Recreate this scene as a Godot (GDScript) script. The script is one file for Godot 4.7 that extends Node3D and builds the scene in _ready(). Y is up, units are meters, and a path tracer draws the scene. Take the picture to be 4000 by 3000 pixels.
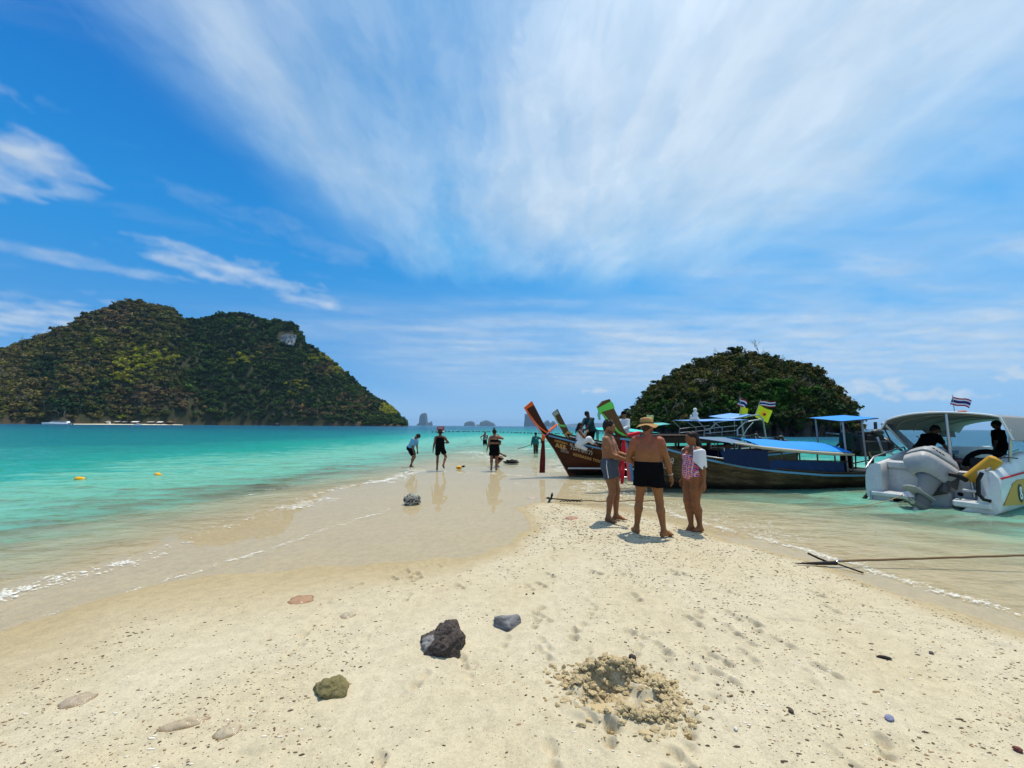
extends Node3D
# A sand spit between two islands with longtail boats: sea level is y = 0, the camera stands on the sand.

var counts := {}
var M := {}
var rng := RandomNumberGenerator.new()
var n1 := FastNoiseLite.new()
var n2 := FastNoiseLite.new()
var n3 := FastNoiseLite.new()

class MB:
	var v := PackedVector3Array()
	var c := PackedColorArray()
	var uv := PackedVector2Array()
	var ix := PackedInt32Array()
	var col := Color.WHITE
	func p(a: Vector3, w := Vector2.ZERO) -> int:
		v.append(a); c.append(col); uv.append(w)
		return v.size() - 1
	func t(a: int, b: int, d: int) -> void:  # counter-clockwise from outside
		ix.append(a); ix.append(d); ix.append(b)
	func q(a: int, b: int, d: int, e: int) -> void:
		t(a, b, d); t(a, d, e)
	func quad(a: Vector3, b: Vector3, d: Vector3, e: Vector3) -> void:
		q(p(a, Vector2(0, 0)), p(b, Vector2(1, 0)), p(d, Vector2(1, 1)), p(e, Vector2(0, 1)))
	func tri(a: Vector3, b: Vector3, d: Vector3) -> void:
		t(p(a), p(b), p(d))
	func box(o: Vector3, s: Vector3, bs := Basis(), bev := -1.0) -> void:
		var h := s * 0.5
		var e: float = bev if bev >= 0.0 else minf(0.012, minf(s.x, minf(s.y, s.z)) * 0.2)
		for axis in 3:
			for sg in [-1.0, 1.0]:
				var a := (axis + 1) % 3
				var b := (axis + 2) % 3
				var pts := []
				for k in [[-1, -1], [1, -1], [1, 1], [-1, 1]]:
					var w := Vector3()
					w[axis] = sg * h[axis]
					w[a] = k[0] * (h[a] - e)
					w[b] = k[1] * (h[b] - e)
					pts.append(o + bs * w)
				if sg > 0: quad(pts[0], pts[1], pts[2], pts[3])
				else: quad(pts[3], pts[2], pts[1], pts[0])
		if e <= 0.0: return
		for axis in 3:
			var a := (axis + 1) % 3
			var b := (axis + 2) % 3
			for sa in [-1.0, 1.0]:
				for sb in [-1.0, 1.0]:
					var pts := []
					for k in [[-1, 0], [1, 0], [1, 1], [-1, 1]]:
						var w := Vector3()
						w[axis] = k[0] * (h[axis] - e)
						w[a] = sa * (h[a] - (e if k[1] == 1 else 0.0))
						w[b] = sb * (h[b] - (e if k[1] == 0 else 0.0))
						pts.append(o + bs * w)
					if _flip(pts, o): quad(pts[3], pts[2], pts[1], pts[0])
					else: quad(pts[0], pts[1], pts[2], pts[3])
		for sx in [-1.0, 1.0]:
			for sy in [-1.0, 1.0]:
				for sz in [-1.0, 1.0]:
					var a := o + bs * Vector3(sx * h.x, sy * (h.y - e), sz * (h.z - e))
					var b := o + bs * Vector3(sx * (h.x - e), sy * h.y, sz * (h.z - e))
					var d := o + bs * Vector3(sx * (h.x - e), sy * (h.y - e), sz * h.z)
					if (b - a).cross(d - a).dot(a - o) > 0: tri(a, b, d)
					else: tri(a, d, b)
	func _flip(k: Array, o: Vector3) -> bool:
		return (k[1] - k[0]).cross(k[2] - k[0]).dot((k[0] + k[2]) * 0.5 - o) < 0
	func tube(pts: Array, r, sides := 6, caps := true) -> void:
		var prev := -1
		var ring0 := v.size()
		var up := Vector3.UP
		for i in pts.size():
			var d: Vector3 = (pts[mini(i + 1, pts.size() - 1)] - pts[maxi(i - 1, 0)]).normalized()
			var s := d.cross(up)
			if s.length() < 0.05: s = d.cross(Vector3.RIGHT)
			if s.length() < 0.05: s = d.cross(Vector3.BACK)
			s = s.normalized()
			var w := s.cross(d).normalized()
			up = -w if w.dot(up) < 0 else w
			w = s.cross(d).normalized()
			var rad: float = r[i] if r is Array else r
			var first := v.size()
			for k in sides:
				var an := TAU * k / sides
				p(pts[i] + (s * cos(an) + w * sin(an)) * rad, Vector2(float(k) / sides, float(i)))
			if prev >= 0:
				for k in sides:
					var k2 := (k + 1) % sides
					q(prev + k, first + k, first + k2, prev + k2)
			prev = first
		if caps:
			var c0 := p(pts[0])
			var c1 := p(pts[-1])
			for k in sides:
				var k2 := (k + 1) % sides
				t(c0, ring0 + k, ring0 + k2)
				t(c1, prev + k2, prev + k)
	func ell(o: Vector3, r: Vector3, nu := 10, nv := 7, bs := Basis()) -> void:
		var first := v.size()
		for j in nv + 1:
			var th := PI * j / nv
			for i in nu:
				var ph := TAU * i / nu
				p(o + bs * (Vector3(sin(th) * cos(ph), cos(th), sin(th) * sin(ph)) * r), Vector2(float(i) / nu, float(j) / nv))
		for j in nv:
			for i in nu:
				var i2 := (i + 1) % nu
				q(first + j * nu + i, first + j * nu + i2, first + (j + 1) * nu + i2, first + (j + 1) * nu + i)
	func lathe(prof: Array, sides := 12, o := Vector3.ZERO, bs := Basis()) -> void:  # prof: Vector2(radius, height), from the bottom up
		var first := v.size()
		for j in prof.size():
			for i in sides:
				var ph := TAU * i / sides
				p(o + bs * Vector3(cos(ph) * prof[j].x, prof[j].y, sin(ph) * prof[j].x), Vector2(float(i) / sides, prof[j].y))
		for j in prof.size() - 1:
			for i in sides:
				var i2 := (i + 1) % sides
				q(first + j * sides + i, first + (j + 1) * sides + i, first + (j + 1) * sides + i2, first + j * sides + i2)
	func sheet(rows: Array, closed := false) -> void:  # rows of points; outside is where (row step) x (point step) looks
		var first := v.size()
		var n: int = rows[0].size()
		for j in rows.size():
			for i in n:
				p(rows[j][i], Vector2(float(i) / maxi(1, n - 1), float(j) / maxi(1, rows.size() - 1)))
		for j in rows.size() - 1:
			for i in (n if closed else n - 1):
				var i2 := (i + 1) % n
				q(first + j * n + i, first + (j + 1) * n + i, first + (j + 1) * n + i2, first + j * n + i2)
	func slab(rows: Array, off: Vector3) -> void:  # a sheet with thickness
		var a := v.size()
		var n: int = rows[0].size()
		var m: int = rows.size()
		sheet(rows)
		var back := []
		for j in m:
			var r := []
			for i in n: r.append(rows[m - 1 - j][i] + off)
			back.append(r)
		sheet(back)
		for i in n - 1:
			quad(rows[0][i], rows[0][i + 1], rows[0][i + 1] + off, rows[0][i] + off)
			quad(rows[m - 1][i + 1], rows[m - 1][i], rows[m - 1][i] + off, rows[m - 1][i + 1] + off)
		for j in m - 1:
			quad(rows[j + 1][0], rows[j][0], rows[j][0] + off, rows[j + 1][0] + off)
			quad(rows[j][n - 1], rows[j + 1][n - 1], rows[j + 1][n - 1] + off, rows[j][n - 1] + off)
	func prism(poly: PackedVector2Array, z0: float, z1: float, tr := Transform3D()) -> void:
		var tris := Geometry2D.triangulate_polygon(poly)
		var cw := Geometry2D.is_polygon_clockwise(poly)
		for k in range(0, tris.size(), 3):
			var a := poly[tris[k]]; var b := poly[tris[k + 1]]; var d := poly[tris[k + 2]]
			if (b - a).cross(d - a) < 0:
				var s := b; b = d; d = s
			tri(tr * Vector3(a.x, a.y, z1), tr * Vector3(b.x, b.y, z1), tr * Vector3(d.x, d.y, z1))
			tri(tr * Vector3(a.x, a.y, z0), tr * Vector3(d.x, d.y, z0), tr * Vector3(b.x, b.y, z0))
		var area := 0.0
		for i in poly.size(): area += poly[i].cross(poly[(i + 1) % poly.size()])
		for i in poly.size():
			var a := poly[i]
			var b := poly[(i + 1) % poly.size()]
			if area < 0:
				var s := a; a = b; b = s
			quad(tr * Vector3(a.x, a.y, z0), tr * Vector3(b.x, b.y, z0), tr * Vector3(b.x, b.y, z1), tr * Vector3(a.x, a.y, z1))
	func mesh(mat: Material = null) -> ArrayMesh:
		var nn := PackedVector3Array()
		nn.resize(v.size())
		for k in range(0, ix.size(), 3):
			var a := ix[k]; var b := ix[k + 1]; var d := ix[k + 2]
			var f := (v[d] - v[a]).cross(v[b] - v[a])
			nn[a] += f; nn[b] += f; nn[d] += f
		for k in nn.size(): nn[k] = nn[k].normalized()
		var arr := []
		arr.resize(Mesh.ARRAY_MAX)
		arr[Mesh.ARRAY_VERTEX] = v
		arr[Mesh.ARRAY_NORMAL] = nn
		arr[Mesh.ARRAY_COLOR] = c
		arr[Mesh.ARRAY_TEX_UV] = uv
		arr[Mesh.ARRAY_INDEX] = ix
		var m := ArrayMesh.new()
		m.add_surface_from_arrays(Mesh.PRIMITIVE_TRIANGLES, arr)
		if mat: m.surface_set_material(0, mat)
		return m

func numbered(called: String) -> String:
	var k: int = counts.get(called, 0)
	counts[called] = k + 1
	return called if k == 0 else "%s_%03d" % [called, k]

func tag(o: Node, label := "", category := "", group := "", kind := "") -> Node:
	if label: o.set_meta("label", label)
	if category: o.set_meta("category", category)
	if group: o.set_meta("group", group)
	if kind: o.set_meta("kind", kind)
	return o

func thing(called: String, label: String, category: String, pos := Vector3.ZERO, turn := 0.0, group := "") -> Node3D:
	var o := Node3D.new()
	o.name = numbered(called)
	add_child(o)
	o.position = pos
	o.rotation.y = turn
	tag(o, label, category, group)
	return o

func put(called: String, mb: MB, mat: Material, parent: Node = null) -> MeshInstance3D:
	var o := MeshInstance3D.new()
	o.mesh = mb.mesh(mat)
	if parent == null:
		o.name = numbered(called)
		add_child(o)
	else:
		var key := str(parent.get_instance_id()) + called
		var k: int = counts.get(key, 0)
		counts[key] = k + 1
		o.name = called if k == 0 else "%s_%03d" % [called, k]
		parent.add_child(o, true)
	return o

func mat(c: Color, rough := 0.7, metal := 0.0, vert := false) -> StandardMaterial3D:
	var m := StandardMaterial3D.new()
	m.albedo_color = c.linear_to_srgb()
	m.roughness = rough
	m.metallic = metal
	m.vertex_color_use_as_albedo = vert
	m.metallic_specular = 0.3 if metal == 0.0 else 0.5
	return m

func noise_tex(size: int, freq: float, oct := 4, type := FastNoiseLite.TYPE_SIMPLEX_SMOOTH, sd := 1, ramp: Gradient = null) -> NoiseTexture2D:
	var n := FastNoiseLite.new()
	n.noise_type = type
	n.frequency = freq
	n.fractal_octaves = oct
	n.seed = sd
	var t := NoiseTexture2D.new()
	t.width = size
	t.height = size
	t.seamless = true
	t.noise = n
	if ramp: t.color_ramp = ramp
	return t

func ramp(stops: Array) -> Gradient:
	var g := Gradient.new()
	var o := PackedFloat32Array()
	var c := PackedColorArray()
	for s in stops:
		o.append(s[0]); c.append(s[1])
	g.offsets = o
	g.colors = c
	return g

func grey(x: float) -> Color:
	return Color(x, x, x)

func tri_map(m: StandardMaterial3D, scale: float, world := true) -> void:
	m.uv1_triplanar = true
	m.uv1_world_triplanar = world
	m.uv1_scale = Vector3.ONE * scale

func pl(xs: Array, x: float) -> float:  # piecewise linear through [x, y] pairs in rising x
	if x <= xs[0][0]: return xs[0][1]
	for i in range(1, xs.size()):
		if x <= xs[i][0]:
			var a = xs[i - 1]
			var b = xs[i]
			return lerpf(a[1], b[1], (x - a[0]) / (b[0] - a[0]))
	return xs[-1][1]

func multi(called: String, mesh: Mesh, xf: Array, cols: Array, label: String, category: String, parent: Node = null) -> MultiMeshInstance3D:
	var mm := MultiMesh.new()
	mm.transform_format = MultiMesh.TRANSFORM_3D
	mm.use_colors = cols.size() > 0
	mm.mesh = mesh
	mm.instance_count = xf.size()
	for i in xf.size():
		mm.set_instance_transform(i, xf[i])
		if cols.size(): mm.set_instance_color(i, cols[i])
	var o := MultiMeshInstance3D.new()
	o.multimesh = mm
	if parent:
		o.name = called
		parent.add_child(o, true)
	else:
		o.name = numbered(called)
		add_child(o)
	tag(o, label, category, "", "stuff")
	return o

const EYE := Vector3(0, 1.75, 0)
const SUN_TO := Vector3(0.36, 1.72, -0.42)  # towards the sun

func _ready() -> void:
	# camera, sky, sun, exposure
	var cam := Camera3D.new()
	cam.name = "camera"
	add_child(cam)
	cam.keep_aspect = Camera3D.KEEP_HEIGHT
	cam.fov = 90.0
	cam.near = 0.05
	cam.far = 40000.0
	cam.position = EYE
	cam.basis = Basis(Vector3.RIGHT, deg_to_rad(6.28)) * Basis(Vector3.BACK, deg_to_rad(0.45))
	cam.current = true
	var we := WorldEnvironment.new()
	we.name = "world_environment"
	var e := Environment.new()
	e.background_mode = Environment.BG_SKY
	e.sky = Sky.new()
	var pano := PanoramaSkyMaterial.new()
	pano.panorama = sky_image()
	e.sky.sky_material = pano
	e.background_energy_multiplier = 1.0
	e.tonemap_mode = Environment.TONE_MAPPER_LINEAR
	e.tonemap_exposure = 1.0
	e.sdfgi_enabled = true
	e.ssao_enabled = true
	e.ssil_enabled = true
	e.fog_enabled = true
	e.fog_light_color = Color(0.66, 0.83, 1.0)
	e.fog_density = 0.00004
	we.environment = e
	add_child(we)
	var sun := DirectionalLight3D.new()
	sun.name = "sun"
	sun.light_energy = 1.55
	sun.light_color = Color(1.0, 0.965, 0.90)
	sun.light_angular_distance = 0.5
	sun.shadow_enabled = true
	add_child(sun)
	sun.look_at_from_position(SUN_TO * 20.0, Vector3.ZERO, Vector3.BACK)
	rng.seed = 20240611
	n1.seed = 3; n1.frequency = 1.0; n1.fractal_octaves = 4
	n2.seed = 8; n2.frequency = 1.0; n2.fractal_octaves = 2
	n3.seed = 15; n3.frequency = 1.0; n3.noise_type = FastNoiseLite.TYPE_CELLULAR; n3.fractal_octaves = 2
	materials()
	shore_fields()
	build_sand()
	build_sea()
	build_islands()
	build_boats()
	build_people()
	build_beach()

func sky_image() -> ImageTexture:
	var w := 2048
	var h := 1024
	var a := FastNoiseLite.new()
	a.seed = 4; a.fractal_octaves = 6; a.frequency = 1.0; a.fractal_gain = 0.55
	a.domain_warp_enabled = true; a.domain_warp_amplitude = 0.45; a.domain_warp_frequency = 0.9; a.domain_warp_fractal_octaves = 3
	var b := FastNoiseLite.new()
	b.seed = 21; b.fractal_octaves = 4; b.frequency = 1.0
	b.domain_warp_enabled = true; b.domain_warp_amplitude = 0.35; b.domain_warp_frequency = 0.7
	var puffs := [  # centre and half size on the cloud plane, strength, turn
		[-1.95, 1.38, 0.34, 0.17, 0.75, -0.65], [-1.86, 2.42, 0.38, 0.23, 0.75, 0.8], [-1.62, 3.05, 0.24, 0.16, 0.6, 0.9], [-4.9, 3.62, 1.2, 0.5, 0.7, -0.25],
		[-2.75, 2.25, 0.5, 0.12, 0.42, 0.75], [-1.2, 1.95, 0.4, 0.14, 0.2, 0.9], [-3.4, 0.2, 0.7, 0.2, 0.7, 0.6], [-6.5, -2.0, 1.6, 0.5, 0.7, 0.3], [5.0, -4.0, 1.4, 0.5, 0.7, -0.5],
	]
	var heaps := [[43.2, 4.5, 3.2, 1.15], [47.5, 3.3, 4.5, 0.7], [53.5, 5.0, 2.4, 0.8], [12.5, 5.2, 2.0, 0.5], [-70.0, 4.0, 5.0, 1.0], [80.0, 4.0, 4.0, 1.2]]  # small heaped clouds low down: azimuth, height and half sizes in degrees
	var sun := SUN_TO.normalized()
	var buf := PackedFloat32Array()
	buf.resize(w * h * 3)
	for j in h:
		var el := PI * (0.5 - (j + 0.5) / h)
		if el < -0.02:
			for i in w:
				var k := (j * w + i) * 3
				buf[k] = 0.30; buf[k + 1] = 0.50; buf[k + 2] = 0.66
			continue
		var se := sin(maxf(el, 0.0))
		var ce := cos(el)
		var low := exp(-se * 6.0)  # near the horizon
		var inv := 1.0 / maxf(se, 0.035)
		for i in w:
			var az := TAU * (i + 0.5) / w
			var dx := sin(az)
			var dz := cos(az)
			var X := dx * ce * inv
			var Z := dz * ce * inv
			var side := smoothstep(-0.75, 0.75, dx * ce)
			# clear air
			var r := lerpf(0.015, 0.080, side)
			var g := lerpf(0.155, 0.320, side)
			var bl := lerpf(0.560, 0.760, side)
			var t := pow(maxf(0.0, 1.0 - se), 7.0)
			r = lerpf(r, 0.35, t * 0.95); g = lerpf(g, 0.62, t * 0.95); bl = lerpf(bl, 0.90, t * 0.95)
			var mid := smoothstep(0.75, 0.3, se) * (1.0 - t)
			g += 0.12 * mid; bl += 0.16 * mid
			# high thin cloud: a strip that runs away from the viewer
			var fib := a.get_noise_2d(X * 0.95, Z * 0.42)
			var fine := a.get_noise_2d(X * 3.2 + 9.0, Z * 1.9)
			var wob := 0.14 * b.get_noise_2d(X * 0.8, Z * 0.9) + 0.12 * fib
			var xe := X + wob
			var tail := 1.0 - smoothstep(1.7, 2.9, Z + 0.7 * fib + 0.35 * absf(X))
			var st := smoothstep(-1.12, -0.62, xe) * (1.0 - smoothstep(0.85, 2.0, xe)) * tail
			var body := 0.40 + 0.10 * smoothstep(-0.9, -0.75, xe) * (1.0 - smoothstep(-0.7, -0.3, xe)) - 0.10 * smoothstep(-0.6, -0.35, xe) * (1.0 - smoothstep(-0.3, 0.0, xe)) + 0.33 * smoothstep(-0.3, 0.25, xe)
			var thread := a.get_noise_2d(X * 7.5 + 2.0 * fib, Z * 0.9 + 4.0)
			var dens := st * clampf(body + 0.24 * fib + 0.17 * fine + 0.12 * thread + 0.05, 0.22, 0.93)
			g += 0.10 * st * (1.0 - t)
			bl += 0.10 * st * (1.0 - t)
			# veil on the right and low down
			var st2 := a.get_noise_2d(X * 0.55 + Z * 0.12 + 3.0, Z * 1.7 - X * 0.25)
			var veil := smoothstep(0.4, 1.6, X) * 0.26 * (1.0 - low * 0.5) + 0.46 * smoothstep(2.4, 4.2, Z) * smoothstep(-3.6, -0.8, X) * (1.0 - low * 0.55)
			if dz < 0.0: veil = maxf(veil, 0.18)
			var calm := 1.0 / (1.0 + 0.03 * Z * Z)
			veil = clampf(veil * (1.0 + 1.5 * st2 * calm) + 0.16 * smoothstep(0.22, 0.6, st2) * (0.4 + 0.6 * side) * calm, 0.0, 0.8)
			veil = lerpf(0.12, veil, smoothstep(0.04, 0.13, se))
			dens = 1.0 - (1.0 - dens) * (1.0 - veil)
			for q in puffs:
				var px: float = X - q[0]
				var pz: float = Z - q[1]
				if absf(px) > 3.5 * q[2] or absf(pz) > 3.5 * q[2]: continue
				var cs := cos(q[5])
				var sn := sin(q[5])
				var u: float = (px * cs + pz * sn) / q[2]
				var v: float = (-px * sn + pz * cs) / q[3]
				var d := 1.0 - (u * u + v * v) * 0.5
				if d > -0.6:
					var nn := a.get_noise_2d(X * 2.6 + q[0], Z * 2.6)
					dens = 1.0 - (1.0 - dens) * (1.0 - clampf((d + nn * 1.3 - 0.12) * q[4] * 0.75, 0.0, 0.85))
			var azd := rad_to_deg(az if az < PI else az - TAU)
			var eld := rad_to_deg(el)
			for q in heaps:
				var u: float = (azd - q[0]) / q[2]
				var v: float = (eld - q[1]) / q[3]
				if absf(u) > 2.0 or absf(v) > 2.5: continue
				if v < 0.0: v *= 1.6
				var nn := a.get_noise_2d(azd * 0.55, eld * 0.9)
				dens = 1.0 - (1.0 - dens) * (1.0 - clampf((1.0 - u * u - v * v + nn * 1.6) * 0.8, 0.0, 0.72))
			var glow := maxf(0.0, dx * ce * sun.x + se * sun.y - dz * ce * sun.z)
			var lit := 0.80 + 0.30 * pow(glow, 6.0) + 0.10 * fine
			var gl := 0.35 * pow(glow, 40.0)
			dens *= 0.92
			var k := (j * w + i) * 3
			buf[k] = lerpf(r, 0.80 * lit, dens) + gl
			buf[k + 1] = lerpf(g, 0.92 * lit, dens) + gl
			buf[k + 2] = lerpf(bl, 1.04 * lit, dens) + gl
	var im := Image.create_from_data(w, h, false, Image.FORMAT_RGBF, buf.to_byte_array())
	return ImageTexture.create_from_image(im)

func materials() -> void:
	var m := mat(Color.WHITE, 0.95, 0.0, true)
	m.albedo_texture = sand_tex()
	m.metallic_specular = 0.2
	m.heightmap_enabled = true
	m.heightmap_texture = ptex(512, [[9, 0.9], [23, 0.8], [61, 0.5], [150, 0.25], [400, 0.08]], 6)
	m.heightmap_scale = 0.35
	tri_map(m, 0.77)
	M.sand = m
	var s := mat(Color(0.9, 1.0, 1.0), 0.10)
	s.transparency = BaseMaterial3D.TRANSPARENCY_ALPHA
	s.albedo_color.a = 0.02
	s.heightmap_enabled = true
	s.heightmap_texture = ptex(512, [[8, 1.0], [17, 0.7], [37, 0.42], [79, 0.22], [160, 0.1]], 31)
	s.heightmap_scale = 9.0
	s.metallic_specular = 0.30
	tri_map(s, 0.18)
	s.uv1_scale = Vector3(0.13, 0.2, 0.27)
	M.sea = s
	var f := mat(Color(0.9, 1.0, 1.0), 0.03)
	f.transparency = BaseMaterial3D.TRANSPARENCY_ALPHA
	f.albedo_color.a = 0.02
	f.metallic_specular = 0.32
	M.film = f
	var b := ORMMaterial3D.new()
	b.transparency = BaseMaterial3D.TRANSPARENCY_ALPHA
	b.vertex_color_use_as_albedo = true
	var orm := Image.create(4, 4, false, Image.FORMAT_RGB8)
	orm.fill(Color(1, 1.0, 0))
	b.orm_texture = ImageTexture.create_from_image(orm)
	b.specular_mode = BaseMaterial3D.SPECULAR_DISABLED
	M.body = b
	M.leaf = mat(Color.WHITE, 0.75, 0.0, true)
	M.leaf.metallic_specular = 0.15
	M.leaf.backlight_enabled = true
	M.leaf.backlight = Color(0.35, 0.4, 0.2)
	var rk := mat(Color.WHITE, 0.85, 0.0, true)
	rk.heightmap_enabled = true
	rk.heightmap_texture = ptex(256, [[5, 1.0], [13, 0.7], [31, 0.5], [80, 0.3]], 41)
	rk.heightmap_scale = 2.0
	tri_map(rk, 2.5, false)
	M.rock = rk
	M.cliff = mat(Color.WHITE, 0.9, 0.0, true)
	M.vert = mat(Color.WHITE, 0.7, 0.0, true)
	M.flagcloth = mat(Color.WHITE, 0.85, 0.0, true)
	M.flagcloth.backlight_enabled = true
	M.flagcloth.backlight = Color(0.4, 0.4, 0.4)
	M.grey_shorts = mat(Color(0.060, 0.075, 0.100), 0.9)
	M.towel = mat(Color(0.64, 0.65, 0.66), 0.95)
	M.printed = mat(Color.WHITE, 0.8, 0.0, true)
	M.clod = mat(Color(0.41, 0.325, 0.185), 0.95, 0.0, true)
	M.clod.heightmap_enabled = true
	M.clod.heightmap_texture = m.heightmap_texture
	M.clod.heightmap_scale = 0.6
	tri_map(M.clod, 2.0)
	M.foam = mat(Color(0.80, 0.82, 0.80), 0.8)
	M.foam.transparency = BaseMaterial3D.TRANSPARENCY_ALPHA
	M.foam.albedo_color.a = 0.42

func ptex(size: int, octs: Array, sd: int, lo := 0.0, hi := 1.0) -> ImageTexture:  # value noise that repeats without a seam: octaves are [cells per side, strength]
	var r := RandomNumberGenerator.new()
	r.seed = sd
	var buf := PackedFloat32Array()
	buf.resize(size * size)
	var total := 0.0
	for o in octs:
		var n: int = o[0]
		total += o[1] * 0.5
		var lat := PackedFloat32Array()
		lat.resize(n * n)
		for k in n * n: lat[k] = (r.randf() - 0.5) * o[1]
		for j in size:
			var fy := float(j) * n / size
			var y0 := int(fy)
			var v := fy - y0
			v = v * v * (3.0 - 2.0 * v)
			var ra := (y0 % n) * n
			var rb := ((y0 + 1) % n) * n
			for i in size:
				var fx := float(i) * n / size
				var x0 := int(fx)
				var u := fx - x0
				u = u * u * (3.0 - 2.0 * u)
				var xa := x0 % n
				var xb := (x0 + 1) % n
				var a := lat[ra + xa]
				var b := lat[rb + xa]
				a += (lat[ra + xb] - a) * u
				b += (lat[rb + xb] - b) * u
				buf[j * size + i] += a + (b - a) * v
	var bytes := PackedByteArray()
	bytes.resize(size * size)
	for k in buf.size(): bytes[k] = int(255.0 * clampf(lerpf(lo, hi, 0.5 + 0.75 * buf[k] / total), 0.0, 1.0))
	return ImageTexture.create_from_image(Image.create_from_data(size, size, false, Image.FORMAT_L8, bytes))

func sand_tex() -> ImageTexture:  # fine grain with scattered brown and white specks
	var im: Image = ptex(1024, [[1024, 1.0], [400, 0.8], [90, 0.5], [24, 0.5]], 5, 0.80, 1.06).get_image()
	im.convert(Image.FORMAT_RGB8)
	var r := RandomNumberGenerator.new()
	r.seed = 55
	for k in 9000:
		var x := r.randi() % 1022
		var y := r.randi() % 1022
		var t := r.randf()
		var c := Color(0.62, 0.50, 0.36).lerp(Color(0.34, 0.26, 0.19), r.randf()) if t < 0.8 else Color(1, 1, 1)
		im.set_pixel(x, y, c)
		if r.randf() < 0.55: im.set_pixel(x + 1, y, c)
		if r.randf() < 0.3: im.set_pixel(x, y + 1, c)
	return ImageTexture.create_from_image(im)

# ---- the shore: a field of signed distance to the edge of the dry sand, and the depth of the water ----
const DRY := [[-4.25, -3.38], [-4.16, -4.03], [-3.59, -4.57], [-2.83, -4.87], [-1.88, -5.04], [-1.23, -5.22], [-0.64, -5.34], [-0.16, -5.72], [0.28, -6.74], [0.34, -7.59], [0.05, -8.43], [0.55, -9.0], [0.95, -9.2], [2.1, -8.45], [2.75, -7.84], [3.1, -7.1], [3.5, -6.13], [3.95, -5.35], [4.16, -4.3], [4.45, -3.54], [5.6, 0.0], [9.0, 8.0], [-9.0, 8.0], [-5.4, 0.0]]
const FX0 := -12.0
const FZ0 := -14.0
const FS := 0.1
var fw := 240
var fh := 220
var field := PackedFloat32Array()
const RX0 := -5.0
const RZ0 := -7.6
const RS := 0.0125
var rw := 880
var rh := 520
var relief := PackedFloat32Array()
var edge_l := [[-80.0, -6.0], [-50.0, -4.0], [-30.0, -4.0], [-20.0, -3.4], [-16.0, -3.4], [-13.0, -3.9], [-10.6, -4.7], [-8.5, -4.85], [-7.0, -5.0], [-4.0, -5.2], [0.0, -6.2], [8.0, -10.0]]
var edge_r := [[-80.0, 6.0], [-50.0, 1.0], [-25.0, 0.6], [-16.0, 1.0], [-12.0, 1.5], [-9.3, 1.6], [-8.5, 2.5], [-7.8, 3.1], [-7.1, 3.4], [-6.1, 3.8], [-5.35, 4.2], [-4.3, 4.45], [-3.5, 4.75], [0.0, 6.0], [8.0, 10.0]]
var crest := [[-900.0, 11.0], [-400.0, 9.0], [-200.0, 6.2], [-110.0, 3.2], [-75.0, 1.9], [-55.0, 1.0], [-40.0, 0.55], [-30.0, 0.34], [-24.0, 0.18], [-18.0, 0.06], [-14.0, 0.02], [-10.0, 0.0]]

func shore_fields() -> void:
	field.resize(fw * fh)
	var poly := PackedVector2Array()
	for q in DRY: poly.append(Vector2(q[0], q[1]))
	for j in fh:
		for i in fw:
			var p := Vector2(FX0 + i * FS, FZ0 + j * FS)
			var d := 1e9
			for k in poly.size():
				var a := poly[k]
				var b := poly[(k + 1) % poly.size()]
				var t := clampf((p - a).dot(b - a) / (b - a).length_squared(), 0.0, 1.0)
				d = minf(d, p.distance_squared_to(a + (b - a) * t))
			d = sqrt(d)
			field[j * fw + i] = d if Geometry2D.is_point_in_polygon(p, poly) else -d
	relief.resize(rw * rh)
	var r := RandomNumberGenerator.new()
	r.seed = 77
	for k in 95:
		var c := Vector2(r.randf_range(-1.7, 3.4), r.randf_range(-5.2, -1.55))
		if k > 60: c = Vector2(r.randf_range(-0.6, 1.9), r.randf_range(-3.4, -1.6))
		var an := r.randf_range(-0.7, 0.7) + (PI if r.randf() < 0.5 else 0.0)
		var fwd := Vector2(sin(an), cos(an))
		var dep := r.randf_range(0.012, 0.030)
		stamp(c - fwd * 0.075, Vector2(0.036, 0.042), an, dep)
		stamp(c + fwd * 0.055, Vector2(0.042, 0.05), an, dep * r.randf_range(0.7, 1.1))
		stamp(c, Vector2(0.03, 0.08), an, dep * 0.6)
	for k in 40:
		stamp(Vector2(r.randf_range(-3.0, 4.2), r.randf_range(-6.5, -1.5)), Vector2(r.randf_range(0.05, 0.2), r.randf_range(0.02, 0.05)), r.randf_range(-0.5, 0.5), r.randf_range(-0.014, 0.018))
	# the hole somebody has dug, its heap, and the furrow drawn from it
	stamp(Vector2(0.62, -2.52), Vector2(0.2, 0.13), 0.3, 0.045)
	stamp(Vector2(0.80, -2.44), Vector2(0.13, 0.09), 0.5, 0.03)
	stamp(Vector2(0.66, -2.72), Vector2(0.22, 0.06), 0.1, -0.05)
	stamp(Vector2(0.46, -2.58), Vector2(0.09, 0.08), 0.1, -0.02)
	for k in 40:
		stamp(Vector2(0.95 + k * 0.022, -2.57 + 0.03 * sin(k * 0.16) + k * 0.0012), Vector2(0.018, 0.012), 0.0, 0.009)
	for k in 16:
		stamp(Vector2(0.30 + k * 0.012, -2.55 + k * 0.017), Vector2(0.012, 0.014), 0.4, 0.013)
	for k in 20:
		stamp(Vector2(0.36 + k * 0.012, -2.47 + k * 0.02), Vector2(0.012, 0.016), 0.4, 0.008)

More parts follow.
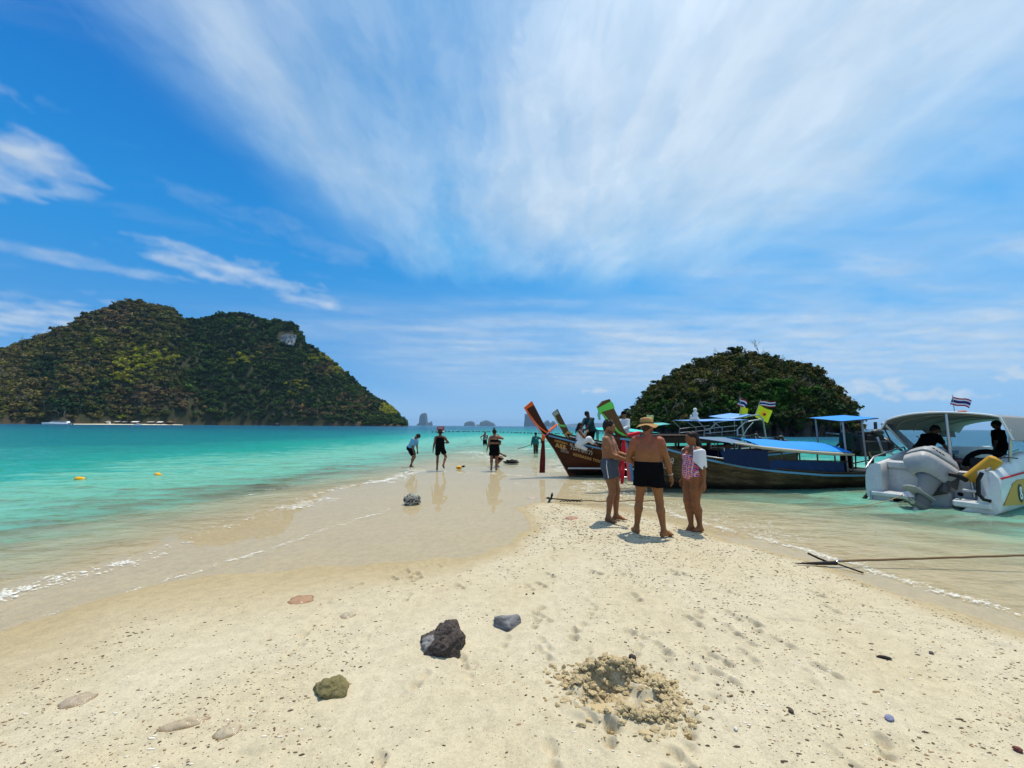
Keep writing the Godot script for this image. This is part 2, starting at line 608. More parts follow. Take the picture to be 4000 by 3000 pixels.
func stamp(c: Vector2, r: Vector2, an: float, dep: float) -> void:
	var reach := maxf(r.x, r.y) * 1.9
	var cs := cos(an)
	var sn := sin(an)
	for j in range(maxi(0, int((c.y - reach - RZ0) / RS)), mini(rh, int((c.y + reach - RZ0) / RS) + 1)):
		for i in range(maxi(0, int((c.x - reach - RX0) / RS)), mini(rw, int((c.x + reach - RX0) / RS) + 1)):
			var p := Vector2(RX0 + i * RS, RZ0 + j * RS) - c
			var u := Vector2((p.x * cs - p.y * sn) / r.x, (p.x * sn + p.y * cs) / r.y)
			var d := u.length()
			if d < 1.9:
				var w := -(1.0 - smoothstep(0.72, 1.06, d)) + 0.35 * (smoothstep(0.85, 1.15, d) * (1.0 - smoothstep(1.2, 1.9, d)))
				relief[j * rw + i] += w * dep

func bil(a: PackedFloat32Array, w: int, h: int, fx: float, fz: float) -> float:
	var i := clampi(int(fx), 0, w - 2)
	var j := clampi(int(fz), 0, h - 2)
	var u := clampf(fx - i, 0.0, 1.0)
	var t := clampf(fz - j, 0.0, 1.0)
	var k := j * w + i
	return lerpf(lerpf(a[k], a[k + 1], u), lerpf(a[k + w], a[k + w + 1], u), t)

func dry(x: float, z: float) -> float:
	return bil(field, fw, fh, (x - FX0) / FS, (z - FZ0) / FS) + 0.10 * n2.get_noise_2d(x * 1.3, z * 1.3)

func depth(x: float, z: float) -> float:  # of the water outside the dry sand
	var tl := maxf(0.0, pl(edge_l, z) - x)
	var tr := maxf(0.0, x - pl(edge_r, z))
	var d := pl(crest, z) + 5.6 * (1.0 - exp(-(0.075 * tl + 0.008 * tl * tl) / 5.6)) + 0.020 * tr + 0.0040 * tr * tr
	return minf(d, 12.0)

func sand_y(x: float, z: float) -> float:
	if x > FX0 and x < -FX0 - 0.2 and z > FZ0:
		var s := dry(x, z)
		if s > 0.0:
			var h := 0.004 + 0.17 * (1.0 - exp(-s / 2.4))
			h += 0.006 * n1.get_noise_2d(x * 1.1, z * 1.6) * minf(1.0, s * 3.0)
			if x > RX0 and z > RZ0 and x < RX0 + rw * RS - 0.05 and z < RZ0 + rh * RS - 0.05:
				h += bil(relief, rw, rh, (x - RX0) / RS, (z - RZ0) / RS) * minf(1.0, s * 2.0)
			return h
		return -minf(0.014, -s * 0.05) - depth(x, z)
	return -0.014 - depth(x, z)

func lines(a: float, b: float, step: float, growth: float, far: float) -> Array:
	var r := []
	var x := a
	while x <= b:
		r.append(x)
		x += step
	var s := step
	x = r[-1]
	while x < far:
		s *= growth
		x += s
		r.append(x)
	s = step
	x = a
	var left := []
	while x > -far:
		s *= growth
		x -= s
		left.append(x)
	left.reverse()
	return left + r

func build_sand() -> void:
	var xs := lines(-3.4, 4.2, 0.0155, 1.045, 3000.0)
	var zs := lines(-4.5, -1.25, 0.0155, 1.03, 3000.0).filter(func(z): return z < 12.0)
	var mb := MB.new()
	var nx := xs.size()
	for z in zs:
		for x in xs:
			var y := sand_y(x, z)
			var s := dry(x, z) if absf(x) < 11.8 and z > -13.9 else -1.0
			# the sand is pale where dry, browner and darker where soaked
			var wet := 1.0 - smoothstep(-0.05, lerpf(2.0, 0.42, smoothstep(-2.7, 0.7, x)), s + 0.12 * n1.get_noise_2d(x * 2.0, z * 2.0))
			var pt := 0.5 + 0.5 * n1.get_noise_2d(x * 0.7 + 40.0, z * 0.7)
			var c := Color(0.475, 0.408, 0.272).lerp(Color(0.525, 0.474, 0.356), pt)
			c = c.lerp(Color(0.365, 0.290, 0.160), wet * 0.85)
			if s < 0.0: c = c.lerp(Color(0.43, 0.38, 0.24), smoothstep(0.0, 0.25, -y))
			mb.col = c
			mb.p(Vector3(x, y, z))
	for j in zs.size() - 1:
		for i in nx - 1:
			var a := j * nx + i
			mb.q(a, a + nx, a + nx + 1, a + 1)
	var o := put("sand_spit", mb, M.sand)
	tag(o, "pale sand spit and shallow sea bed running out into the bay", "", "", "structure")

# ---- the sea ----
func wave(x: float, z: float) -> float:
	var w := 0.5 * n2.get_noise_2d(x * 0.9, z * 0.9)
	var a := n2.get_noise_2d(x * 0.26, z * 0.75 + x * 0.16) * 0.55 + n2.get_noise_2d(x * 0.7 + 7.0, z * 1.9 + x * 0.45 + w) * 0.5
	var b := 1.0 - 2.0 * absf(n1.get_noise_2d(x * 0.34 + 50.0, z * 0.95 + x * 0.2))  # sharper crests
	return a + 0.45 * b - 0.2

func build_sea() -> void:
	var xs := lines(-14.0, 13.0, 0.14, 1.045, 26000.0)
	var zs := lines(-24.0, -2.0, 0.1, 1.045, 26000.0).filter(func(z): return z < 14.0)
	var top := MB.new()
	var bod := MB.new()
	var nx := xs.size()
	for z in zs:
		for x in xs:
			var d := depth(x, z)
			var s := dry(x, z) if absf(x) < 11.8 and z > -13.9 else -1.0
			var far := sqrt(x * x + z * z)
			var amp := clampf((d - 0.01) * 0.24, 0.0, 0.062) * (1.0 - smoothstep(60.0, 160.0, far))
			var wv := wave(x, z)
			var y := 0.0
			if s < 0.3: y += amp * wv
			top.p(Vector3(x, y, z))
			# clear over the shallows, milky turquoise over sand, darker over the deep
			var dd := d + 0.25 * d * n1.get_noise_2d(x * 0.05, z * 0.12) - 0.95 * wv * minf(d, 1.1) * (1.0 - smoothstep(40.0, 120.0, far))  # ripple light and shade painted into the colour: crests paler, troughs darker
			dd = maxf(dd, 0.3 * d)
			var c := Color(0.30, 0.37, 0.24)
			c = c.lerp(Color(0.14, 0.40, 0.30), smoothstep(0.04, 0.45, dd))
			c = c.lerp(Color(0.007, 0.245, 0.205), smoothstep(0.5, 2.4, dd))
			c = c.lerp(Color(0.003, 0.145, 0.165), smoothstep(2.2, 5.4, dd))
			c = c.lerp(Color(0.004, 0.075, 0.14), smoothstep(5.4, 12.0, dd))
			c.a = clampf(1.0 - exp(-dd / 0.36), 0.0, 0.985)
			if s > 0.0: c.a = 0.0
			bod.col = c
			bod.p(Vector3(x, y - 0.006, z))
	var film := MB.new()
	film.v = top.v; film.c = top.c; film.uv = top.uv
	for j in zs.size() - 1:
		for i in nx - 1:
			var a := j * nx + i
			bod.q(a, a + nx, a + nx + 1, a + 1)
			var q := top.v[a]
			if q.z > -17.0 and q.x > pl(edge_l, q.z) - 0.15 + 0.5 * n1.get_noise_2d(q.x * 0.5, q.z * 0.9) and q.x < pl(edge_r, q.z) + 0.1: film.q(a, a + nx, a + nx + 1, a + 1)
			else: top.q(a, a + nx, a + nx + 1, a + 1)
	tag(put("sea_surface", top, M.sea), "clear rippled surface of the sea", "", "", "structure")
	tag(put("water_film", film, M.film), "thin still film of water over the wet sand", "", "", "structure")
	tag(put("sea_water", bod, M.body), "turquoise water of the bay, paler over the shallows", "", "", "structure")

# ---- islands ----
func leaf_clump(sd: int, leaves: int, size: float, lobes := 6, flat := 0.75) -> MB:  # a crown of unit radius made of single leaf faces
	var r := RandomNumberGenerator.new()
	r.seed = sd
	var mb := MB.new()
	var ctr := []
	for k in lobes:
		var a := r.randf() * TAU
		var q := r.randf_range(0.15, 0.62)
		ctr.append([Vector3(cos(a) * q, r.randf_range(-0.1, 0.5) * flat, sin(a) * q), r.randf_range(0.3, 0.52)])
	for k in leaves:
		var L = ctr[k % lobes]
		var d := Vector3(r.randfn(), r.randfn() * 0.9 + 0.25, r.randfn()).normalized()
		var o: Vector3 = L[0] + d * L[1] * r.randf_range(0.7, 1.05) * Vector3(1, flat, 1)
		var nrm := (d + Vector3(r.randfn(), r.randfn() + 0.7, r.randfn()) * 0.55).normalized()
		var s := nrm.cross(Vector3(r.randfn(), r.randfn(), r.randfn())).normalized()
		var w := nrm.cross(s)
		var z := size * r.randf_range(0.6, 1.3)
		var tone := r.randf_range(0.7, 1.3)
		mb.col = Color(tone, tone * r.randf_range(0.92, 1.06), tone)
		var a := mb.p(o - s * z)
		var b := mb.p(o - w * z * 0.6)
		var c := mb.p(o + s * z + nrm * z * -0.2)
		var e := mb.p(o + w * z * 0.6)
		mb.q(a, b, c, e)
	return mb

func twigs(mb: MB, o: Vector3, d: Vector3, len: float, rad: float, level: int, r: RandomNumberGenerator, tips: Array) -> void:
	var e := o + d * len
	var m := o + d * len * 0.5 + Vector3(r.randfn(), r.randfn(), r.randfn()) * len * 0.06
	mb.tube([o, m, e], [rad, rad * 0.8, rad * 0.6], 5, false)
	if level == 0:
		tips.append(e)
		return
	for k in r.randi_range(2, 3):
		var nd := (d + Vector3(r.randfn(), r.randfn() * 0.6 + 0.15, r.randfn()) * 0.62).normalized()
		twigs(mb, e, nd, len * r.randf_range(0.55, 0.8), rad * 0.6, level - 1, r, tips)

func tree(called: String, label: String, pos: Vector3, h: float, cr: float, leaf: Color, sd: int, leaves := 260, lean := Vector3.ZERO, levels := 3, group := "") -> Node3D:
	var t := thing(called, label, "tree", pos, 0.0, group)
	var r := RandomNumberGenerator.new()
	r.seed = sd
	var mb := MB.new()
	mb.col = Color(0.10, 0.085, 0.065)
	var tips := []
	twigs(mb, Vector3(0, -0.4, 0), (Vector3.UP + lean).normalized(), h * 0.45, maxf(0.05, h * 0.022), levels, r, tips)
	put("trunk", mb, M.vert, t)
	if leaves > 0:
		var cl := leaf_clump(sd, leaves, 0.13)
		var crown := MB.new()
		crown.v = cl.v; crown.ix = cl.ix; crown.uv = cl.uv; crown.c = cl.c
		var top := (Vector3.UP + lean).normalized() * h * 0.72
		for k in crown.v.size():
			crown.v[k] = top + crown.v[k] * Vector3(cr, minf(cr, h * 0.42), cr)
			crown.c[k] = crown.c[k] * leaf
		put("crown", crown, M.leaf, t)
	return t

func horizon_px(x: float) -> float:
	return 911.9 + 0.0078 * x

const L_RIDGE := [[-700, 900], [-420, 835], [-200, 800], [-60, 765], [0, 747], [60, 724], [110, 703], [160, 675], [215, 652], [250, 641], [300, 649], [350, 657], [366, 668], [376, 683], [400, 685], [430, 678], [480, 671], [510, 668], [560, 683], [600, 690], [622, 691], [640, 716], [652, 738], [690, 758], [735, 796], [770, 826], [800, 850], [825, 866], [850, 881], [868, 900], [880, 917]]
const R_RIDGE := [[1345, 925], [1352, 905], [1364, 880], [1394, 854], [1410, 829], [1440, 808], [1475, 788], [1505, 779], [1540, 766], [1570, 753], [1590, 748], [1615, 753], [1640, 756], [1680, 762], [1700, 771], [1740, 776], [1762, 790], [1787, 806], [1805, 826], [1817, 847], [1834, 866], [1840, 886], [1846, 902], [1852, 922], [1858, 930]]

func isle_y(ridge: Array, a: float, zd: float, zs: float, zr: float, low: float, power: float, rough: float, step: float) -> float:
	var px := 1106.0 + 830.0 * a
	var top := maxf(0.0, (horizon_px(px) - pl(ridge, px)) / 830.0 * zr + EYE.y - low)
	var t := (zd - zs) / (zr - zs)
	if t < 0.0: return -3.0
	var p := pow(minf(t, 1.0), power)
	if t > 1.0: p = maxf(0.0, 1.0 - (t - 1.0) * (t - 1.0) * 1.1)
	var x := a * zd
	var n := n1.get_noise_2d(x * rough, zd * rough)
	var y := top * p * (1.0 + 0.28 * n * (1.0 - p) * 1.2) + top * (0.03 if low > 2.0 else 0.085) * n1.get_noise_2d(x * rough * 4.0, zd * rough * 4.0)
	return maxf(y, minf(step, top) * smoothstep(0.0, 0.035, t)) - 0.4

func l_shore(a: float) -> float:
	return lerpf(400.0, 640.0, smoothstep(-1.5, -0.25, a)) + 18.0 * n2.get_noise_1d(a * 6.0)
func l_y(a: float, zd: float) -> float:
	var zs := l_shore(a)
	return isle_y(L_RIDGE, a, zd, zs, zs + 130.0, 4.5, 0.82, 0.012, 3.0)
func r_shore(a: float) -> float:
	return 79.0 + 9.0 * pow(absf(a - 0.59) / 0.31, 2.0) + 3.0 * n2.get_noise_1d(a * 18.0)
func r_y(a: float, zd: float) -> float:
	var zs := r_shore(a)
	return isle_y(R_RIDGE, a, zd, zs, maxf(zs + 6.0, 104.0), 1.75, 0.62, 0.07, 1.9)

func veg_color(px: float, py: float, left: bool, r: RandomNumberGenerator) -> Color:
	var n := n1.get_noise_2d(px * (0.021 if left else 0.03), py * 0.03)
	var dark := Color(0.030, 0.062, 0.018)
	var mid := Color(0.070, 0.120, 0.026)
	var olive := Color(0.185, 0.165, 0.036)
	var brown := Color(0.22, 0.155, 0.062)
	var lime := Color(0.36, 0.36, 0.025)
	var c := dark.lerp(mid, clampf(0.45 + n * 1.3 + r.randfn() * 0.3, 0.0, 1.0))
	if left:
		var dry := smoothstep(430.0, 300.0, px + 60.0 * n) * smoothstep(640.0, 680.0, py + 40.0)
		c = c.lerp(olive.lerp(brown, clampf(0.5 + n + r.randfn() * 0.35, 0.0, 1.0)), dry * (0.75 if r.randf() < 0.8 else 0.2))
		for q in [[300, 775, 65, 30, 0.95], [262, 815, 40, 25, 0.8], [205, 735, 30, 14, 0.5], [520, 775, 40, 22, 0.5], [640, 840, 30, 18, 0.3], [740, 800, 45, 14, 0.7], [845, 885, 22, 14, 0.9], [700, 775, 40, 10, 0.55], [330, 770, 30, 10, 0.7], [270, 905, 14, 5, 0.9]]:
			var d := pow((px - q[0]) / q[2], 2.0) + pow((py - q[1]) / q[3], 2.0)
			if d < 1.4 and r.randf() < q[4] * (1.4 - d): c = lime.lerp(olive, r.randf() * 0.5)
		for q in [[330, 860, 70, 32, 0.75], [390, 875, 60, 25, 0.8], [230, 690, 40, 40, 0.7], [660, 890, 70, 22, 0.45], [760, 880, 60, 28, 0.45], [565, 760, 30, 25, 0.4], [430, 895, 60, 18, 0.5], [690, 800, 60, 16, 0.5]]:
			var d := pow((px - q[0]) / q[2], 2.0) + pow((py - q[1]) / q[3], 2.0)
			if d < 1.3 and r.randf() < q[4] * (1.3 - d): c = brown.lerp(Color(0.11, 0.085, 0.05), r.randf())
		for q in [[90, 795, 45, 30, 0.9], [150, 880, 50, 30, 0.7], [215, 850, 30, 40, 0.5], [420, 740, 70, 40, 0.5]]:
			var d := pow((px - q[0]) / q[2], 2.0) + pow((py - q[1]) / q[3], 2.0)
			if d < 1.3 and r.randf() < q[4] * (1.3 - d): c = dark
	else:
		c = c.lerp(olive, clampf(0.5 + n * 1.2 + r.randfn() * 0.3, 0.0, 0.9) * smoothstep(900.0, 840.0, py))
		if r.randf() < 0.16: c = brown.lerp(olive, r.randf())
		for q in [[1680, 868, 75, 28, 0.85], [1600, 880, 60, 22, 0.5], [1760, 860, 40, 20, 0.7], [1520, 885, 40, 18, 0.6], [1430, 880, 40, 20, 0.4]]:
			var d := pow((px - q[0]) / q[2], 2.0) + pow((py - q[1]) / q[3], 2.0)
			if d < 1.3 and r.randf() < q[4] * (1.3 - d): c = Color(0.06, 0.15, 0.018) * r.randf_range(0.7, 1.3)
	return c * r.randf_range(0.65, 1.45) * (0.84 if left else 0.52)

func build_islands() -> void:
	for left in [true, false]:
		var mb := MB.new()
		var na := 300 if left else 170
		var nz := 46
		for j in nz + 1:
			for i in na + 1:
				var a := lerpf(-2.25, -0.262, float(i) / na) if left else lerpf(0.283, 0.91, float(i) / na)
				var zs := l_shore(a) if left else r_shore(a)
				var zd := zs - (4.0 if left else 0.3) + (310.0 if left else 44.0) * pow(float(j) / nz, 1.4 if left else 2.1) if j > 0 else zs - (6.0 if left else 0.4)
				var y := l_y(a, zd) if left else r_y(a, zd)
				var k := n1.get_noise_2d(a * zd * 0.4, zd * 0.4)
				mb.col = Color(0.028, 0.032, 0.014)
				if left:
					if y < 5.0 + 3.0 * k: mb.col = Color(0.07, 0.055, 0.035) * (0.8 + 0.5 * k)
				elif y < 2.6 + k: mb.col = Color(0.034, 0.031, 0.028) * (1.0 + 0.8 * k)
				if not left and y > -0.3 and y < 4.0: zd += 1.6 * n1.get_noise_3d(a * 60.0, y * 0.9, zd * 0.3) + 0.8 * sin(y * 1.4)
				mb.p(Vector3(a * zd, y, -zd))
		for j in nz:
			for i in na:
				var a := j * (na + 1) + i
				mb.q(a, a + 1, a + na + 2, a + na + 1)
		tag(put("island", mb, M.cliff), "ground of the large wooded island across the bay on the left" if left else "ground and dark rock foot of the small wooded islet behind the boats", "", "", "structure")
		# the canopy: every crown is a clump of single leaf faces
		var r := RandomNumberGenerator.new()
		r.seed = 5 if left else 6
		var xf := [[], [], []]
		var cols := [[], [], []]
		var count := 13500 if left else 3600
		for k in count:
			var a := r.randf_range(-1.75, -0.262) if left else r.randf_range(0.285, 0.908)
			var zs := l_shore(a) if left else r_shore(a)
			var zd := zs + (165.0 if left else 26.0) * pow(r.randf(), 0.9) + (3.0 if left else 0.6)
			var y := l_y(a, zd) if left else r_y(a, zd)
			if y < (0.4 if left else 0.8): continue
			var px := 1106.0 + 830.0 * a
			var py := horizon_px(px) - (y - EYE.y) / zd * 830.0
			if left and absf(px - 608.0) < 17.0 and absf(py - 722.0) < 13.0: continue
			var big := r.randf_range(3.2, 6.2) if left else r.randf_range(0.65, 1.4) * (1.3 if py > 850 and px > 1560 else 1.0)
			if n1.get_noise_2d(px * (0.06 if left else 0.045), py * 0.06) < -0.22 and r.randf() < 0.6: continue
			if r.randf() < (0.09 if left else 0.14): big *= r.randf_range(1.3, 1.75 if left else 2.1)
			var w := k % 3
			var bs := Basis(Vector3.UP, r.randf() * TAU).scaled(Vector3(big, big * r.randf_range(0.75, 1.25), big))
			xf[w].append(Transform3D(bs, Vector3(a * zd, y + big * 0.35, -zd)))
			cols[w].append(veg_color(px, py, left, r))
		for w in 3:
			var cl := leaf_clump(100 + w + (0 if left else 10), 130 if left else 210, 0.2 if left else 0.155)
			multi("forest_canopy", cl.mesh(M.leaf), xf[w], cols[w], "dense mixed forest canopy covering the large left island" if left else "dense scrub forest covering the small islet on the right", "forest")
	# leafless crowns between the green ones
	for left in [true, false]:
		var r := RandomNumberGenerator.new()
		r.seed = 31
		var tm := MB.new()
		twigs(tm, Vector3.ZERO, Vector3.UP, 0.55, 0.045, 4, r, [])
		for k in tm.c.size(): tm.c[k] = Color(0.20, 0.175, 0.14)
		var xf := []
		for k in 900 if left else 150:
			var a := r.randf_range(-1.55, -0.29) if left else r.randf_range(0.30, 0.89)
			var zs := l_shore(a) if left else r_shore(a)
			var zd := zs + (150.0 if left else 26.0) * r.randf()
			var px := 1106.0 + 830.0 * a
			if left and r.randf() > 0.12 + 0.75 * smoothstep(430.0, 330.0, px): continue
			var y := l_y(a, zd) if left else r_y(a, zd)
			if y < 2.0: continue
			var q := r.randf_range(5.0, 8.5) if left else r.randf_range(1.3, 2.3)
			xf.append(Transform3D(Basis(Vector3.UP, r.randf() * 6.0).scaled(Vector3.ONE * q), Vector3(a * zd, y, -zd)))
		multi("bare_trees", tm.mesh(M.vert), xf, [], "leafless grey brown trees scattered through the big island's left half" if left else "leafless twiggy shrubs scattered over the right islet", "trees")
	# white limestone face below the right shoulder of the big island
	var fa := (608.0 - 1106.0) / 830.0
	var fz := l_shore(fa) + 92.0
	var fy := (horizon_px(608.0) - 727.0) / 830.0 * fz
	var cl := thing("limestone_cliff", "bare white limestone cliff face near the right shoulder of the big island", "cliff", Vector3(fa * fz, fy, -fz))
	var cb := MB.new()
	for j in 15:
		for i in 25:
			var u := i / 24.0
			var v := j / 14.0
			var n := n3.get_noise_2d(u * 5.0, v * 3.0)
			var k := n1.get_noise_2d(u * 9.0, v * 2.0)
			cb.col = Color(0.36, 0.36, 0.35) * clampf(0.62 + 0.8 * k, 0.15, 1.1)
			cb.p(Vector3((u - 0.5) * 29.0, (v - 0.5) * 21.0 - 4.0 * absf(u - 0.5), 5.0 * sin(u * PI) - v * 6.0 + 3.0 * n))
	for j in 14:
		for i in 24:
			var a := j * 25 + i
			cb.q(a, a + 1, a + 26, a + 25)
	put("rock_face", cb, M.cliff, cl)
	# far karst towers
	karst("karst_tower", "tall blue limestone tower with a low horn at its right foot", [[902, 919], [904, 915], [908, 913], [908.5, 897], [911, 895], [912, 893], [917, 891.8], [922, 892.3], [923, 900], [924.5, 912], [931, 912.5], [934, 909.5], [935, 912], [935.5, 919]], 10400.0)
	karst("karst_island", "low rounded blue islet, left of the pair on the horizon", [[1003, 921], [1004, 914], [1009, 911], [1014, 909.5], [1019, 909.3], [1024, 910.2], [1027, 914], [1028.5, 921]], 11180.0)
	karst("karst_island", "broad humped blue islet, right of the pair on the horizon", [[1029, 921], [1031, 916], [1037, 917], [1038, 911], [1043, 910], [1050, 907.2], [1055, 908], [1061, 911], [1067, 913], [1071, 917], [1072.5, 921]], 11180.0)
	karst("karst_tower", "tall blunt blue limestone tower behind the orange tipped prow", [[1132, 921], [1133.5, 907], [1132, 902], [1133, 895], [1137, 893.5], [1146, 893.5], [1152, 897], [1156, 906], [1158, 914], [1161, 921]], 9880.0)
	karst("karst_island", "jagged blue islet with two points between the two left prows", [[1170, 922], [1172, 914], [1176, 912], [1180, 908.5], [1184, 907], [1187, 912], [1190, 913], [1195, 908.5], [1199, 911], [1203, 916], [1205, 922]], 10140.0)
	karst("far_hills", "faint range of hills on the horizon behind the boats", [[1200, 923], [1212, 917.5], [1228, 916], [1240, 914.6], [1262, 916], [1275, 914], [1290, 913.2], [1310, 914], [1330, 918], [1350, 923]], 21000.0, true)
	islet_trees()
	far_shore()

func karst(called: String, label: String, prof: Array, zd: float, hills := false) -> void:
	var mb := MB.new()
	var x0: float = prof[0][0]
	var x1: float = prof[-1][0]
	var n := 44
	var deep := (x1 - x0) / 830.0 * zd * 0.36
	var mid := (x0 + x1) * 0.5
	var ctr := Vector3((mid - 1106.0) / 830.0 * zd, 0.0, -zd)
	var seg := 13
	for j in seg:
		var s := -1.0 + 2.0 * j / (seg - 1)
		for i in n + 1:
			var px := lerpf(x0, x1, float(i) / n)
			var hgt := maxf(0.0, (horizon_px(px) - pl(prof, px)) / 830.0 * zd)
			var rag := 1.0 + (0.0 if hills else 0.05) * n1.get_noise_2d(px * 0.9, s * 4.0)
			var y := hgt * pow(maxf(0.0, 1.0 - pow(absf(s), 4.0)), 0.7) * rag - 3.0
			var k := n1.get_noise_2d(px * 0.6, s * 3.0 + y * 0.02)
			mb.col = Color(0.045, 0.055, 0.035) * (1.0 + 0.9 * k)
			mb.p(Vector3((px - mid) / 830.0 * zd * (1.0 - 0.08 * absf(s)), y, s * deep))
	for j in seg - 1:
		for i in n:
			var a := j * (n + 1) + i
			mb.q(a, a + n + 1, a + n + 2, a + 1)
	var o := put(called, mb, M.cliff)
	o.position = ctr
	if hills: tag(o, label, "", "", "structure")
	else: tag(o, label, "island")

func on_islet(px: float, back: float) -> Vector3:
	var a := (px - 1106.0) / 830.0
	var zd := r_shore(a) + back
	return Vector3(a * zd, r_y(a, zd), -zd)

func islet_trees() -> void:
	tree("bare_tree", "leafless crooked tree standing alone on the islet's summit", on_islet(1650, 25.0) + Vector3(0, 0.9, 0), 4.6, 1.0, Color.WHITE, 11, 0, Vector3(-0.25, 0, 0), 4)
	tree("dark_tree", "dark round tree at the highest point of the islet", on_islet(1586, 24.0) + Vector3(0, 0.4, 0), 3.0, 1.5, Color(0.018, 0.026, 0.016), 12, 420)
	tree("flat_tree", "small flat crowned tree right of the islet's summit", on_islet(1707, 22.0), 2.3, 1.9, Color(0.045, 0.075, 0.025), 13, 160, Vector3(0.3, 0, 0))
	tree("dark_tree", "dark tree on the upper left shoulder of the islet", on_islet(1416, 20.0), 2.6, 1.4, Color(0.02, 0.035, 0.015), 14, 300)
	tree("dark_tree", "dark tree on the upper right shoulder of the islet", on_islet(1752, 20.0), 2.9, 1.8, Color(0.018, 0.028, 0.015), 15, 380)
	tree("green_tree", "broad bright green tree low on the right side of the islet", on_islet(1690, 7.0), 4.6, 3.0, Color(0.050, 0.120, 0.018), 16, 900)
	tree("green_tree", "bright green tree beside the blue canopied boats, lower middle of the islet", on_islet(1608, 5.0), 4.0, 2.4, Color(0.04, 0.095, 0.018), 17, 700)
	tree("yellow_tree", "yellow green bush in the lower middle of the islet", on_islet(1497, 6.0), 3.0, 1.3, Color(0.16, 0.15, 0.02), 18, 300)
	tree("grey_tree", "pale grey half dead tree in the middle of the islet's face", on_islet(1513, 8.0), 4.0, 1.9, Color(0.15, 0.15, 0.13), 19, 330)
	tree("shore_shrub", "straggly grey green shrub leaning out at the islet's left foot", on_islet(1354, 1.5), 3.4, 1.7, Color(0.05, 0.06, 0.035), 20, 330, Vector3(-0.5, 0, 0))
	tree("shore_shrub", "straggly dark shrub leaning out at the islet's right foot", on_islet(1848, 1.5), 3.0, 1.5, Color(0.035, 0.035, 0.025), 21, 260, Vector3(0.6, 0, 0))
	tree("dark_tree", "dark tree on the islet's right cliff edge", on_islet(1822, 8.0), 2.8, 1.6, Color(0.02, 0.027, 0.017), 22, 330, Vector3(0.3, 0, 0))

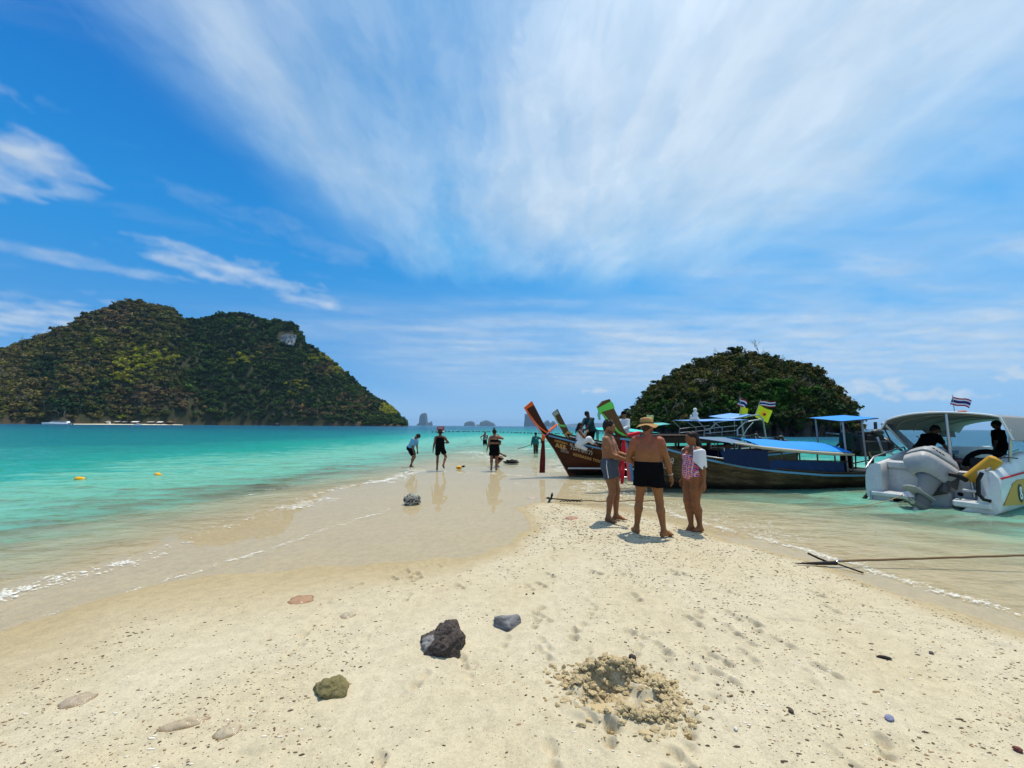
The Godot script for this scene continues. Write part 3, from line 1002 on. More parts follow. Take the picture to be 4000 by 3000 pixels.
func far_shore() -> void:
	# the beach under the big island, its huts and boats
	var at := func(px: float, zd: float, y := 0.0) -> Vector3: return Vector3((px - 1106.0) / 830.0 * zd, y, -zd)
	var mb := MB.new()
	var rows := [[], [], []]
	for i in 41:
		var px := lerpf(165.0, 400.0, i / 40.0)
		var zs := l_shore((px - 1106.0) / 830.0)
		var w := sin(PI * i / 40.0)
		rows[0].append(at.call(px, zs - 5.0 - 10.0 * w, -0.3))
		rows[1].append(at.call(px, zs - 4.0 - 3.0 * w, 0.6 * w + 0.05))
		rows[2].append(at.call(px, zs + 8.0, 1.2))
	mb.sheet(rows)
	tag(put("far_beach", mb, mat(Color(0.62, 0.56, 0.43), 0.95)), "narrow white beach at the foot of the big island", "", "", "structure")
	var huts := [[238, 3.0, 0, "small white walled hut at the left end of the far beach"], [258, 5.0, 1, "long low beach shed with a grey roof on the far beach"], [276, 5.5, 1, "open sided shed with a pale roof on the far beach"], [297, 6.5, 2, "tallest hut, with a slanted white roof, in the middle of the far beach"], [330, 6.0, 1, "grey roofed hut half hidden under bushes on the far shore"], [350, 5.0, 2, "small hut with a white roof up the bank behind the far beach"], [372, 6.5, 3, "brown thatched pavilion at the right end of the far beach"]]
	for q in huts:
		var zs := l_shore((q[0] - 1106.0) / 830.0)
		var w: float = q[1]
		var t := thing("beach_hut", q[3], "hut", at.call(float(q[0]), zs - 2.5, 1.0), 0.2, "huts along the far beach")
		var b := MB.new()
		b.box(Vector3(0, 1.2, -1.2), Vector3(w, 2.4, 2.0))
		put("wall", b, mat([Color(0.7, 0.7, 0.68), Color(0.05, 0.045, 0.04), Color(0.06, 0.05, 0.045), Color(0.05, 0.04, 0.03)][q[2]], 0.9), t)
		b = MB.new()
		if q[2] == 3:
			b.lathe([Vector2(w * 0.62, 2.3), Vector2(w * 0.35, 3.5), Vector2(0.05, 4.6)], 8)
		else:
			b.box(Vector3(0, 2.75, 0), Vector3(w * 1.15, 0.14, 4.6), Basis(Vector3.RIGHT, 0.25))
		put("roof", b, mat([Color(0.3, 0.3, 0.3), Color(0.28, 0.28, 0.27), Color(0.62, 0.62, 0.6), Color(0.13, 0.075, 0.045)][q[2]], 0.9), t)
		for s in [-1, 1]:
			b = MB.new()
			b.tube([Vector3(s * w * 0.5, -1, 1.8), Vector3(s * w * 0.5, 2.4, 1.8)], 0.09, 5)
			put("post", b, mat(Color(0.1, 0.08, 0.06)), t)
	# long white motor launch moored off the far shore
	var bt := thing("motor_launch", "long white motor launch moored off the far shore on the left", "boat", at.call(129.0, 385.0), 0.05)
	var hb := MB.new()
	var hull := []
	for i in 15:
		var u := i / 14.0
		var bw := 2.0 * (1.0 - pow(absf(u * 1.05), 5.0) * 0.9)
		var sh := 1.5 + 0.5 * u
		hull.append([Vector3(12.5 - 26.0 * u - 0.8 * u, sh, -bw), Vector3(12.5 - 26.0 * u, 0.2, -bw * 0.8), Vector3(12.5 - 25.0 * u, -0.6, 0), Vector3(12.5 - 26.0 * u, 0.2, bw * 0.8), Vector3(12.5 - 26.0 * u - 0.8 * u, sh, bw), Vector3(12.5 - 26.0 * u, sh, 0), Vector3(12.5 - 26.0 * u - 0.8 * u, sh, -bw)])
	hb.sheet(hull)
	put("hull", hb, mat(Color(0.8, 0.82, 0.84), 0.3), bt)
	hb = MB.new()
	hb.prism(PackedVector2Array([Vector2(11, 1.5), Vector2(10.6, 3.3), Vector2(-2.0, 3.4), Vector2(-6.5, 1.8)]), -1.5, 1.5)
	put("cabin", hb, mat(Color(0.78, 0.8, 0.82), 0.4), bt)
	hb = MB.new()
	hb.prism(PackedVector2Array([Vector2(10, 2.2), Vector2(9.8, 3.0), Vector2(-1.4, 3.05), Vector2(-3.8, 2.3)]), -1.53, 1.53)
	put("window", hb, mat(Color(0.03, 0.04, 0.06), 0.1), bt)
	bt = thing("ferry_boat", "small dark boat with a white cabin below the big island's right half", "boat", at.call(600.0, 470.0), 0.3)
	hb = MB.new()
	hb.prism(PackedVector2Array([Vector2(-4, 0), Vector2(4, 0), Vector2(5, 1.6), Vector2(-4.2, 1.3)]), -1.1, 1.1)
	put("hull", hb, mat(Color(0.04, 0.045, 0.05), 0.6), bt)
	hb = MB.new()
	hb.box(Vector3(0.8, 3.0, 0), Vector3(3.6, 0.15, 2.0))
	put("roof", hb, mat(Color(0.7, 0.7, 0.7), 0.6), bt)
	hb = MB.new()
	hb.box(Vector3(0.8, 2.0, 0), Vector3(2.6, 1.7, 1.6))
	put("cabin", hb, mat(Color(0.12, 0.12, 0.13), 0.6), bt)
	bt = thing("small_boat", "small boat with a red and white awning before the far beach", "boat", at.call(303.0, 372.0), 0.8)
	hb = MB.new()
	hb.prism(PackedVector2Array([Vector2(-2.6, 0), Vector2(2.4, 0), Vector2(3.2, 0.9), Vector2(-2.8, 0.8)]), -0.9, 0.9)
	put("hull", hb, mat(Color(0.75, 0.75, 0.75), 0.5), bt)
	hb = MB.new()
	hb.box(Vector3(0, 2.3, 0), Vector3(3.0, 0.5, 1.8))
	put("awning", hb, mat(Color(0.5, 0.05, 0.05), 0.8), bt)
	hb = MB.new()
	hb.box(Vector3(0, 1.4, 0), Vector3(2.0, 1.3, 1.2))
	put("cabin", hb, mat(Color(0.75, 0.72, 0.72), 0.7), bt)
	# float line that fences off the swimming water, and its red board
	var fl := MB.new()
	fl.ell(Vector3.ZERO, Vector3(0.32, 0.2, 0.22), 8, 6)
	var fm := fl.mesh(mat(Color(0.03, 0.05, 0.06), 0.6))
	var r := RandomNumberGenerator.new()
	r.seed = 9
	for k in 58:
		var px := 935.0 + 420.0 * k / 57.0 + r.randf_range(-2, 2)
		var zd := 105.0 + 12.0 * sin(k * 0.13) + r.randf_range(-1, 1)
		var o := MeshInstance3D.new()
		o.mesh = fm
		o.name = numbered("line_float")
		add_child(o)
		o.position = at.call(px, zd, 0.04)
		tag(o, "dark float in the rope line across the water beyond the bathers", "float", "floats of the rope line across the bay")
	bt = thing("marker_board", "red and white swimming zone board floating beyond the bather in black", "sign", at.call(953.5, 110.0), 0.0)
	hb = MB.new()
	hb.box(Vector3(0, 0.95, 0), Vector3(2.1, 1.15, 0.08))
	put("board", hb, mat(Color(0.62, 0.05, 0.06), 0.6), bt)
	for s in [0.75, 0.05]:
		hb = MB.new()
		hb.box(Vector3(0, 0.95 + s * 0.4 - 0.1, 0.05), Vector3(1.5, 0.1, 0.02))
		put("white_line", hb, mat(Color(0.75, 0.6, 0.6), 0.6), bt)
	hb = MB.new()
	hb.ell(Vector3(0, 0.05, 0), Vector3(1.2, 0.3, 0.6), 12, 6)
	put("raft", hb, mat(Color(0.75, 0.75, 0.72), 0.6), bt)

# ---- boats ----
class Hull:
	var L := 9.0
	var rake := 0.65
	var B := 1.0
	var keel := -0.28
	var sheer := []
	var beam := [[0.0, 0.03], [0.06, 0.26], [0.13, 0.48], [0.22, 0.68], [0.35, 0.88], [0.55, 1.0], [0.8, 0.93], [1.0, 0.66]]
	var bow_y := 1.5
	static func lin(xs: Array, x: float) -> float:
		if x <= xs[0][0]: return xs[0][1]
		for i in range(1, xs.size()):
			if x <= xs[i][0]: return lerpf(xs[i - 1][1], xs[i][1], (x - xs[i - 1][0]) / (xs[i][0] - xs[i - 1][0]))
		return xs[-1][1]
	func smooth(xs: Array, x: float) -> float:
		return (lin(xs, x - 0.02) + lin(xs, x) * 2.0 + lin(xs, x + 0.02)) * 0.25
	func pt(u: float, v: float, side: float, out := 0.0) -> Vector3:
		var x0 := -rake * bow_y
		var ys := lin(sheer, x0 + (L - x0) * u)
		var y := lerpf(keel, ys, v)
		var b := smooth(beam, u) * B
		var z := b * (0.06 + 0.94 * pow(maxf(v, 0.0), lerpf(1.0, 0.5, smoothstep(0.0, 0.4, u)))) + out
		return Vector3(lerpf(-rake * y, L, u), y, side * z)
	func at(X: float, Y: float, side: float, out := 0.0) -> Vector3:  # the point of the side at that length and height
		var u := clampf((X + rake * Y) / (L + rake * Y), 0.0, 1.0)
		var x0 := -rake * bow_y
		var ys := lin(sheer, x0 + (L - x0) * u)
		return pt(u, clampf((Y - keel) / (ys - keel), 0.0, 1.0), side, out)

func beam(mb: MB, pts: Array, w: float, h: float) -> void:  # a squared bar along a line
	var rings := []
	for i in pts.size():
		var d: Vector3 = (pts[mini(i + 1, pts.size() - 1)] - pts[maxi(i - 1, 0)]).normalized()
		var s := d.cross(Vector3.UP)
		if s.length() < 0.05: s = d.cross(Vector3.RIGHT)
		s = s.normalized() * w * 0.5
		var t := s.normalized().cross(d).normalized() * h * 0.5
		rings.append([pts[i] - s - t, pts[i] + s - t, pts[i] + s + t, pts[i] - s + t])
	for i in pts.size() - 1:
		for k in 4:
			var k2 := (k + 1) % 4
			mb.quad(rings[i][k], rings[i + 1][k], rings[i + 1][k2], rings[i][k2])
	var a = rings[0]
	mb.quad(a[0], a[1], a[2], a[3])
	a = rings[-1]
	mb.quad(a[3], a[2], a[1], a[0])

func cloth(mb: MB, pts: Array, across: Vector3, widths: Array, ripple := 0.02, folds := 7) -> void:  # a strip of cloth that hangs along a line
	var rows := []
	for i in pts.size():
		var w: float = widths[i] if i < widths.size() else widths[-1]
		var d: Vector3 = (pts[mini(i + 1, pts.size() - 1)] - pts[maxi(i - 1, 0)]).normalized()
		var nrm := d.cross(across).normalized()
		var r := []
		for k in folds + 1:
			var s := float(k) / folds - 0.5
			r.append(pts[i] + across * s * w + nrm * ripple * sin(k * 2.1 + i * 0.35))
		rows.append(r)
	mb.slab(rows, Vector3(0.004, 0.0, -0.004))

func wood(c: Color, rough: float, sd: int, scale := Vector3(3.0, 0.35, 1.0), bump := 0.5) -> StandardMaterial3D:
	var m := mat(c, rough, 0.0, true)
	if not M.has("woodtex"):
		M.woodtex = ptex(256, [[6, 1.0], [24, 0.7], [90, 0.5]], 61, 0.55, 1.1)
		M.woodbump = ptex(256, [[10, 1.0], [40, 0.8], [110, 0.5]], 62)
	m.albedo_texture = M.woodtex
	m.heightmap_enabled = true
	m.heightmap_texture = M.woodbump
	m.heightmap_scale = bump
	m.uv1_scale = scale
	return m

func hull_parts(t: Node3D, H: Hull, m: Material, paint: Callable, strakes: int, lining: Material) -> void:
	var N := 34
	for side in [1.0, -1.0]:
		for k in strakes:
			var mb := MB.new()
			var rows := []
			for j in 4:
				var v := (k + 0.02 + 0.96 * j / 3.0) / strakes
				var out := 0.022 + (0.006 if j == 1 or j == 2 else 0.0) + 0.011 * (k % 2)
				var r := []
				for i in N + 1:
					var u := 1.0 - float(i) / N if side > 0 else float(i) / N
					r.append(H.pt(u * u * 0.35 + u * 0.65, v, side, out))
				rows.append(r)
			mb.slab(rows, Vector3(0, 0, -0.02 * side))
			for q in mb.v.size():
				mb.c[q] = paint.call(mb.v[q]) * [1.0, 0.80, 1.15, 0.86, 1.05][k % 5]
			put("hull_plank", mb, m, t)
		var lb := MB.new()
		var rows := []
		for j in 6:
			var r := []
			for i in N + 1:
				var u := 1.0 - float(i) / N if side > 0 else float(i) / N
				r.append(H.pt(u * u * 0.35 + u * 0.65, j / 5.0, side, -0.005))
			rows.append(r)
		lb.slab(rows, Vector3(0, 0, -0.02 * side))
		put("hull_lining", lb, lining, t)
	var tb := MB.new()  # transom
	var poly := PackedVector2Array()
	for j in 6:
		var q := H.pt(1.0, j / 5.0, 1.0)
		poly.append(Vector2(q.z, q.y))
	for j in range(5, -1, -1):
		var q := H.pt(1.0, j / 5.0, -1.0)
		poly.append(Vector2(q.z, q.y))
	tb.prism(poly, -0.02, 0.03, Transform3D(Basis(Vector3.UP, PI / 2), Vector3(H.L, 0, 0)))
	put("transom", tb, lining, t)

func sheer_line(H: Hull, side: float, out: float, dy: float, u0 := 0.0, u1 := 1.0, n := 26) -> Array:
	var r := []
	for i in n + 1:
		var u := lerpf(u0, u1, float(i) / n)
		r.append(H.pt(u * u * 0.35 + u * 0.65, 1.0, side, out) + Vector3(0, dy, 0))
	return r

func rails(t: Node3D, H: Hull, cap: Material, rub: Material) -> void:
	for side in [1.0, -1.0]:
		var mb := MB.new()
		beam(mb, sheer_line(H, side, 0.0, 0.02), 0.12, 0.04)
		put("gunwale", mb, cap, t)
		mb = MB.new()
		beam(mb, sheer_line(H, side, 0.045, -0.055, 0.015), 0.045, 0.055)
		put("rub_rail", mb, rub, t)

func deck(t: Node3D, H: Hull, x0: float, x1: float, drop: float, step: float, m: Material, fixed := -9.0) -> void:
	var x := x0
	while x < x1:
		var c := x + step * 0.5
		var b0 := H.bow_y * -H.rake
		var ys := Hull.lin(H.sheer, c) - drop if fixed < -5.0 else fixed
		var q := H.at(c, ys, 1.0, -0.03)
		if q.z > 0.05:
			var mb := MB.new()
			mb.box(Vector3(c, ys + rng.randf_range(-0.004, 0.004), 0), Vector3(step * 0.94, 0.03, q.z * 2.0))
			put("deck_plank", mb, m, t)
		x += step

func longtail_engine(t_name: String, label: String, base: Node3D, local: Vector3, sc: float, shaft := 2.2) -> void:
	var t := thing(t_name, label, "engine", base.transform * local, base.rotation.y, "long shafted diesel engines on the boats' sterns")
	t.scale = Vector3.ONE * sc
	var dark: Material = M.iron
	var mb := MB.new()
	mb.box(Vector3(0, 0.28, 0), Vector3(0.78, 0.34, 0.42), Basis(), 0.04)
	mb.box(Vector3(0.05, 0.52, 0), Vector3(0.6, 0.2, 0.3), Basis(), 0.03)
	for k in 5: mb.box(Vector3(-0.24 + k * 0.13, 0.65, 0.0), Vector3(0.09, 0.1, 0.24), Basis(), 0.02)
	mb.box(Vector3(-0.1, 0.06, 0), Vector3(0.9, 0.12, 0.3), Basis(), 0.02)
	put("engine_block", mb, dark, t)
	mb = MB.new()
	mb.lathe([Vector2(0.0, -0.1), Vector2(0.2, -0.1), Vector2(0.24, -0.05), Vector2(0.24, 0.05), Vector2(0.2, 0.1), Vector2(0.0, 0.1)], 16, Vector3(0.5, 0.3, 0), Basis(Vector3.BACK, -PI / 2))
	put("flywheel", mb, dark, t)
	mb = MB.new()
	mb.box(Vector3(-0.52, 0.36, 0), Vector3(0.14, 0.5, 0.46), Basis(), 0.03)
	put("radiator", mb, M.iron2, t)
	mb = MB.new()
	mb.ell(Vector3(0.15, 0.68, 0.12), Vector3(0.2, 0.1, 0.1), 10, 7)
	put("air_filter", mb, M.iron2, t)
	mb = MB.new()
	mb.tube([Vector3(-0.05, 0.55, 0.24), Vector3(-0.05, 0.3, 0.3), Vector3(0.0, 0.15, 0.3), Vector3(0.35, 0.08, 0.3), Vector3(0.75, -0.06, 0.26)], 0.035, 8)
	put("exhaust_pipe", mb, M.steel, t)
	mb = MB.new()
	mb.tube([Vector3(0.38, 0.6, -0.1), Vector3(0.4, 0.98, -0.1)], 0.04, 8)
	put("stack", mb, M.iron2, t)
	mb = MB.new()
	mb.tube([Vector3(-0.5, 0.5, 0), Vector3(-1.0, 0.62, 0.05), Vector3(-1.5, 0.66, 0.05)], 0.022, 6)
	put("tiller", mb, M.steel, t)
	mb = MB.new()
	mb.tube([Vector3(0.6, 0.3, 0), Vector3(0.9, 0.26, 0), Vector3(0.9 + shaft, -0.35, 0)], 0.03, 6)
	put("propeller_shaft", mb, M.iron2, t)
	mb = MB.new()
	mb.tube([Vector3(0, 0.0, 0), Vector3(0, -0.45, 0)], 0.06, 8)
	put("mount", mb, dark, t)

# Thai letters as pen strokes in a box one unit high
const GLYPH := {
	"wo": [0.62, [[[0.12, 0.72], [0.22, 0.95], [0.45, 1.0], [0.56, 0.8], [0.56, 0.2], [0.48, 0.0], [0.38, 0.08], [0.45, 0.22], [0.55, 0.2]]]],
	"ro": [0.55, [[[0.42, 0.92], [0.2, 1.0], [0.12, 0.8], [0.25, 0.66], [0.48, 0.6], [0.5, 0.2], [0.42, 0.0], [0.34, 0.1], [0.42, 0.2]]]],
	"a": [0.42, [[[0.08, 0.62], [0.2, 0.55], [0.22, 0.72], [0.1, 0.75], [0.1, 0.6], [0.36, 0.72]], [[0.08, 0.12], [0.2, 0.05], [0.22, 0.22], [0.1, 0.25], [0.1, 0.1], [0.36, 0.22]]]],
	"so": [0.75, [[[0.3, 0.5], [0.2, 0.45], [0.25, 0.6], [0.38, 0.55], [0.36, 0.3]], [[0.1, 0.0], [0.1, 0.7], [0.25, 0.95], [0.5, 0.95], [0.62, 0.7], [0.62, 0.0]], [[0.45, 0.95], [0.6, 1.1], [0.72, 1.05]]]],
	"ko": [0.66, [[[0.12, 0.0], [0.12, 0.55], [0.2, 0.62], [0.1, 0.75], [0.25, 0.97], [0.48, 0.97], [0.56, 0.75], [0.56, 0.0]]]],
	"do": [0.68, [[[0.36, 0.3], [0.28, 0.4], [0.38, 0.5], [0.44, 0.38], [0.24, 0.0], [0.12, 0.3], [0.12, 0.7], [0.28, 0.97], [0.5, 0.95], [0.58, 0.7], [0.58, 0.0]]]],
	"tho": [0.68, [[[0.2, 0.8], [0.1, 0.85], [0.16, 0.97], [0.24, 0.85], [0.22, 0.0]], [[0.22, 0.3], [0.4, 0.85], [0.52, 0.95], [0.58, 0.8], [0.58, 0.0]]]],
	"aa": [0.5, [[[0.12, 0.75], [0.2, 0.97], [0.38, 0.97], [0.42, 0.7], [0.42, 0.0]]]],
	"^ii": [0.0, [[[-0.52, 1.15], [-0.42, 1.32], [-0.15, 1.32], [-0.06, 1.15], [-0.5, 1.13]], [[-0.06, 1.15], [-0.06, 1.45]]]],
	"^an": [0.0, [[[-0.45, 1.22], [-0.35, 1.3], [-0.35, 1.16], [-0.45, 1.16], [-0.3, 1.12], [-0.08, 1.4]]]],
	"^i": [0.0, [[[-0.52, 1.15], [-0.42, 1.3], [-0.15, 1.3], [-0.06, 1.15], [-0.5, 1.13]]]],
	"^x": [0.0, [[[-0.2, 1.5], [-0.3, 1.55], [-0.2, 1.62], [-0.14, 1.52], [-0.05, 1.72]]]],
}

func thai(mb: MB, word: Array, place: Callable, h: float, pen: float) -> void:  # place turns a flat point into one on the hull
	var x := 0.0
	for w in word:
		var g = GLYPH[w]
		for s in g[1]:
			for k in s.size() - 1:
				var a := Vector2(x + s[k][0], s[k][1])
				var b := Vector2(x + s[k + 1][0], s[k + 1][1])
				var d := (b - a).normalized()
				var o := d.orthogonal() * pen
				a -= d * pen * 0.6
				b += d * pen * 0.6
				mb.quad(place.call((a - o) * h), place.call((b - o) * h), place.call((b + o) * h), place.call((a + o) * h))
		x += g[0]

func latin(mb: MB, text: String, h: float, place: Callable, bold := true) -> void:
	var f := SystemFont.new()
	f.font_names = PackedStringArray(["Droid Sans"])
	f.font_weight = 700 if bold else 400
	var tm := TextMesh.new()
	tm.text = text
	tm.font = f
	tm.font_size = 64
	tm.pixel_size = h / 46.0
	tm.depth = 0.0
	tm.horizontal_alignment = HORIZONTAL_ALIGNMENT_LEFT
	tm.vertical_alignment = VERTICAL_ALIGNMENT_CENTER
	var s := tm.surface_get_arrays(0)
	var v: PackedVector3Array = s[Mesh.ARRAY_VERTEX]
	var ix: PackedInt32Array = s[Mesh.ARRAY_INDEX]
	var first := mb.v.size()
	for q in v: mb.p(place.call(Vector2(q.x, q.y + h * 0.5)))
	for k in ix: mb.ix.append(first + k)

func boat_mats() -> void:
	M.iron = mat(Color(0.018, 0.018, 0.018), 0.45, 0.3)
	M.iron2 = mat(Color(0.05, 0.05, 0.05), 0.5, 0.4)
	M.steel = mat(Color(0.45, 0.45, 0.46), 0.3, 0.9)
	M.tube = mat(Color(0.35, 0.35, 0.34), 0.45, 0.5)
	M.varnish = wood(Color(0.085, 0.022, 0.008), 0.38, 1)
	M.old = wood(Color(1, 1, 1), 0.75, 2)
	M.dark_wood = wood(Color(0.07, 0.042, 0.024), 0.6, 3)
	M.brown_wood = wood(Color(0.17, 0.085, 0.028), 0.5, 3)
	M.plank = wood(Color(0.20, 0.14, 0.085), 0.7, 4)
	M.lining = wood(Color(0.06, 0.045, 0.032), 0.8, 4)
	M.blue_rail = mat(Color(0.10, 0.27, 0.42), 0.5)
	M.white_rail = mat(Color(0.55, 0.56, 0.55), 0.5)
	M.tarp = mat(Color(0.014, 0.245, 0.76), 0.55)
	M.tarp.backlight_enabled = true
	M.tarp.backlight = Color(0.05, 0.25, 0.5)
	M.tarp_dark = mat(Color(0.005, 0.016, 0.055), 0.7)
	M.tarp_pale = mat(Color(0.13, 0.30, 0.66), 0.6)
	M.teal = mat(Color(0.03, 0.46, 0.43), 0.6)
	M.gold = mat(Color(0.55, 0.30, 0.10), 0.5)
	M.silver = mat(Color(0.42, 0.40, 0.36), 0.5)
	M.gel = mat(Color(0.62, 0.63, 0.62), 0.3)
	M.gel.albedo_texture = ptex(256, [[4, 1.0], [11, 0.8], [40, 0.6], [110, 0.4]], 71, 0.86, 1.04)
	tri_map(M.gel, 0.6, false)
	M.gel.clearcoat_enabled = true
	M.gel.clearcoat = 0.4
	M.gel2 = mat(Color(0.48, 0.48, 0.46), 0.5)
	M.gel2.albedo_texture = M.gel.albedo_texture
	tri_map(M.gel2, 0.8, false)
	M.black = mat(Color(0.012, 0.012, 0.013), 0.5)
	for q in [["orange", Color(0.72, 0.12, 0.02)], ["red", Color(0.52, 0.02, 0.03)], ["green", Color(0.14, 0.58, 0.10)], ["sky_blue", Color(0.06, 0.22, 0.38)], ["white", Color(0.72, 0.72, 0.70)], ["yellow", Color(0.85, 0.72, 0.02)], ["maroon", Color(0.11, 0.018, 0.012)], ["pink", Color(0.62, 0.12, 0.13)]]:
		M["c_" + q[0]] = mat(q[1], 0.85)
		M["c_" + q[0]].backlight_enabled = true
		M["c_" + q[0]].backlight = Color(0.25, 0.25, 0.25)
	M.ochre = mat(Color(0.42, 0.24, 0.02), 0.55)

func build_boats() -> void:
	boat_mats()
	boat_one()
	boat_two()
	boat_three()
	speedboat()

func prow(t: Node3D, poly: Array, m: Material, thick := 0.05) -> void:
	var mb := MB.new()
	var p := PackedVector2Array()
	for q in poly: p.append(Vector2(q[0], q[1]))
	mb.prism(p, -thick, thick)
	put("prow_post", mb, m, t)

func flat_part(t: Node3D, called: String, poly: Array, half: float, m: Material) -> void:
	var mb := MB.new()
	var p := PackedVector2Array()
	for q in poly: p.append(Vector2(q[0], q[1]))
	mb.prism(p, -half, half)
	put(called, mb, m, t)

func frame(t: Node3D, called: String, pts: Array, r: float, m: Material) -> void:
	var mb := MB.new()
	mb.tube(pts, r, 7)
	put(called, mb, m, t)

func tarp(t: Node3D, called: String, rows: Array, m: Material) -> void:
	var mb := MB.new()
	mb.slab(rows, Vector3(0, -0.012, 0))
	put(called, mb, m, t)

func patch(a: Vector3, b: Vector3, c: Vector3, d: Vector3, n: int, sag: float, seed_ := 0.0) -> Array:  # a sagging sheet: a, b along the back, d, c along the front
	var rows := []
	for j in n + 1:
		var r := []
		for i in n + 1:
			var u := float(i) / n
			var v := float(j) / n
			var p := a.lerp(b, u).lerp(d.lerp(c, u), v)
			p.y -= sag * sin(PI * u) * sin(PI * v) + 0.012 * sin(u * 13.0 + seed_) * sin(v * 7.0 + seed_)
			r.append(p)
		rows.append(r)
	return rows

func boat_one() -> void:
	var t := thing("longtail_boat", "varnished brown longtail boat with gold lettering and an orange tipped prow", "boat", Vector3(2.15, 0, -14.2), deg_to_rad(11), "longtail boats drawn up on the spit")
	var H := Hull.new()
	H.L = 9.2; H.rake = 0.65; H.B = 0.98; H.bow_y = 1.5
	H.sheer = [[-1.0, 1.52], [-0.4, 1.35], [0.1, 1.19], [0.8, 1.0], [1.6, 0.87], [2.6, 0.79], [4.5, 0.74], [7.0, 0.78], [9.2, 0.9]]
	hull_parts(t, H, M.varnish, func(p): return Color(0.12, 0.2, 0.35) if p.y < 0.2 else Color.WHITE, 5, M.lining)
	rails(t, H, M.dark_wood, M.blue_rail)
	for side in [1.0, -1.0]:
		var mb := MB.new()
		var line := []
		for i in 25: line.append(H.at(-0.12 + 9.2 * i / 24.0, 0.26, side, 0.045))
		beam(mb, line, 0.025, 0.05)
		put("waterline_stripe", mb, M.white_rail, t)
	prow(t, [[0.22, -0.1], [0.0, -0.12], [-0.62, 0.92], [-1.02, 1.47], [-1.73, 2.43], [-1.45, 2.65], [-1.04, 1.89], [-0.86, 1.62], [-0.55, 1.25]], M.varnish)
	flat_part(t, "painted_tip", [[-1.745, 2.42], [-1.46, 2.665], [-1.39, 2.52], [-1.69, 2.36]], 0.056, M.c_orange)
	# the garland from the tip, the sash tied round the stem, and the long ribbons hanging from it
	var mb := MB.new()
	var g := []
	for k in 15:
		var s := k / 14.0
		g.append(Vector3(lerpf(-1.70, -0.80, s), lerpf(2.38, 1.48, s) - 0.16 * sin(PI * s), 0.09 + 0.05 * sin(PI * s)))
	mb.tube(g, 0.024, 6)
	g = []
	for k in 13:
		var s := k / 12.0
		g.append(Vector3(lerpf(-1.74, -1.06, s), lerpf(2.42, 1.44, s) - 0.05 * sin(PI * s), 0.03))
	mb.tube(g, 0.014, 5)
	put("garland", mb, M.c_orange, t)
	for k in 5:
		mb = MB.new()
		var o := Vector2(-1.00 + k * 0.05, 1.40 + k * 0.052)
		var d := Vector2(0.36, 0.27).normalized()
		var pp := PackedVector2Array([o - d * 0.06, o + d * 0.33, o + d * 0.33 + Vector2(0.03, 0.03) * 1.2, o - d * 0.06 + Vector2(0.03, 0.03) * 1.2])
		mb.prism(pp, -0.17 + 0.01 * k, 0.17 - 0.01 * k)
		put("sash", mb, [M.c_red, M.c_sky_blue, M.c_white, M.c_red, M.c_orange][k], t)
	for k in 4:
		mb = MB.new()
		var pts := []
		for i in 13:
			var s := i / 12.0
			pts.append(Vector3(-1.06 + (k - 1.5) * 0.028 * (0.5 + s) - 0.05 * s, 1.42 - 1.30 * s, 0.14 + 0.02 * (k % 2)))
		cloth(mb, pts, Vector3(1, 0, 0), [0.06, 0.05, 0.05, 0.06, 0.07, 0.08, 0.085, 0.09, 0.09, 0.085, 0.08, 0.07, 0.07], 0.014, 5)
		put("hanging_ribbon", mb, [M.c_maroon, M.c_maroon, M.gold, M.c_maroon][k], t)
	mb = MB.new()
	mb.ell(Vector3(-1.06, 1.36, 0.14), Vector3(0.07, 0.13, 0.07), 10, 8)
	put("ribbon_knot", mb, M.c_orange, t)
	# lettering along the bow
	var slope := func(x0: float, y0: float, k: float) -> Callable: return func(q: Vector2) -> Vector3: return H.at(x0 + q.x, y0 + q.y + q.x * k, 1.0, 0.042)
	mb = MB.new()
	latin(mb, "A88", 0.15, slope.call(-0.60, 1.02, -0.27))
	put("bow_number", mb, M.gold, t)
	mb = MB.new()
	latin(mb, "6652", 0.075, slope.call(-0.41, 0.95, -0.27), false)
	latin(mb, "00530", 0.075, slope.call(-0.41, 0.86, -0.27), false)
	tag(put("registration_number", mb, M.silver, t), "", "", "", "stuff")
	mb = MB.new()
	thai(mb, ["ko", "aa", "so", "ro", "tho", "^an", "wo", "ro", "ko", "do", "aa", "wo"], slope.call(-0.64, 1.22, -0.27), 0.065, 0.07)
	tag(put("small_lettering", mb, M.gold, t), "", "", "", "stuff")
	mb = MB.new()
	thai(mb, ["wo", "^ii", "ro", "a", "so", "^an", "ko", "do", "^i", "^x", "tho", "^an", "wo", "ro", "^x"], slope.call(-0.12, 0.965, -0.275), 0.145, 0.055)
	tag(put("name_lettering", mb, M.silver, t), "", "", "", "stuff")
	mb = MB.new()
	latin(mb, "VEERASAK TOUR", 0.10, slope.call(0.02, 0.72, -0.265))
	tag(put("name_lettering", mb, M.gold, t), "", "", "", "stuff")
	var inner := func(q: Vector2) -> Vector3: return H.at(-0.45 + q.x, 1.17 + q.y - q.x * 0.28, -1.0, -0.04)
	mb = MB.new()
	thai(mb, ["wo", "aa", "ro", "^ii"], inner, 0.13, 0.07)
	tag(put("inner_lettering", mb, M.c_white, t), "", "", "", "stuff")
	deck(t, H, -0.5, 2.6, 0.30, 0.17, M.plank)
	deck(t, H, 2.6, 9.0, 0.0, 0.24, M.plank, 0.42)
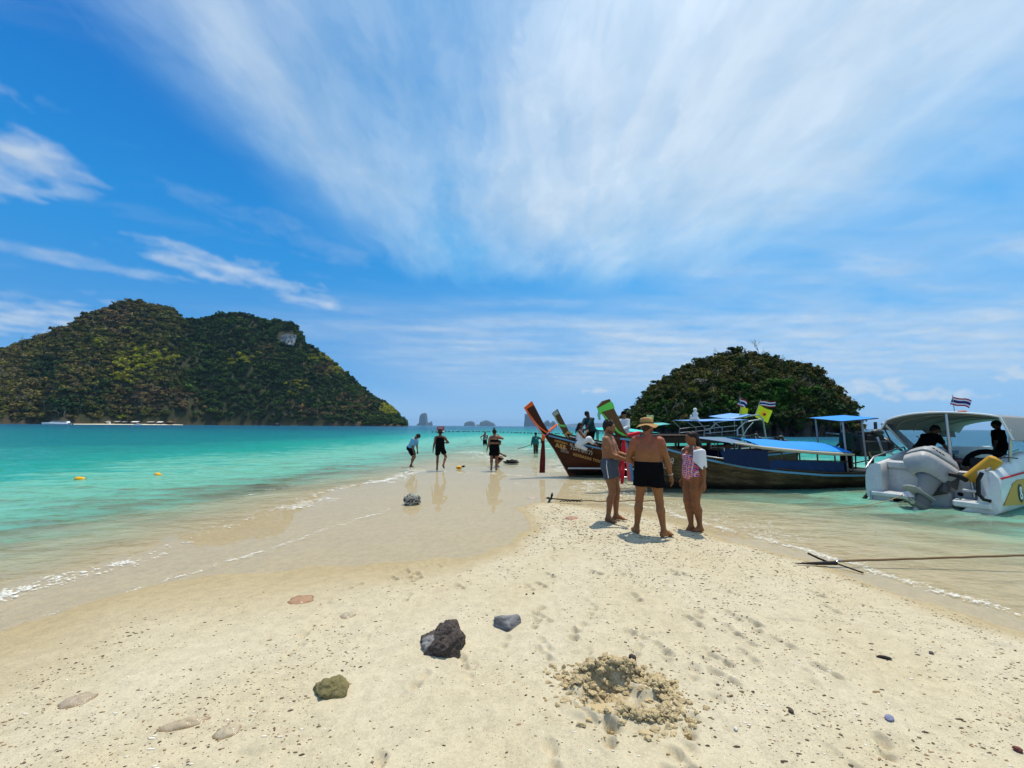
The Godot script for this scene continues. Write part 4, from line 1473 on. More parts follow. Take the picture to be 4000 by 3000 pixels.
	# raised side boards of the cabin with its window gaps
	for side in [1.0, -1.0]:
		for k in 3:
			var x0 := 3.1 + k * 0.02
			mb = MB.new()
			var line := []
			for i in 9: line.append(H.at(3.0 + 3.4 * i / 8.0, 0.74, side, -0.03) + Vector3(0, 0.12 + 0.13 * k if k == 0 else 0.5 + 0.11 * (k - 1), 0))
			beam(mb, line, 0.03, 0.24 if k == 0 else 0.1)
			put("cabin_board", mb, M.dark_wood, t)
		for k in 6:
			var q := H.at(3.05 + 0.66 * k, 0.74, side, -0.05)
			mb = MB.new()
			mb.box(q + Vector3(0, 0.32, 0), Vector3(0.08, 0.7, 0.04))
			put("window_post", mb, M.dark_wood, t)
	for k in 9:
		mb = MB.new()
		mb.box(Vector3(4.7, 1.43 + 0.05 * cos((k - 4) * 0.3), (k - 4) * 0.2), Vector3(3.7, 0.03, 0.19))
		put("roof_board", mb, M.dark_wood, t)
	# steel frame and blue awnings over the stern
	for side in [0.75, -0.75]:
		frame(t, "awning_frame", [Vector3(4.95, 1.42, side), Vector3(5.0, 1.75, side), Vector3(4.7, 2.02, side)], 0.022, M.steel)
		frame(t, "awning_frame", [Vector3(5.7, 1.42, side), Vector3(5.75, 1.72, side), Vector3(5.35, 2.0, side)], 0.022, M.steel)
		frame(t, "awning_frame", [Vector3(6.4, 0.8, side), Vector3(6.4, 1.7, side), Vector3(6.75, 1.98, side), Vector3(7.5, 2.1, side)], 0.026, M.steel)
		frame(t, "rail_bar", [Vector3(5.0, 1.7, side), Vector3(5.75, 1.78, side), Vector3(6.4, 1.84, side)], 0.015, M.steel)
		frame(t, "rail_bar", [Vector3(5.0, 1.54, side), Vector3(5.75, 1.60, side), Vector3(6.4, 1.66, side)], 0.015, M.steel)
	tarp(t, "awning", patch(Vector3(4.75, 2.05, -0.8), Vector3(7.1, 2.14, -0.8), Vector3(6.9, 2.06, 0.8), Vector3(4.7, 2.0, 0.8), 8, 0.05), M.tarp_pale)
	var st := thing("spirit_statue", "small white seated statue with a smaller one on the near corner of the pale awning", "statue", t.transform * Vector3(4.78, 2.02, 0.55))
	mb = MB.new()
	mb.lathe([Vector2(0.0, 0.0), Vector2(0.13, 0.0), Vector2(0.14, 0.06), Vector2(0.10, 0.12), Vector2(0.085, 0.2), Vector2(0.11, 0.27), Vector2(0.05, 0.33), Vector2(0.045, 0.35), Vector2(0.075, 0.4), Vector2(0.05, 0.46), Vector2(0.0, 0.48)], 12)
	put("figure", mb, M.c_white, st)
	mb = MB.new()
	mb.lathe([Vector2(0.0, 0.0), Vector2(0.07, 0.0), Vector2(0.055, 0.1), Vector2(0.03, 0.15), Vector2(0.04, 0.19), Vector2(0.0, 0.22)], 10, Vector3(-0.2, 0, 0.08))
	put("small_figure", mb, M.c_white, st)
	longtail_engine("boat_engine", "black engine behind the blue roof, right one of the two", t, Vector3(8.95, 0.98, 0), 0.62)
	var jk := thing("life_jacket_pile", "orange life jackets heaped on the brown boat's deck behind the seated woman", "life jackets", t.transform * Vector3(1.55, 0.68, -0.1))
	for k in 4:
		mb = MB.new()
		mb.box(Vector3(k * 0.07, 0.1 + 0.05 * k, 0.04 * sin(k * 2.0)), Vector3(0.42, 0.12, 0.34), Basis(Vector3.UP, k * 0.5) * Basis(Vector3.RIGHT, 0.15 * k - 0.2), 0.04)
		put("life_jacket", mb, M.c_orange, jk)

func boat_two() -> void:
	var t := thing("longtail_boat", "small prowed longtail boat with a teal roof, half hidden behind the brown lettered boat", "boat", Vector3(3.4, 0, -18.2), deg_to_rad(11), "longtail boats drawn up on the spit")
	var H := Hull.new()
	H.L = 9.4; H.rake = 0.62; H.B = 0.95; H.bow_y = 1.45
	H.sheer = [[-1.0, 1.42], [0.1, 1.15], [0.9, 0.98], [1.8, 0.86], [4.5, 0.75], [7.0, 0.8], [9.4, 0.9]]
	hull_parts(t, H, M.dark_wood, func(p): return Color.WHITE, 5, M.lining)
	rails(t, H, M.dark_wood, M.white_rail)
	prow(t, [[0.2, -0.1], [0.0, -0.12], [-0.95, 1.36], [-1.54, 2.38], [-1.30, 2.56], [-0.76, 1.55], [-0.5, 1.2]], M.brown_wood)
	flat_part(t, "cloth_wrap", [[-1.555, 2.36], [-1.33, 2.51], [-1.24, 2.36], [-1.47, 2.21]], 0.056, mat(Color(0.35, 0.38, 0.30), 0.9))
	flat_part(t, "green_cloth", [[-1.27, 1.86], [-0.93, 1.83], [-0.92, 1.72], [-1.24, 1.78]], 0.062, M.c_green)
	flat_part(t, "painted_panel", [[-0.98, 1.40], [-0.78, 1.58], [-0.60, 1.42], [-0.78, 1.22]], 0.056, M.gold)
	var mb := MB.new()
	var g := []
	for k in 9: g.append(Vector3(lerpf(-1.46, -1.15, k / 8.0), lerpf(2.24, 1.80, k / 8.0) - 0.08 * sin(PI * k / 8.0), 0.07))
	mb.tube(g, 0.03, 6)
	put("garland", mb, mat(Color(0.3, 0.42, 0.25), 0.9), t)
	deck(t, H, -0.4, 2.0, 0.2, 0.18, M.plank)
	tarp(t, "roof", patch(Vector3(0.2, 1.72, -0.85), Vector3(3.4, 1.58, -0.85), Vector3(3.4, 1.50, 0.85), Vector3(0.2, 1.62, 0.85), 10, -0.12), M.teal)
	for k in 5:
		for s in [0.8, -0.8]: frame(t, "roof_post", [Vector3(0.3 + k * 0.76, 0.8, s), Vector3(0.3 + k * 0.76, 1.66 - 0.035 * k, s)], 0.025, M.dark_wood)
	for s in [0.8, -0.8]: frame(t, "roof_rail", [Vector3(0.2, 1.6, s), Vector3(3.4, 1.47, s)], 0.03, M.dark_wood)
	for s in [0.7, -0.7]:
		frame(t, "awning_post", [Vector3(7.5, 0.8, s), Vector3(7.55, 2.2, s)], 0.03, M.tube)
		frame(t, "awning_post", [Vector3(9.35, 0.85, s), Vector3(9.2, 2.2, s), Vector3(8.95, 2.42, s), Vector3(7.3, 2.2, s)], 0.035, M.tube)
	tarp(t, "awning", patch(Vector3(7.3, 2.36, -0.8), Vector3(8.6, 2.54, -0.8), Vector3(8.45, 2.42, 0.8), Vector3(7.25, 2.18, 0.8), 8, 0.03), M.tarp_pale)
	frame(t, "flag_pole", [Vector3(8.40, 2.3, 0.2), Vector3(8.38, 3.30, 0.2)], 0.014, M.tube)
	frame(t, "flag_pole", [Vector3(9.1, 2.36, 0.3), Vector3(9.52, 3.2, 0.3)], 0.014, M.tube)
	frame(t, "tiller_arm", [Vector3(8.0, 0.9, 0.3), Vector3(8.6, 1.7, 0.3), Vector3(9.0, 2.05, 0.3)], 0.02, M.steel)
	flag("thai_flag", "small faded national flag at the top of the left flag pole", t.transform * Vector3(8.40, 3.28, 0.2), 0.42, 0.40, Basis(Vector3.UP, -0.1) * Basis(Vector3.BACK, -0.45), true, 1)
	flag("yellow_flag", "small crumpled yellow flag below the faded one on the left pole", t.transform * Vector3(8.39, 2.83, 0.2), 0.36, 0.5, Basis(Vector3.UP, -0.3) * Basis(Vector3.BACK, -0.2), false, 2)
	flag("thai_flag", "national flag streaming above the big yellow flag on the right pole", t.transform * Vector3(9.50, 3.17, 0.3), 0.78, 0.29, Basis(Vector3.UP, 0.1) * Basis(Vector3.BACK, -0.06), true, 3)
	flag("yellow_flag", "large bright yellow flag with a small red emblem on the right pole", t.transform * Vector3(9.40, 2.95, 0.3), 0.84, 0.68, Basis(Vector3.UP, 0.15) * Basis(Vector3.BACK, -0.42), false, 4)
	longtail_engine("boat_engine", "black engine behind the blue roof, left one of the two", t, Vector3(9.25, 1.0, 0), 0.62)
	# a pale ragged cloth and a yellow pennant farther along this boat
	tarp(t, "ragged_awning", patch(Vector3(3.3, 1.9, -0.5), Vector3(4.3, 2.0, -0.5), Vector3(4.2, 1.92, 0.5), Vector3(3.1, 1.8, 0.5), 6, 0.08, 2.0), mat(Color(0.10, 0.38, 0.38), 0.8))
	for s in [0.45, -0.45]: frame(t, "awning_post", [Vector3(3.2, 0.8, s), Vector3(3.2, 1.86, s)], 0.02, M.tube)
	frame(t, "flag_pole", [Vector3(3.05, 1.6, 0.4), Vector3(3.02, 2.35, 0.4)], 0.012, M.tube)
	flag("yellow_flag", "little pale yellow pennant on a thin pole left of the straw hat", t.transform * Vector3(3.02, 2.35, 0.4), 0.34, 0.2, Basis(Vector3.BACK, -0.1), false, 5, Color(0.72, 0.66, 0.30))
	var cp := thing("coil_of_rope", "coil of pale rope on the brown boat's deck", "rope", (get_node("longtail_boat") as Node3D).transform * Vector3(0.05, 0.93, 0.0))
	mb = MB.new()
	for k in 4:
		var ring := []
		for i in 17: ring.append(Vector3(cos(i * TAU / 16) * (0.16 - 0.01 * k), 0.03 + 0.035 * k, sin(i * TAU / 16) * (0.16 - 0.01 * k)))
		mb.tube(ring, 0.018, 5)
	put("rope", mb, mat(Color(0.42, 0.36, 0.22), 0.9), cp)

func flag(called: String, label: String, at: Vector3, w: float, h: float, bs: Basis, national: bool, sd: int, c := Color(0.86, 0.74, 0.02)) -> void:
	var o := MB.new()
	var rows := []
	var bands := [0.0, 0.166, 0.167, 0.333, 0.334, 0.666, 0.667, 0.833, 0.834, 1.0]
	for j in 10:
		var r := []
		for i in 13:
			var u := i / 12.0
			r.append(bs * Vector3(u * w, -bands[j] * h - 0.03 * sin(u * 7.0 + sd) * u, 0.07 * w * sin(u * 8.0 + sd * 2.0 + bands[j]) * (0.3 + u)))
		rows.append(r)
	o.slab(rows, Vector3(0, 0, -0.004))
	var per := 10 * 13
	var col := [Color(0.42, 0.02, 0.04), Color(0.72, 0.72, 0.74), Color(0.03, 0.03, 0.16), Color(0.72, 0.72, 0.74), Color(0.42, 0.02, 0.04)]
	for k in o.v.size():
		if not national: o.c[k] = c
		else:
			var row := (k % per) / 13
			if k >= per: row = 9 - row
			o.c[k] = col[row / 2] if k < per * 2 else col[2]
	var f := put(called, o, M.flagcloth)
	f.position = at
	tag(f, label, "flag", "flags on the boats")
	if not national and sd == 4:
		var e := MB.new()
		e.lathe([Vector2(0.0, 0.0), Vector2(0.09, 0.004), Vector2(0.0, 0.008)], 8, bs * Vector3(w * 0.5, -h * 0.5, 0.05), bs * Basis(Vector3.RIGHT, PI / 2))
		put("emblem", e, M.c_red, f)

func boat_three() -> void:
	var t := thing("longtail_boat", "weathered grey longtail boat with blue awnings and green cloth on its tall prow", "boat", Vector3(4.0, 0, -11.4), deg_to_rad(10), "longtail boats drawn up on the spit")
	var H := Hull.new()
	H.L = 7.5; H.rake = 0.73; H.B = 1.05; H.bow_y = 1.4
	H.keel = -0.3
	H.sheer = [[-1.0, 1.50], [-0.5, 1.42], [0.1, 1.21], [0.6, 1.05], [1.16, 0.90], [2.0, 0.73], [3.06, 0.60], [4.7, 0.48], [6.4, 0.44], [7.5, 0.5]]
	var grey := func(p: Vector3) -> Color:
		var n := n1.get_noise_3d(p.x * 1.2, p.y * 9.0, p.z)
		var c := Color(0.105, 0.075, 0.040).lerp(Color(0.165, 0.122, 0.066), clampf(0.5 + n, 0.0, 1.0))
		c = c.lerp(Color(0.10, 0.06, 0.028), smoothstep(1.2, -0.4, p.x) * 0.6)
		return c.lerp(Color(0.028, 0.024, 0.018), smoothstep(0.24, 0.08, p.y + 0.12 * n))
	hull_parts(t, H, M.old, grey, 5, M.lining)
	rails(t, H, M.dark_wood, M.blue_rail)
	prow(t, [[0.25, -0.1], [0.0, -0.14], [-0.34, 0.61], [-0.80, 1.24], [-1.0, 1.58], [-1.55, 2.33], [-1.38, 2.50], [-1.18, 2.56], [-1.08, 2.34], [-0.74, 1.64], [-0.45, 1.32]], M.brown_wood, 0.06)
	flat_part(t, "green_wrap", [[-1.535, 2.30], [-1.47, 2.17], [-1.04, 2.30], [-1.09, 2.44], [-1.15, 2.50]], 0.068, M.c_green)
	var mb := MB.new()
	mb.ell(Vector3(-1.5, 2.18, 0.06), Vector3(0.06, 0.09, 0.05), 8, 6)
	put("cloth_knot", mb, M.c_green, t)
	mb = MB.new()
	var pts := []
	for i in 15:
		var s := i / 14.0
		pts.append(Vector3(lerpf(-1.48, -0.95, s), lerpf(2.16, 1.60, s), 0.10))
	for i in 14:
		var s := (i + 1) / 14.0
		pts.append(Vector3(lerpf(-0.95, 0.1, s), lerpf(1.60, 1.24, s) - 0.12 * sin(PI * s), 0.16 + 0.28 * s))
	cloth(mb, pts, Vector3(0.5, 0.6, 0.3).normalized(), [0.04, 0.045, 0.05, 0.06, 0.06, 0.065, 0.065], 0.014, 4)
	put("green_streamer", mb, M.c_green, t)
	mb = MB.new()
	cloth(mb, [Vector3(-1.53, 2.2, 0.1), Vector3(-1.55, 2.08, 0.1), Vector3(-1.53, 1.95, 0.11)], Vector3(1, 0, 0), [0.07, 0.09, 0.06], 0.01, 3)
	put("cloth_end", mb, mat(Color(0.16, 0.42, 0.30), 0.9), t)
	for k in 4:
		mb = MB.new()
		var o := Vector2(-0.86 + k * 0.055, 1.22 + k * 0.08)
		mb.prism(PackedVector2Array([o + Vector2(-0.02, 0), o + Vector2(0.42, 0.10), o + Vector2(0.44, 0.17), o + Vector2(-0.01, 0.075)]), -0.13, 0.13)
		put("sash", mb, [M.c_sky_blue, M.c_pink, M.c_pink, M.c_red][k], t)
	for q in [[-0.86, 1.40, -1.10, 0.10, "red", 0.13], [-0.80, 1.36, -0.70, 0.24, "pink", 0.12], [-0.76, 1.34, -0.62, 0.22, "sky_blue", 0.12], [-0.98, 1.55, -1.05, 0.55, "maroon", 0.10], [-0.83, 1.38, -0.93, 0.16, "red", 0.10]]:
		mb = MB.new()
		pts = []
		for i in 11:
			var s := i / 10.0
			pts.append(Vector3(lerpf(q[0], q[2], s), lerpf(q[1], q[3], s), 0.2 + 0.02 * sin(i * 1.3 + q[0] * 9.0)))
		cloth(mb, pts, Vector3(1, 0, 0), [0.05, 0.06, 0.08, 0.09, q[5], q[5], q[5], q[5], q[5], q[5] * 0.9, q[5] * 0.8], 0.016, 5)
		put("hanging_ribbon", mb, M["c_" + q[4]], t)
	var slope := func(x0: float, y0: float, k: float) -> Callable: return func(q: Vector2) -> Vector3: return H.at(x0 + q.x, y0 + q.y + q.x * k, 1.0, 0.042)
	mb = MB.new()
	thai(mb, ["ko", "^an", "aa", "wo", "ro", "do"], slope.call(0.05, 0.84, -0.26), 0.16, 0.075)
	tag(put("name_lettering", mb, M.silver, t), "", "", "", "stuff")
	mb = MB.new()
	thai(mb, ["tho", "so", "a", "ko", "wo"], slope.call(0.08, 0.64, -0.22), 0.14, 0.08)
	tag(put("name_lettering", mb, M.silver, t), "", "", "", "stuff")
	deck(t, H, -0.3, 1.7, 0.22, 0.17, M.plank)
	deck(t, H, 1.7, 7.4, 0.0, 0.24, M.plank, 0.18)
	# low blue roof on posts
	var roof := []
	for j in 9:
		var v := j / 8.0
		var r := []
		for i in 13:
			var u := i / 12.0
			var x := lerpf(lerpf(3.2, 6.4, u), lerpf(2.95, 5.95, u), v)
			var y := lerpf(lerpf(1.42, 1.27, u), lerpf(1.22, 1.06, u), v) + 0.10 * sin(PI * v) - 0.02 * sin(u * PI * 4.0) * sin(PI * v)
			r.append(Vector3(x, y, lerpf(-0.85, 1.0, v)))
		roof.append(r)
	tarp(t, "roof_tarpaulin", roof, M.tarp)
	tarp(t, "roof_front_sheet", patch(Vector3(1.9, 1.46, -0.8), Vector3(3.25, 1.44, -0.85), Vector3(3.0, 1.24, 0.98), Vector3(2.2, 1.34, 0.5), 8, -0.05), mat(Color(0.10, 0.16, 0.24), 0.7))
	mb = MB.new()
	mb.tube([Vector3(2.3, 1.32, 0.72), Vector3(2.9, 1.21, 1.0), Vector3(3.6, 1.14, 1.05), Vector3(4.4, 1.08, 1.06), Vector3(5.2, 1.03, 1.06), Vector3(5.95, 1.0, 1.04)], [0.025, 0.045, 0.05, 0.045, 0.05, 0.03], 8)
	put("rolled_curtain", mb, mat(Color(0.42, 0.38, 0.28), 0.9), t)
	for k in 6:
		for s in [0.98, -0.82]:
			frame(t, "roof_post", [Vector3(2.95 + k * 0.6, 0.55, s), Vector3(2.95 + k * 0.6, 1.2 - 0.03 * k + (0.2 if s < 0 else 0.0), s)], 0.02, M.plank)
	frame(t, "side_rail", [Vector3(3.0, 0.87, 1.02), Vector3(4.4, 0.84, 1.03), Vector3(5.75, 0.80, 1.0)], 0.018, M.dark_wood)
	tarp_side(t, "blue_side_cloth", [Vector3(3.12, 0.88, 1.03), Vector3(4.4, 0.83, 1.04), Vector3(5.66, 0.78, 1.0)], [Vector3(3.08, 0.60, 1.05), Vector3(4.4, 0.52, 1.06), Vector3(5.64, 0.46, 1.0)], mat(Color(0.005, 0.028, 0.092), 0.7))
	tarp_side(t, "navy_front_cloth", [Vector3(1.72, 1.19, 0.96), Vector3(2.4, 1.14, 1.0), Vector3(3.08, 1.13, 1.02)], [Vector3(1.7, 0.80, 1.0), Vector3(2.4, 0.68, 1.04), Vector3(3.08, 0.60, 1.06)], M.tarp_dark)
	tarp_side(t, "navy_far_cloth", [Vector3(1.9, 1.1, -0.85), Vector3(3.2, 1.0, -0.9), Vector3(4.5, 0.92, -0.9)], [Vector3(1.9, 0.7, -0.85), Vector3(3.2, 0.55, -0.9), Vector3(4.5, 0.5, -0.9)], M.tarp_dark)
	frame(t, "hand_rail", [Vector3(1.2, 0.98, 0.85), Vector3(1.75, 0.9, 0.95), Vector3(1.75, 1.2, 0.95)], 0.018, M.steel)
	for k in 4:
		mb = MB.new()
		mb.box(Vector3(2.2 + k * 1.1, 0.52, 0), Vector3(0.26, 0.04, 1.7))
		put("bench", mb, M.plank, t)
	# high awning over the helmsman
	tarp(t, "high_awning", patch(Vector3(6.65, 2.13, -0.92), Vector3(8.12, 2.24, -0.92), Vector3(7.10, 2.09, 0.92), Vector3(5.78, 1.98, 0.92), 8, 0.03), M.tarp)
	for q in [[6.72, -0.72, 1.25, 2.10], [6.78, 0.72, 0.48, 2.03], [6.05, 0.74, 0.48, 1.99], [7.75, -0.72, 0.5, 2.2]]:
		frame(t, "awning_post", [Vector3(q[0], q[2], q[1]), Vector3(q[0] - 0.03, q[3], q[1])], 0.026, M.tube)
	frame(t, "awning_edge", [Vector3(5.78, 1.965, 0.92), Vector3(7.10, 2.075, 0.92), Vector3(8.12, 2.225, -0.92), Vector3(6.65, 2.115, -0.92), Vector3(5.78, 1.965, 0.92)], 0.016, M.black)
	frame(t, "stern_rail", [Vector3(6.4, 0.7, 0.6), Vector3(7.3, 0.8, 0.5), Vector3(7.6, 1.0, 0.2)], 0.02, M.dark_wood)
	frame(t, "stern_rail", [Vector3(6.5, 1.05, -0.3), Vector3(7.6, 0.95, -0.2)], 0.02, M.dark_wood)
	for k in 3: frame(t, "stern_post", [Vector3(6.9 + 0.2 * k, 0.45, 0.3 - 0.4 * k), Vector3(6.95 + 0.2 * k, 1.15, 0.3 - 0.4 * k)], 0.02, M.dark_wood)
	mb = MB.new()
	mb.box(Vector3(7.0, 0.47, 0.45), Vector3(0.7, 0.06, 0.5))
	put("stern_locker", mb, mat(Color(0.55, 0.42, 0.28), 0.8), t)
	longtail_engine("boat_engine", "big black diesel engine with bent steel pipes beside the white speedboat", t, Vector3(8.05, 0.86, -0.1), 1.15, 1.2)
	var mm := thing("wing_mirror", "round edged driving mirror on a stalk at the grey boat's gunwale", "mirror", t.transform * Vector3(0.98, 1.02, 0.75))
	mb = MB.new()
	mb.tube([Vector3(0, -0.12, 0), Vector3(0.02, 0.1, 0)], 0.012, 6)
	put("stalk", mb, M.steel, mm)
	mb = MB.new()
	mb.box(Vector3(-0.06, 0.2, 0), Vector3(0.26, 0.15, 0.04), Basis(Vector3.BACK, -0.6), 0.018)
	put("mirror_head", mb, M.steel, mm)
	var ld := thing("boarding_ladder", "bent steel boarding ladder hanging between the two nearest boats", "ladder", t.transform * Vector3(-0.32, 0.0, -0.55))
	frame(ld, "side_tube", [Vector3(-0.25, 0.95, 0), Vector3(-0.23, 0.3, 0.05), Vector3(-0.2, 0.12, 0.06), Vector3(-0.1, 0.05, 0.06), Vector3(0.35, 0.03, 0.06)], 0.018, M.steel)
	frame(ld, "side_tube", [Vector3(-0.25, 0.95, 0), Vector3(0.2, 0.97, 0)], 0.018, M.steel)
	for k in 3: frame(ld, "rung", [Vector3(-0.22, 0.25 + k * 0.22, 0.04), Vector3(0.25, 0.25 + k * 0.22, 0.04)], 0.014, M.steel)

func tarp_side(t: Node3D, called: String, top: Array, low: Array, m: Material) -> void:
	var mb := MB.new()
	var rows := []
	for j in 5:
		var r := []
		for i in 25:
			var u := i / 24.0
			var k := u * (top.size() - 1)
			var a: Vector3 = top[int(minf(k, top.size() - 2))].lerp(top[int(minf(k, top.size() - 2)) + 1], k - int(minf(k, top.size() - 2)))
			var b: Vector3 = low[int(minf(k, low.size() - 2))].lerp(low[int(minf(k, low.size() - 2)) + 1], k - int(minf(k, low.size() - 2)))
			var p := b.lerp(a, j / 4.0)
			p.z += 0.012 * sin(u * 40.0 + j) + 0.01 * sin(u * 17.0)
			r.append(p)
		r.reverse()
		rows.append(r)
	mb.slab(rows, Vector3(0, 0, -0.006))
	put(called, mb, m, t)

func speedboat() -> void:
	var t := thing("speedboat", "white speedboat with a canvas canopy, its stern and number 8 towards the beach", "boat", Vector3(10.0, 0, -9.29), deg_to_rad(27))
	# sides: a section swept from the stern forward
	for side in [1.0, -1.0]:
		var mb := MB.new()
		var rows := []
		for i in 17:
			var x := -0.5 + 0.45 * i
			var grow := smoothstep(-0.5, 2.2, x)
			var w := 1.0 - 0.45 * pow(maxf(0.0, x - 3.5) / 3.2, 2.0)
			var top := lerpf(0.90, 1.23, grow)
			var r := []
			var cut := 0.16 if i == 0 else 0.0  # the stern edge leans
			for q in [[0.25, -0.30], [0.92, -0.06], [1.075, 0.07], [1.10, 0.28], [1.105, 0.55], [1.08, top - 0.17], [1.0, top - 0.04], [0.90, top], [0.80, top - 0.03], [0.78, top - 0.3], [0.78, 0.2]]:
				r.append(Vector3(x + cut * (q[1] - 0.1), q[1], side * q[0] * w))
			if side < 0: r.reverse()
			rows.append(r)
		mb.sheet(rows)
		# the after edge is closed
		var e: Array = rows[0]
		var ctr := Vector3(rows[0][0].x, 0.4, side * 0.93)
		for k in e.size() - 1:
			mb.tri(ctr, e[k], e[k + 1])
		put("hull_side", mb, M.gel, t)
	var mb := MB.new()
	mb.box(Vector3(0.05, 0.22, 0), Vector3(0.12, 1.1, 1.62), Basis(), 0.03)
	mb.box(Vector3(0.06, 0.79, 0.52), Vector3(0.2, 0.05, 0.6), Basis(), 0.02)
	mb.box(Vector3(0.06, 0.86, -0.58), Vector3(0.22, 0.2, 0.45), Basis(), 0.04)
	put("transom", mb, M.gel, t)
	mb = MB.new()
	mb.box(Vector3(-0.28, 0.16, -0.66), Vector3(0.62, 0.12, 0.62), Basis(), 0.03)
	put("swim_platform", mb, M.gel, t)
	mb = MB.new()
	mb.box(Vector3(-0.28, 0.16, 0.70), Vector3(0.62, 0.14, 0.56), Basis(), 0.03)
	put("swim_platform", mb, M.gel, t)
	mb = MB.new()
	mb.box(Vector3(-0.12, 0.10, 0.0), Vector3(0.3, 0.5, 0.66), Basis(), 0.04)
	put("engine_bracket", mb, M.gel2, t)
	mb = MB.new()
	mb.box(Vector3(-0.1, 0.42, 0.66), Vector3(0.3, 0.05, 0.3), Basis(), 0.01)
	put("boarding_step", mb, M.gel, t)
	mb = MB.new()
	mb.box(Vector3(-0.18, -0.08, 0), Vector3(0.7, 0.14, 1.7), Basis(), 0.02)
	put("bottom_paint", mb, mat(Color(0.10, 0.015, 0.012), 0.6), t)
	mb = MB.new()
	mb.box(Vector3(3.2, 0.33, 0), Vector3(6.2, 0.06, 1.6))
	put("cockpit_floor", mb, M.gel2, t)
	mb = MB.new()
	mb.box(Vector3(3.4, 0.70, -0.55), Vector3(2.1, 0.4, 0.45), Basis(), 0.04)
	put("red_seat", mb, mat(Color(0.42, 0.012, 0.02), 0.5), t)
	mb = MB.new()
	mb.box(Vector3(3.3, 0.74, -0.318), Vector3(0.26, 0.1, 0.004), Basis(), 0.0)
	put("seat_label", mb, M.c_white, t)
	for k in 2:
		mb = MB.new()
		mb.box(Vector3(4.9, 0.88 + 0.17 * k, -0.745), Vector3(3.0, 0.13, 0.03))
		put("blue_side_panel", mb, mat(Color(0.02, 0.14, 0.42), 0.4), t)
	mb = MB.new()
	mb.box(Vector3(2.6, 0.92, -0.75), Vector3(1.6, 0.42, 0.03))
	put("grey_side_panel", mb, mat(Color(0.10, 0.10, 0.12), 0.5), t)
	# yellow number panel on the quarter
	var panel := PackedVector2Array([Vector2(-0.40, 0.20), Vector2(0.36, 0.60), Vector2(0.75, 0.66), Vector2(2.6, 0.66), Vector2(2.6, 0.12), Vector2(0.9, 0.12)])
	mb = MB.new()
	mb.prism(panel, 1.104, 1.114)
	put("yellow_panel", mb, M.ochre, t)
	mb = MB.new()
	mb.lathe([Vector2(0, 1.112), Vector2(1.0, 1.112), Vector2(1.0, 1.118), Vector2(0, 1.118)], 20, Vector3(0.80, 0.37, 0), Basis(Vector3(0.20, 0, 0), Vector3(0, 0, 1), Vector3(0, -0.2, 0)))
	put("number_disc", mb, M.black, t)
	mb = MB.new()
	latin(mb, "8", 0.27, func(q: Vector2) -> Vector3: return Vector3(0.70 + q.x * 1.1, 0.235 + q.y, 1.124))
	put("number", mb, M.c_white, t)
	mb = MB.new()
	beam(mb, [Vector3(-0.3, 0.74, 1.10), Vector3(1.5, 0.80, 1.115), Vector3(3.4, 0.86, 1.115)], 0.02, 0.03)
	put("red_stripe", mb, M.c_red, t)
	# canopy: canvas on bent tubes
	var rows := []
	for i in 15:
		var x := 0.75 + 0.42 * i
		var r := []
		for j in 17:
			var s := -1.0 + j / 8.0
			var y := 2.02 + 0.15 * (1.0 - s * s) - 0.10 * pow(maxf(0.0, -s), 3.0) - 0.5 * pow(maxf(0.0, absf(s) - 0.86) / 0.14, 1.5) * (1.0 if s > 0 else 0.35)
			y += 0.015 * cos(x * 7.0) - 0.03 * maxf(0.0, x - 4.0)
			r.append(Vector3(x - 0.12 * (1.0 - s * s), y, s * 1.12))
		r.reverse()
		rows.append(r)
	mb = MB.new()
	mb.slab(rows, Vector3(0, -0.02, 0))
	put("canopy", mb, mat(Color(0.20, 0.205, 0.21), 0.8), t)
	mb = MB.new()
	var edge := []
	for j in 17: edge.append(rows[0][j] + Vector3(-0.01, 0, 0))
	mb.tube(edge, 0.022, 7)
	put("canopy_edge", mb, M.c_white, t)
	for k in 4:
		mb = MB.new()
		edge = []
		for j in 17: edge.append(rows[2 + k * 3][j] + Vector3(0, -0.045, 0))
		mb.tube(edge, 0.016, 6)
		put("canopy_bow", mb, M.tube, t)
	tarp_side(t, "grey_curtain", [Vector3(2.9, 1.93, -1.1), Vector3(4.4, 1.9, -1.1), Vector3(6.2, 1.85, -1.1)], [Vector3(4.0, 1.50, -1.1), Vector3(4.8, 1.52, -1.1), Vector3(6.2, 1.5, -1.1)], mat(Color(0.12, 0.12, 0.13), 0.7))
	frame(t, "canopy_post", [Vector3(0.75, 0.4, 0.14), Vector3(0.7, 1.2, 0.15), Vector3(0.66, 2.14, 0.17)], 0.035, M.steel)
	frame(t, "canopy_post", [Vector3(0.9, 1.0, 1.0), Vector3(0.8, 1.75, 1.1)], 0.03, M.steel)
	flat_part_at(t, "raked_screen", [Vector3(0.85, 1.88, -1.02), Vector3(1.15, 1.9, -1.02), Vector3(2.55, 1.22, -0.96), Vector3(2.05, 1.2, -0.96)], 0.05, mat(Color(0.05, 0.05, 0.06), 0.2))
	frame(t, "screen_frame", [Vector3(0.78, 1.92, -1.06), Vector3(1.5, 1.50, -1.02), Vector3(2.02, 1.2, -0.98)], 0.03, M.c_white)
	frame(t, "screen_frame", [Vector3(0.74, 1.90, -1.09), Vector3(1.2, 1.42, -1.09), Vector3(1.75, 1.16, -1.05)], 0.016, M.iron)
	frame(t, "truss_bar", [Vector3(2.6, 1.55, -0.98), Vector3(3.6, 1.26, -0.98)], 0.018, M.steel)
	frame(t, "truss_bar", [Vector3(3.3, 1.26, -0.98), Vector3(4.2, 1.62, -0.98), Vector3(5.0, 1.36, -0.98)], 0.018, M.steel)
